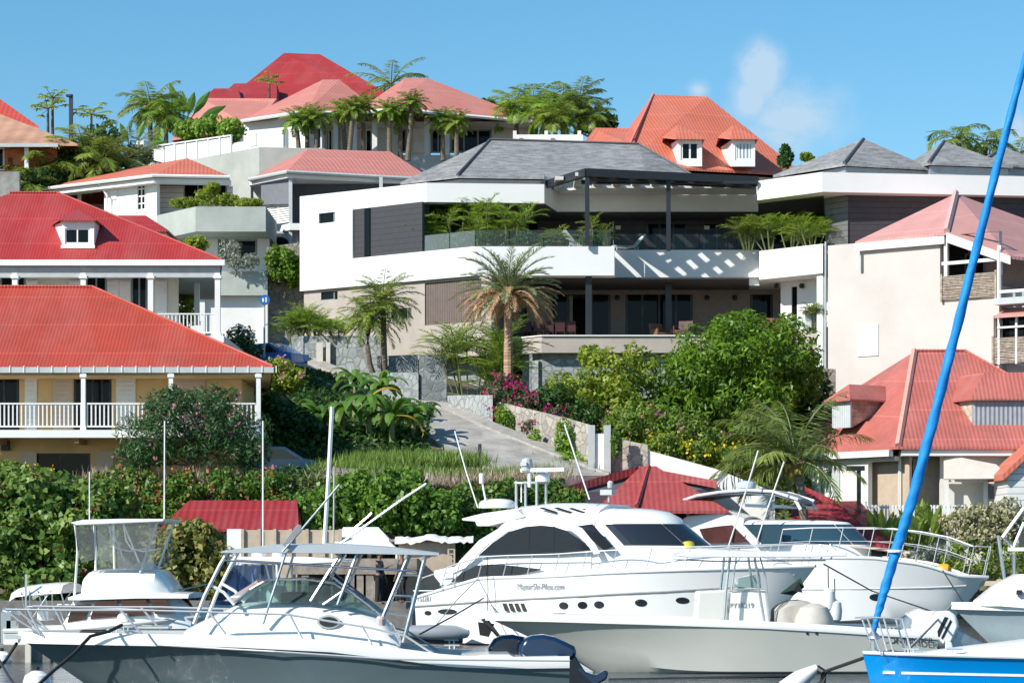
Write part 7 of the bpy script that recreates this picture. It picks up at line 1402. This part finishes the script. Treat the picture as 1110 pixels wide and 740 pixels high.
m = MB(); q = onside(y2, fr, 950, 647, -1); m.slab([(q.x+math.cos(a)*.26, -hside(y2, q.x+math.cos(a)*.26, q.z+math.sin(a)*.14)-.012, q.z+math.sin(a)*.14) for a in np.linspace(0, 2*math.pi, 17)[:-1]], (0, .2, 0)); m.build('porthole', yglass, y2, local=True)
m = MB(); q = fr.y(1075, 631, 0); m.box(L-.5, L+.45, -.12, .12, q.z-.12, q.z+.06); m.lathe([(.16,-.2),(.17,.2)], (L+.42, 0, q.z-.02), 12, 'Y'); m.build('bow_roller', mat('teak_buff', (.5,.42,.3), .7), y2, local=True)
m = MB(); m.slab([(lx(905,-1), -.9, zwb+.02), (lx(985,-1), -.8, zwb-.32), (lx(985,-1), .8, zwb-.32), (lx(905,-1), .9, zwb+.02)], (0, 0, .07)); m.build('sun_pad', mat('buff_sun_pad', (.55,.46,.38), .8), y2, local=True)
tubes(y2, fr, [[(818,595),(829,560),(850,500)],[(787,600),(800,560),(822,488)]], -2.0, .03, 'whip_antenna', gel, False)
for k, (px, py) in enumerate(((898,650),(905,662))):
    f_ = thing('fender', ['upper white fender hanging on the shaded side of the second yacht','lower white fender hanging beside the covered seat of the fishing boat'][k], 'fender', tuple(P(px, py, 95)), group='white fenders'); m = MB(); m.lathe([(.05,-.45),(.24,-.32),(.28,0),(.24,.32),(.05,.45)], (0,0,0), 14); m.build('body', gel, f_, local=True, smooth=True); m = MB(); m.tube([(0,0,.44),(0,.1,1.2)], .02, 5); m.build('lanyard', rope, f_, local=True)
# ---- blue sailing boat
o = P(935, 712, 41); sb = thing('sailing_boat', 'bright blue hulled sailing boat with white stripe, bow entering at the lower right corner', 'sailboat', (o.x+11, o.y, 0), 180)
fr = Fr((o.x+11, o.y, 0), 180); sh = [(0, .95), (6, .92), (11.1, 1.0)]; lx = lambda px, c=0: fr.y(px, 700, c).x
hull(sb, 11, 1.7, sh, blueh, rake=.25, flare=.35, full=.3, gun=gel, gh=.05, draft=.4, deckm=gel)
st = [(1.5, .9, 1.3, 1.0, .8), (5, .9, 1.36, 1.0, .8), (7.6, .92, 1.28, .8, .6), (9.2, .95, 1.1, .5, .35), (10.0, .97, 1.0, .3, .2)]; cabin(sb, st, 'coachroof')
m = MB(); c_ = 1.0; 
for a, b in ((957,970),(977,1130)):
    rr_ = []
    for px in np.linspace(a, b, 8):
        q_ = onside(sb, fr, px, 728.5+(px-957)*.02, 1); x, w, z = q_.x, q_.y, q_.z; rr_.append([(x, w-.02, z-.02), (x, w+.004, z-.02), (x, w+.012, z+.02), (x, w-.02, z+.02)])
    m = MB(); m.loft(rr_); m.build('hull_stripe', gel, sb, local=True)
tubes(sb, fr, [[(933,670),(950,669),(965,669.5),(978,671),(989,710)],[(940,669),(948,690),(956,710)],[(958,670),(969,708)]], .35, .016, 'pulpit', inox, True)
m = MB(); q = fr.y(947, 697, 0); m.lathe([(.03,-.25),(.11,-.14),(.12,-.1),(.05,-.08),(.05,.06),(.11,.08),(.1,.12),(.03,.2)], (q.x, 0, q.z), 12); m.build('furling_drum', alum, sb, local=True)
pts = [(946,690),(950,671),(958,642),(972,594),(988,545),(1010,462),(1036,360),(1063,252),(1090,145),(1112,62),(1130,-8),(1150,-85)]; rs_ = [2,3.4,4.8,5.6,5.6,5.4,5.0,4.5,4.1,3.6,3.0,2]
rings = []; 
for i in range(240):
    t = i/239*(len(pts)-1); k = min(len(pts)-2, int(t)); u = t-k; px = pts[k][0]*(1-u)+pts[k+1][0]*u; py = pts[k][1]*(1-u)+pts[k+1][1]*u; r_ = (rs_[k]*(1-u)+rs_[k+1]*u)*41/F; c0 = fr.y(px, py, 0); rg = []
    for j in range(14): a = 2*math.pi*j/14; rr = r_*(1+.06*math.cos(2*a-i*.8)+.04*math.cos(3*a-i*.31+1)+.03*math.sin(i*.43)); rg.append((c0.x+math.cos(a)*rr, math.sin(a)*rr, c0.z-math.cos(a)*rr*.27*(-1)))
    rings.append(rg)
m = MB(); m.loft(rings); fs_ = m.build('furled_sail', bluec, sb, local=True, smooth=True)
m = MB(); q = fr.y(971.5, 597, 0); m.lathe([(.135,-.02),(.14,0),(.135,.02)], (q.x, 0, q.z), 14); m.build('sail_tie', gel, fs_, local=True)
prof(sb, fr, [(957,707),(966,703),(974,706),(976,710),(957,711)], -.2, .2, 'coiled_line', mat('green_line', (.02,.12,.09), .8), .02)
line('dock_line', 'pale rope from the blue sailing boat up to the pale blue boat', [(981,707,40.6),(1005,683,50),(1031,656,66)], .025, ropew)
line('mooring_line', 'dark mooring line from the bow of the blue sailing boat to the mooring buoy', [(935,713,41.2),(915,720,42),(895,727,43.2)], .03, rope)
line('mooring_line', 'dark line slanting across the pale hull towards the second yacht bow', [(893,611,68),(945,640,75),(1010,662,66)], .02, rope); line('mooring_line', 'thin dark line from the second yacht foredeck down to the pale blue boat', [(1022,618,97),(1036,640,85),(1045,654,72)], .025, rope)
line('mooring_line', 'black line along the waterline right of the dark outboard engines', [(660,737,53),(760,735,53.5),(860,732,54)], .05, rope)
line('mooring_line', 'thin stern line from the large white yacht running down to the cruiser', [(524,648,73.5),(490,668,65),(455,687,56)], .02, rope); line('mooring_line', 'second thin stern line of the large white yacht', [(520,625,74),(495,650,72),(470,680,70)], .015, ropew)
# ---- pale blue boat on the right, bow left
o = P(1031, 655, 71); pb = thing('motorboat', 'pale blue grey motorboat with white deckhouse at the right edge behind the blue sailing boat', 'motorboat', (o.x+9, o.y, 0), 180); fr = Fr((o.x+9, o.y, 0), 180)
hull(pb, 9, 1.5, [(0, 1.0), (9.1, 1.2)], mat('pale_blue_hull', (.42,.52,.55), .25, var=.06, coat=.5), rake=1.2, flare=.5, full=.35, gun=gel, gh=.2, deckm=gel)
cabin(pb, [(2, 1.1, 2.1, 1.1, .95), (7.2, 1.15, 2.05, 1.05, .9), (7.8, 1.2, 1.75, .9, .75), (8.3, 1.2, 1.35, .6, .5)], 'deckhouse'); prof(pb, fr, [(1101,639),(1107,639),(1107,644),(1101,644)], 1.0, 1.12, 'window', yglass, 0)
frp = Fr((0, 72, 0))
mr = thing('boat_mast', 'aluminium boom gallows and mast with white spreader at the right edge', 'mast', tuple(P(1100,640,73)))
m = MB(); 
for l in ([(1087,582),(1110,550)],[(1087,582),(1100,594)],[(1110,566),(1098,594)],[(1082,580),(1090,635)]): m.tube([P(a, b, 73) for a, b in l], .05, 6)
m.tube([P(1099,600,73), P(1099,640,73)], .06, 6); m.build('frame', alum, mr); m = MB(); m.box(X(1093,73), X(1125,73), 72.9, 73.1, Z(597,73), Z(593,73)); m.build('spreader', gel, mr)
# ---- flybridge boat left
o = P(20, 690, 63.5); fb = thing('flybridge_boat', 'white flybridge fishing boat with clear vinyl enclosure and brown tinted cabin windows at left', 'motorboat', (o.x, o.y, 0), -4); fr = Fr((o.x, o.y, 0), -4)
lx = lambda px, c=-1.3: fr.y(px, 650, c).x; zz_ = lambda py, c=-1.3: fr.y(100, py, c).z
hull(fb, lx(250, 0), 1.6, [(0, .75), (2, .8), (lx(250, 0)+.1, 1.15)], gel, rake=1.0, flare=.5, full=.45, gun=gel2, gh=.1)
st = []
for px, yt, w in ((66,678,1.3),(78,652,1.3),(100,649,1.3),(150,648,1.28),(176,648,1.25),(200,668,1.15),(205,672,1.1)): st.append((lx(px), .8, zz_(yt), w, w*.93))
cbn = cabin(fb, st, 'cabin')
br_ = mat('brown_tinted_glass', (.07,.025,.02), .12, var=.3, vs=2, spec=.7)
for pts in ([(73,674),(78,656),(98,653.5),(93,671)], [(98,670.5),(103,653),(127,650),(129,668)], [(133,668),(131,650),(158,649),(164,666)], [(168,665),(162,649),(180,649),(190,664)]):
    q = [fr.y(a, b, -1.29) for a, b in pts]
    for s in (1, -1): m = MB(); m.slab([(p.x, -1.3*s, p.z) for p in q], (0, .05*s, 0)); m.build('cabin_window', br_, cbn, local=True)
st = [(lx(74), zz_(650), zz_(646), 1.35, 1.3), (lx(88), zz_(650), zz_(641), 1.35, 1.3), (lx(150), zz_(648), zz_(640), 1.35, 1.3), (lx(203), zz_(648), zz_(643), 1.2, 1.1)]; cabin(fb, st, 'bridge_deck')
st = []
for px, yt, w in ((86,625,1.05),(92,619,1.1),(110,617,1.12),(140,617,1.12),(165,618,1.1),(172,626,1.0),(178,634,.95),(183,643,.9)): st.append((lx(px), zz_(646), zz_(yt), w*1.08, w*.92))
cabin(fb, st, 'flybridge_coaming')
prof(fb, fr, [(76,566),(90,563),(130,562),(178,562),(177,565),(130,567),(82,569)], -1.1, 1.1, 'bimini_top', gel, .02)
for l in ([(81,567),(84,600),(80,655)], [(103,566),(104,618)], [(171,564),(162,590),(152,620)]): tubes(fb, fr, [l], -1.0, .03, 'top_leg', gel, True)
tubes(fb, fr, [[(118,566),(121,585),(127,594),(140,597),(160,594)],[(118,566),(140,620)]], -.8, .022, 'windscreen_brace', gel, True)
for s in (1, -1):
    for pts in ([(81,568),(104,568),(102,606),(88,610)], [(105,567),(171,565),(166,617),(106,618)]):
        q = [fr.y(a, b, -1.04) for a, b in pts]; m = MB(); m.slab([(p.x, -1.04*s, p.z) for p in q], (0, .01*s, 0)); m.build('vinyl_panel', vinyl, fb, local=True)
prof(fb, fr, [(141,618),(146,610),(160,609),(166,618)], -.4, .4, 'helm_pod', greyw, .03)
rings = []
for px, py in ((23,641),(30,636.5),(45,634.5),(62,633),(78,632.5)): q = fr.y(px, py, 0); rings.append([(q.x, -1.15, q.z-.22), (q.x, -.9, q.z-.02), (q.x, 0, q.z+.05), (q.x, .9, q.z-.02), (q.x, 1.15, q.z-.22)])
m = MB(); m.loft(rings, closed=False, cap=False); m.build('cockpit_awning', gel, fb, local=True, smooth=True)
tubes(fb, fr, [[(23,642),(29,670)],[(32,640),(33,668)],[(41,640),(50,672)],[(55,640),(36,668)]], -1.1, .018, 'awning_frame', alum, True)
tubes(fb, fr, [[(30,657),(120,659),(190,662)],[(44,690),(30,657)]], -1.45, .02, 'guard_rail', inox, True)
tubes(fb, fr, [[(97,566),(97,511)]], -.9, .016, 'radio_antenna', gel, False); tubes(fb, fr, [[(178,566),(178.5,456)]], .8, .018, 'radio_antenna', gel, False); tubes(fb, fr, [[(28,660),(28,622)]], -1.2, .03, 'rod_holder', alum, False)
prof(fb, fr, [(40,672),(40,660),(52,660),(52,672)], -.4, .4, 'cooler_box', gel, .03); prof(fb, fr, [(126,672),(127,665),(138,664),(139,675)], -1.45, -1.2, 'fender', gel, .06)
line('shore_line', 'thin grey line from the flybridge boat bow towards the small cabin boat', [(185,640,63),(200,638,63.5),(228,632,64)], .02, ropew)
# ---- small cabin boat behind the cruiser windscreen
o = P(205, 690, 66); sbt = thing('small_cabin_boat', 'small white cabin boat with clear blue tinted side curtains behind the nearest cruiser', 'motorboat', (o.x, o.y, 0), -6); fr = Fr((o.x, o.y, 0), -6)
lx = lambda px, c=-1.1: fr.y(px, 650, c).x; zz_ = lambda py, c=-1.1: fr.y(250, py, c).z
fr2 = fr; Ls = lx(345, 0); hull(sbt, Ls, 1.25, [(0, .8), (Ls+.1, 1.1)], gel, rake=.9, flare=.5, full=.45, gun=gel, gh=.1)
prof(sbt, fr, [(249,606),(262,603),(330,603),(372,606),(372,609),(330,611),(262,611)], -1.0, 1.0, 'hardtop', gel, .02)
for l in ([(257,611),(258,650)], [(262,611),(254,655)], [(272,611),(277,632)], [(280,611),(282,640)], [(300,611),(302,640)]): tubes(sbt, fr, [l], -.95, .03, 'top_leg', gel, True)
q = [fr.y(a, b, -.98) for a, b in ((254,612),(282,612),(280,655),(226,655))]
for s in (1, -1): m = MB(); m.slab([(p.x, -.98*s, p.z) for p in q], (0, .01*s, 0)); m.build('side_curtain', glass('blue_tinted_vinyl', (.35,.50,.72), .2, .1), sbt, local=True)
cabin(sbt, [(lx(205), .8, zz_(663), 1.0, .9), (lx(240), .85, zz_(650), 1.0, .9), (lx(330), .9, zz_(650), 1.0, .85), (lx(340), .9, 1.2, .8, .6)], 'cabin')
for px, py, r in ((281,600,.2),(302,600,.17)):
    q = fr.y(px, py, 0); dome(sbt, (q.x, 0, q.z-.1), r, r*1.2, 'radar_dome', gel)
# pontoon and mooring buoys
pn_ = thing('pontoon', 'grey concrete pontoon with a cream pile at the waterline, lower left', 'pontoon', (X(30,63),63,0))
m = MB(); m.box(X(-60,62), X(56,62), 61.9, 63.2, -.4, .42); m.build('float', quaym, pn_, bevel=.03); m = MB(); m.box(X(28,61.8), X(34,61.8), 61.7, 61.88, -.3, .75); m.build('pile', cream, pn_)
m = MB(); 
for px, py in ((8,663),(14,672)): q = P(px, py, 62.4); m.box(q.x-.12, q.x+.12, 62.2, 62.5, .43, q.z)
m.tube([P(3,660,62.3), P(22,664,62.3)], .06, 6); m.build('winch', alum, pn_)
def buoy(px, py, Y, r, label): o = thing('mooring_buoy', label, 'buoy', (X(px,Y),Y,0), group='white mooring buoys'); m = MB(); m.lathe([(.02,-r*.5),(r*.8,-r*.2),(r,r*.25),(r*.85,r*.75),(r*.4,r*1.05),(.02,r*1.12)], (0,0,0), 18); m.build('float', gel, o, local=True, smooth=True); m = MB(); m.lathe([(.05,r*1.1),(.05,r*1.35),(.02,r*1.4)], (0,0,0), 8); m.build('ring', rubber, o, local=True)
buoy(2, 715, 61.3, .26, 'white mooring buoy beside the pontoon at the left edge'); buoy(40, 742, 50.2, .28, 'white mooring buoy under the bow of the slate hulled cruiser')
mb = thing('mooring_buoy', 'white cone shaped mooring buoy with black shackle left of the blue bow', 'buoy', (X(873,46),46,0), group='white mooring buoys')
m = MB(); m.tube([P(852,748,46), P(868,735,46), P(886,723,46)], [.2,.17,.07], 14); m.build('float', gel, mb, smooth=True); m = MB(); m.tube([P(886,724,46), P(893,728,45.9), P(892,740,45.9), P(884,745,45.9)], .07, 8); m.build('shackle', rubber, mb)

def hatch(root, x, y, z, lx_, ly_, nm='deck_hatch'):
    m = MB(); m.box(x-lx_, x+lx_, y-ly_, y+ly_, z, z+.05); h = m.build(nm, greyw, root, local=True, bevel=.015); m = MB(); m.box(x-lx_*.82, x+lx_*.82, y-ly_*.82, y+ly_*.82, z+.051, z+.058); m.build('pane', yglass, h, local=True)
def cleat(root, x, y, z):
    m = MB(); m.tube([(x-.13, y, z+.07), (x+.13, y, z+.07)], .014, 6); m.tube([(x-.04, y, z), (x-.04, y, z+.07)], .014, 5); m.tube([(x+.04, y, z), (x+.04, y, z+.07)], .014, 5); m.build('cleat', inox, root, local=True)
for x in (2.0, 5.2, 7.8): cleat(crz, x, 1.35 if x < 7 else .8, lin([(0,.86),(4,1.05),(9,1.26)], x)); cleat(crz, x, -1.35 if x < 7 else -.8, lin([(0,.86),(4,1.05),(9,1.26)], x))
hatch(crz, 7.2, 0, 1.27, .28, .28)
for x in (1.0, 4.5, 8.2): cleat(cs, x, 1.3 if x < 8 else .6, lin([(0,.9),(9.7,1.29)], x))
for x in (1.5, 6.0, 9.5): cleat(y1, x, -1.9 if x < 9 else -1.1, lin([(0,1.4),(5,2.1),(12,2.3)], x))
for x in (9.6, 10.3): cleat(sb, x, .45, 1.0)
m = MB(); m.tube([(0, 1.63, .77), (3, 1.66, .80), (5, 1.60, .93), (7, 1.22, 1.03)], .018, 6); m.build('rub_strake', inox, crz, local=True)
# ---------------------------------------------------------------- people, cars
def ellipsoid(m, c, r, n=12):
    pr = [(max(.001, math.sin(math.pi*k/8))*r[0], -math.cos(math.pi*k/8)*r[2]) for k in range(9)]; m.lathe(pr, c, n)
def person(px, py_foot, Y, rz, label, shirt, trouser, hair, pose):
    """standing adult as one skinned body, clothes as thin shells"""
    root = thing('person', label, 'person', (X(px, Y), Y, py_foot), rz); skin = mat('skin_brown', (.22,.12,.08), .6, var=.05)
    J = {'pel': (0,0,.95,.13,.10), 'bel': (0,-.01,1.10,.14,.10), 'che': (0,0,1.30,.17,.11), 'neck': (0,0,1.48,.06,.06), 'chin': (0,-.01,1.57,.055,.06), 'head': (0,-.01,1.68,.085,.10), 'top': (0,0,1.76,.06,.07)}
    for s, n in ((-1, 'l'), (1, 'r')):
        a = pose.get('arm_'+n, (.28, -.02, 1.12, .26, -.12, .90)); g = pose.get('leg_'+n, (.11, -.01, .50, .12, .02, .08))
        J['sh'+n] = (s*.18,0,1.42,.06,.06); J['el'+n] = (s*a[0],a[1],a[2],.042,.042); J['wr'+n] = (s*a[3],a[4],a[5],.028,.028); J['hp'+n] = (s*.10,0,.90,.09,.095); J['kn'+n] = (s*g[0],g[1],g[2],.058,.062); J['an'+n] = (s*g[3],g[4],g[5],.038,.042); J['to'+n] = (s*g[3],g[4]-.18,.03,.035,.028)
        w = Vector(J['wr'+n][:3]); d = (w-Vector(J['el'+n][:3])).normalized(); J['pm'+n] = (*(w+d*.07), .028,.018)
        for k in range(4): sd = Vector((0, (k-1.5)*.019, 0)); J['f%s%d' % (n, k)] = (*(w+d*.11+sd), .0085,.0085); J['g%s%d' % (n, k)] = (*(w+d*(.17+.01*(k in (1, 2)))+sd+Vector((-s*.015,0,0))), .007,.007)
        J['th'+n] = (*(w+d*.06+Vector((0,-.045,0))), .009,.009)
    E = [('pel','bel'),('bel','che'),('che','neck'),('neck','chin'),('chin','head'),('head','top')]
    for n in 'lr':
        E += [('che','sh'+n),('sh'+n,'el'+n),('el'+n,'wr'+n),('wr'+n,'pm'+n),('pel','hp'+n),('hp'+n,'kn'+n),('kn'+n,'an'+n),('an'+n,'to'+n),('wr'+n,'th'+n)]
        for k in range(4): E += [('pm'+n,'f%s%d' % (n, k)),('f%s%d' % (n, k),'g%s%d' % (n, k))]
    def skin_obj(names, name, m_, grow, sub=2):
        nm = [k for k in J if k in names]; ix = {k: i for i, k in enumerate(nm)}; me = bpy.data.meshes.new(name); me.from_pydata([J[k][:3] for k in nm], [(ix[a], ix[b]) for a, b in E if a in ix and b in ix], [])
        o = bpy.data.objects.new(name, me); COL.objects.link(o); md = o.modifiers.new('skin', 'SKIN'); md.use_smooth_shade = True
        if not me.skin_vertices:
            bm = bmesh.new(); bm.from_mesh(me); bm.verts.layers.skin.verify(); bm.to_mesh(me); bm.free()
        for k, i in ix.items(): sv = me.skin_vertices[0].data[i]; sv.radius = (J[k][3]+grow, J[k][4]+grow); sv.use_root = (i == 0)
        ss = o.modifiers.new('subdivision', 'SUBSURF'); ss.levels = sub; ss.render_levels = sub; me.materials.append(m_); o.parent = root; ORG[o.name] = ORG[root.name]; return o
    b = skin_obj(set(J), 'body', skin, 0)
    skin_obj({'pel','bel','che','shl','shr','ell','elr'}, 'shirt', shirt, .016); skin_obj({'pel','hpl','hpr','knl','knr','anl','anr'}, 'trousers', trouser, .017)
    m = MB(); ellipsoid(m, (0,.015,1.715), (.098,.098,.10)); m.build('hair', hair, root, local=True, smooth=True)
    m = MB(); m.add([(-.012,-.10,1.64),(.012,-.10,1.64),(0,-.125,1.645),(0,-.098,1.69)], [(0,1,2),(0,2,3),(2,1,3)]); m.build('nose', skin, root, local=True)
    for s in (-1, 1): m = MB(); ellipsoid(m, (s*.032,-.092,1.68), (.011,.011,.009), 8); m.build('eye', rubber, root, local=True)
blk = mat('black_clothing', (.02,.02,.022), .9, var=.1); nvy = mat('navy_clothing', (.02,.025,.05), .9, var=.1); hr_ = mat('black_hair', (.012,.01,.01), .7, var=0)
person(411, .95, 86, 70, 'person in black standing on the quay under the timber gallery, seen through the cruiser frame', blk, blk, hr_, {'arm_l': (.22,-.2,1.2,.12,-.38,1.28)})
person(436, .98, 87, -60, 'person in dark navy shirt standing on the quay right of the one in black', nvy, blk, hr_, {})
def car(px, py, Y, rz, col, label):
    root = thing('parked_car', label, 'car', tuple(P(px, py, Y)), rz); pr = [(-2.0,.25),(-2.05,.6),(-1.95,.85),(-1.2,.95),(-.6,1.42),(.7,1.45),(1.5,.98),(2.0,.9),(2.05,.5),(2.0,.25)]
    m = MB(); m.loft([[(x, y, z if z < .9 else z-.02) for x, z in pr] for y in (-.85,)]+[[(x, y, z) for x, z in pr] for y in (-.8,.8)]+[[(x, y, z) for x, z in pr] for y in (.85,)]); m.build('body', col, root, local=True, bevel=.06)
    for s in (-1, 1):
        for pts in ([(-1.0,.95),(-.55,1.34),(.0,1.36),(.0,.95)],[(.06,.95),(.06,1.36),(.65,1.35),(1.3,.95)]): m = MB(); m.slab([(x, s*.86, z) for x, z in pts], (0, s*.012, 0)); m.build('window', yglass, root, local=True)
    m = MB(); m.slab([(-1.17,-.7,.98),(-1.17,.7,.98),(-.65,.62,1.40),(-.65,-.62,1.40)], (-.03,0,.03)); m.build('windscreen', yglass, root, local=True)
    for x in (-1.3, 1.3):
        for s in (-1, 1): m = MB(); m.lathe([(.3,-.1),(.32,0),(.3,.1)], (x, s*.8, .32), 18, 'Y'); w_ = m.build('wheel', rubber, root, local=True); m = MB(); m.lathe([(.17,0),(.18,.02)], (x, s*.8+(.1 if s > 0 else -.12), .32), 14, 'Y'); m.build('rim', alum, w_, local=True)
car(285, 523, 104, 20, mat('pale_blue_car_paint', (.20,.30,.38), .25, var=.03, coat=.6), 'pale blue car parked in the shade between the oleander and the banana plants')
car(290, 404, 130.5, -30, mat('bright_blue_car_paint', (.01,.16,.5), .25, var=.03, coat=.6), 'bright blue car on the upper road beside the round road sign')
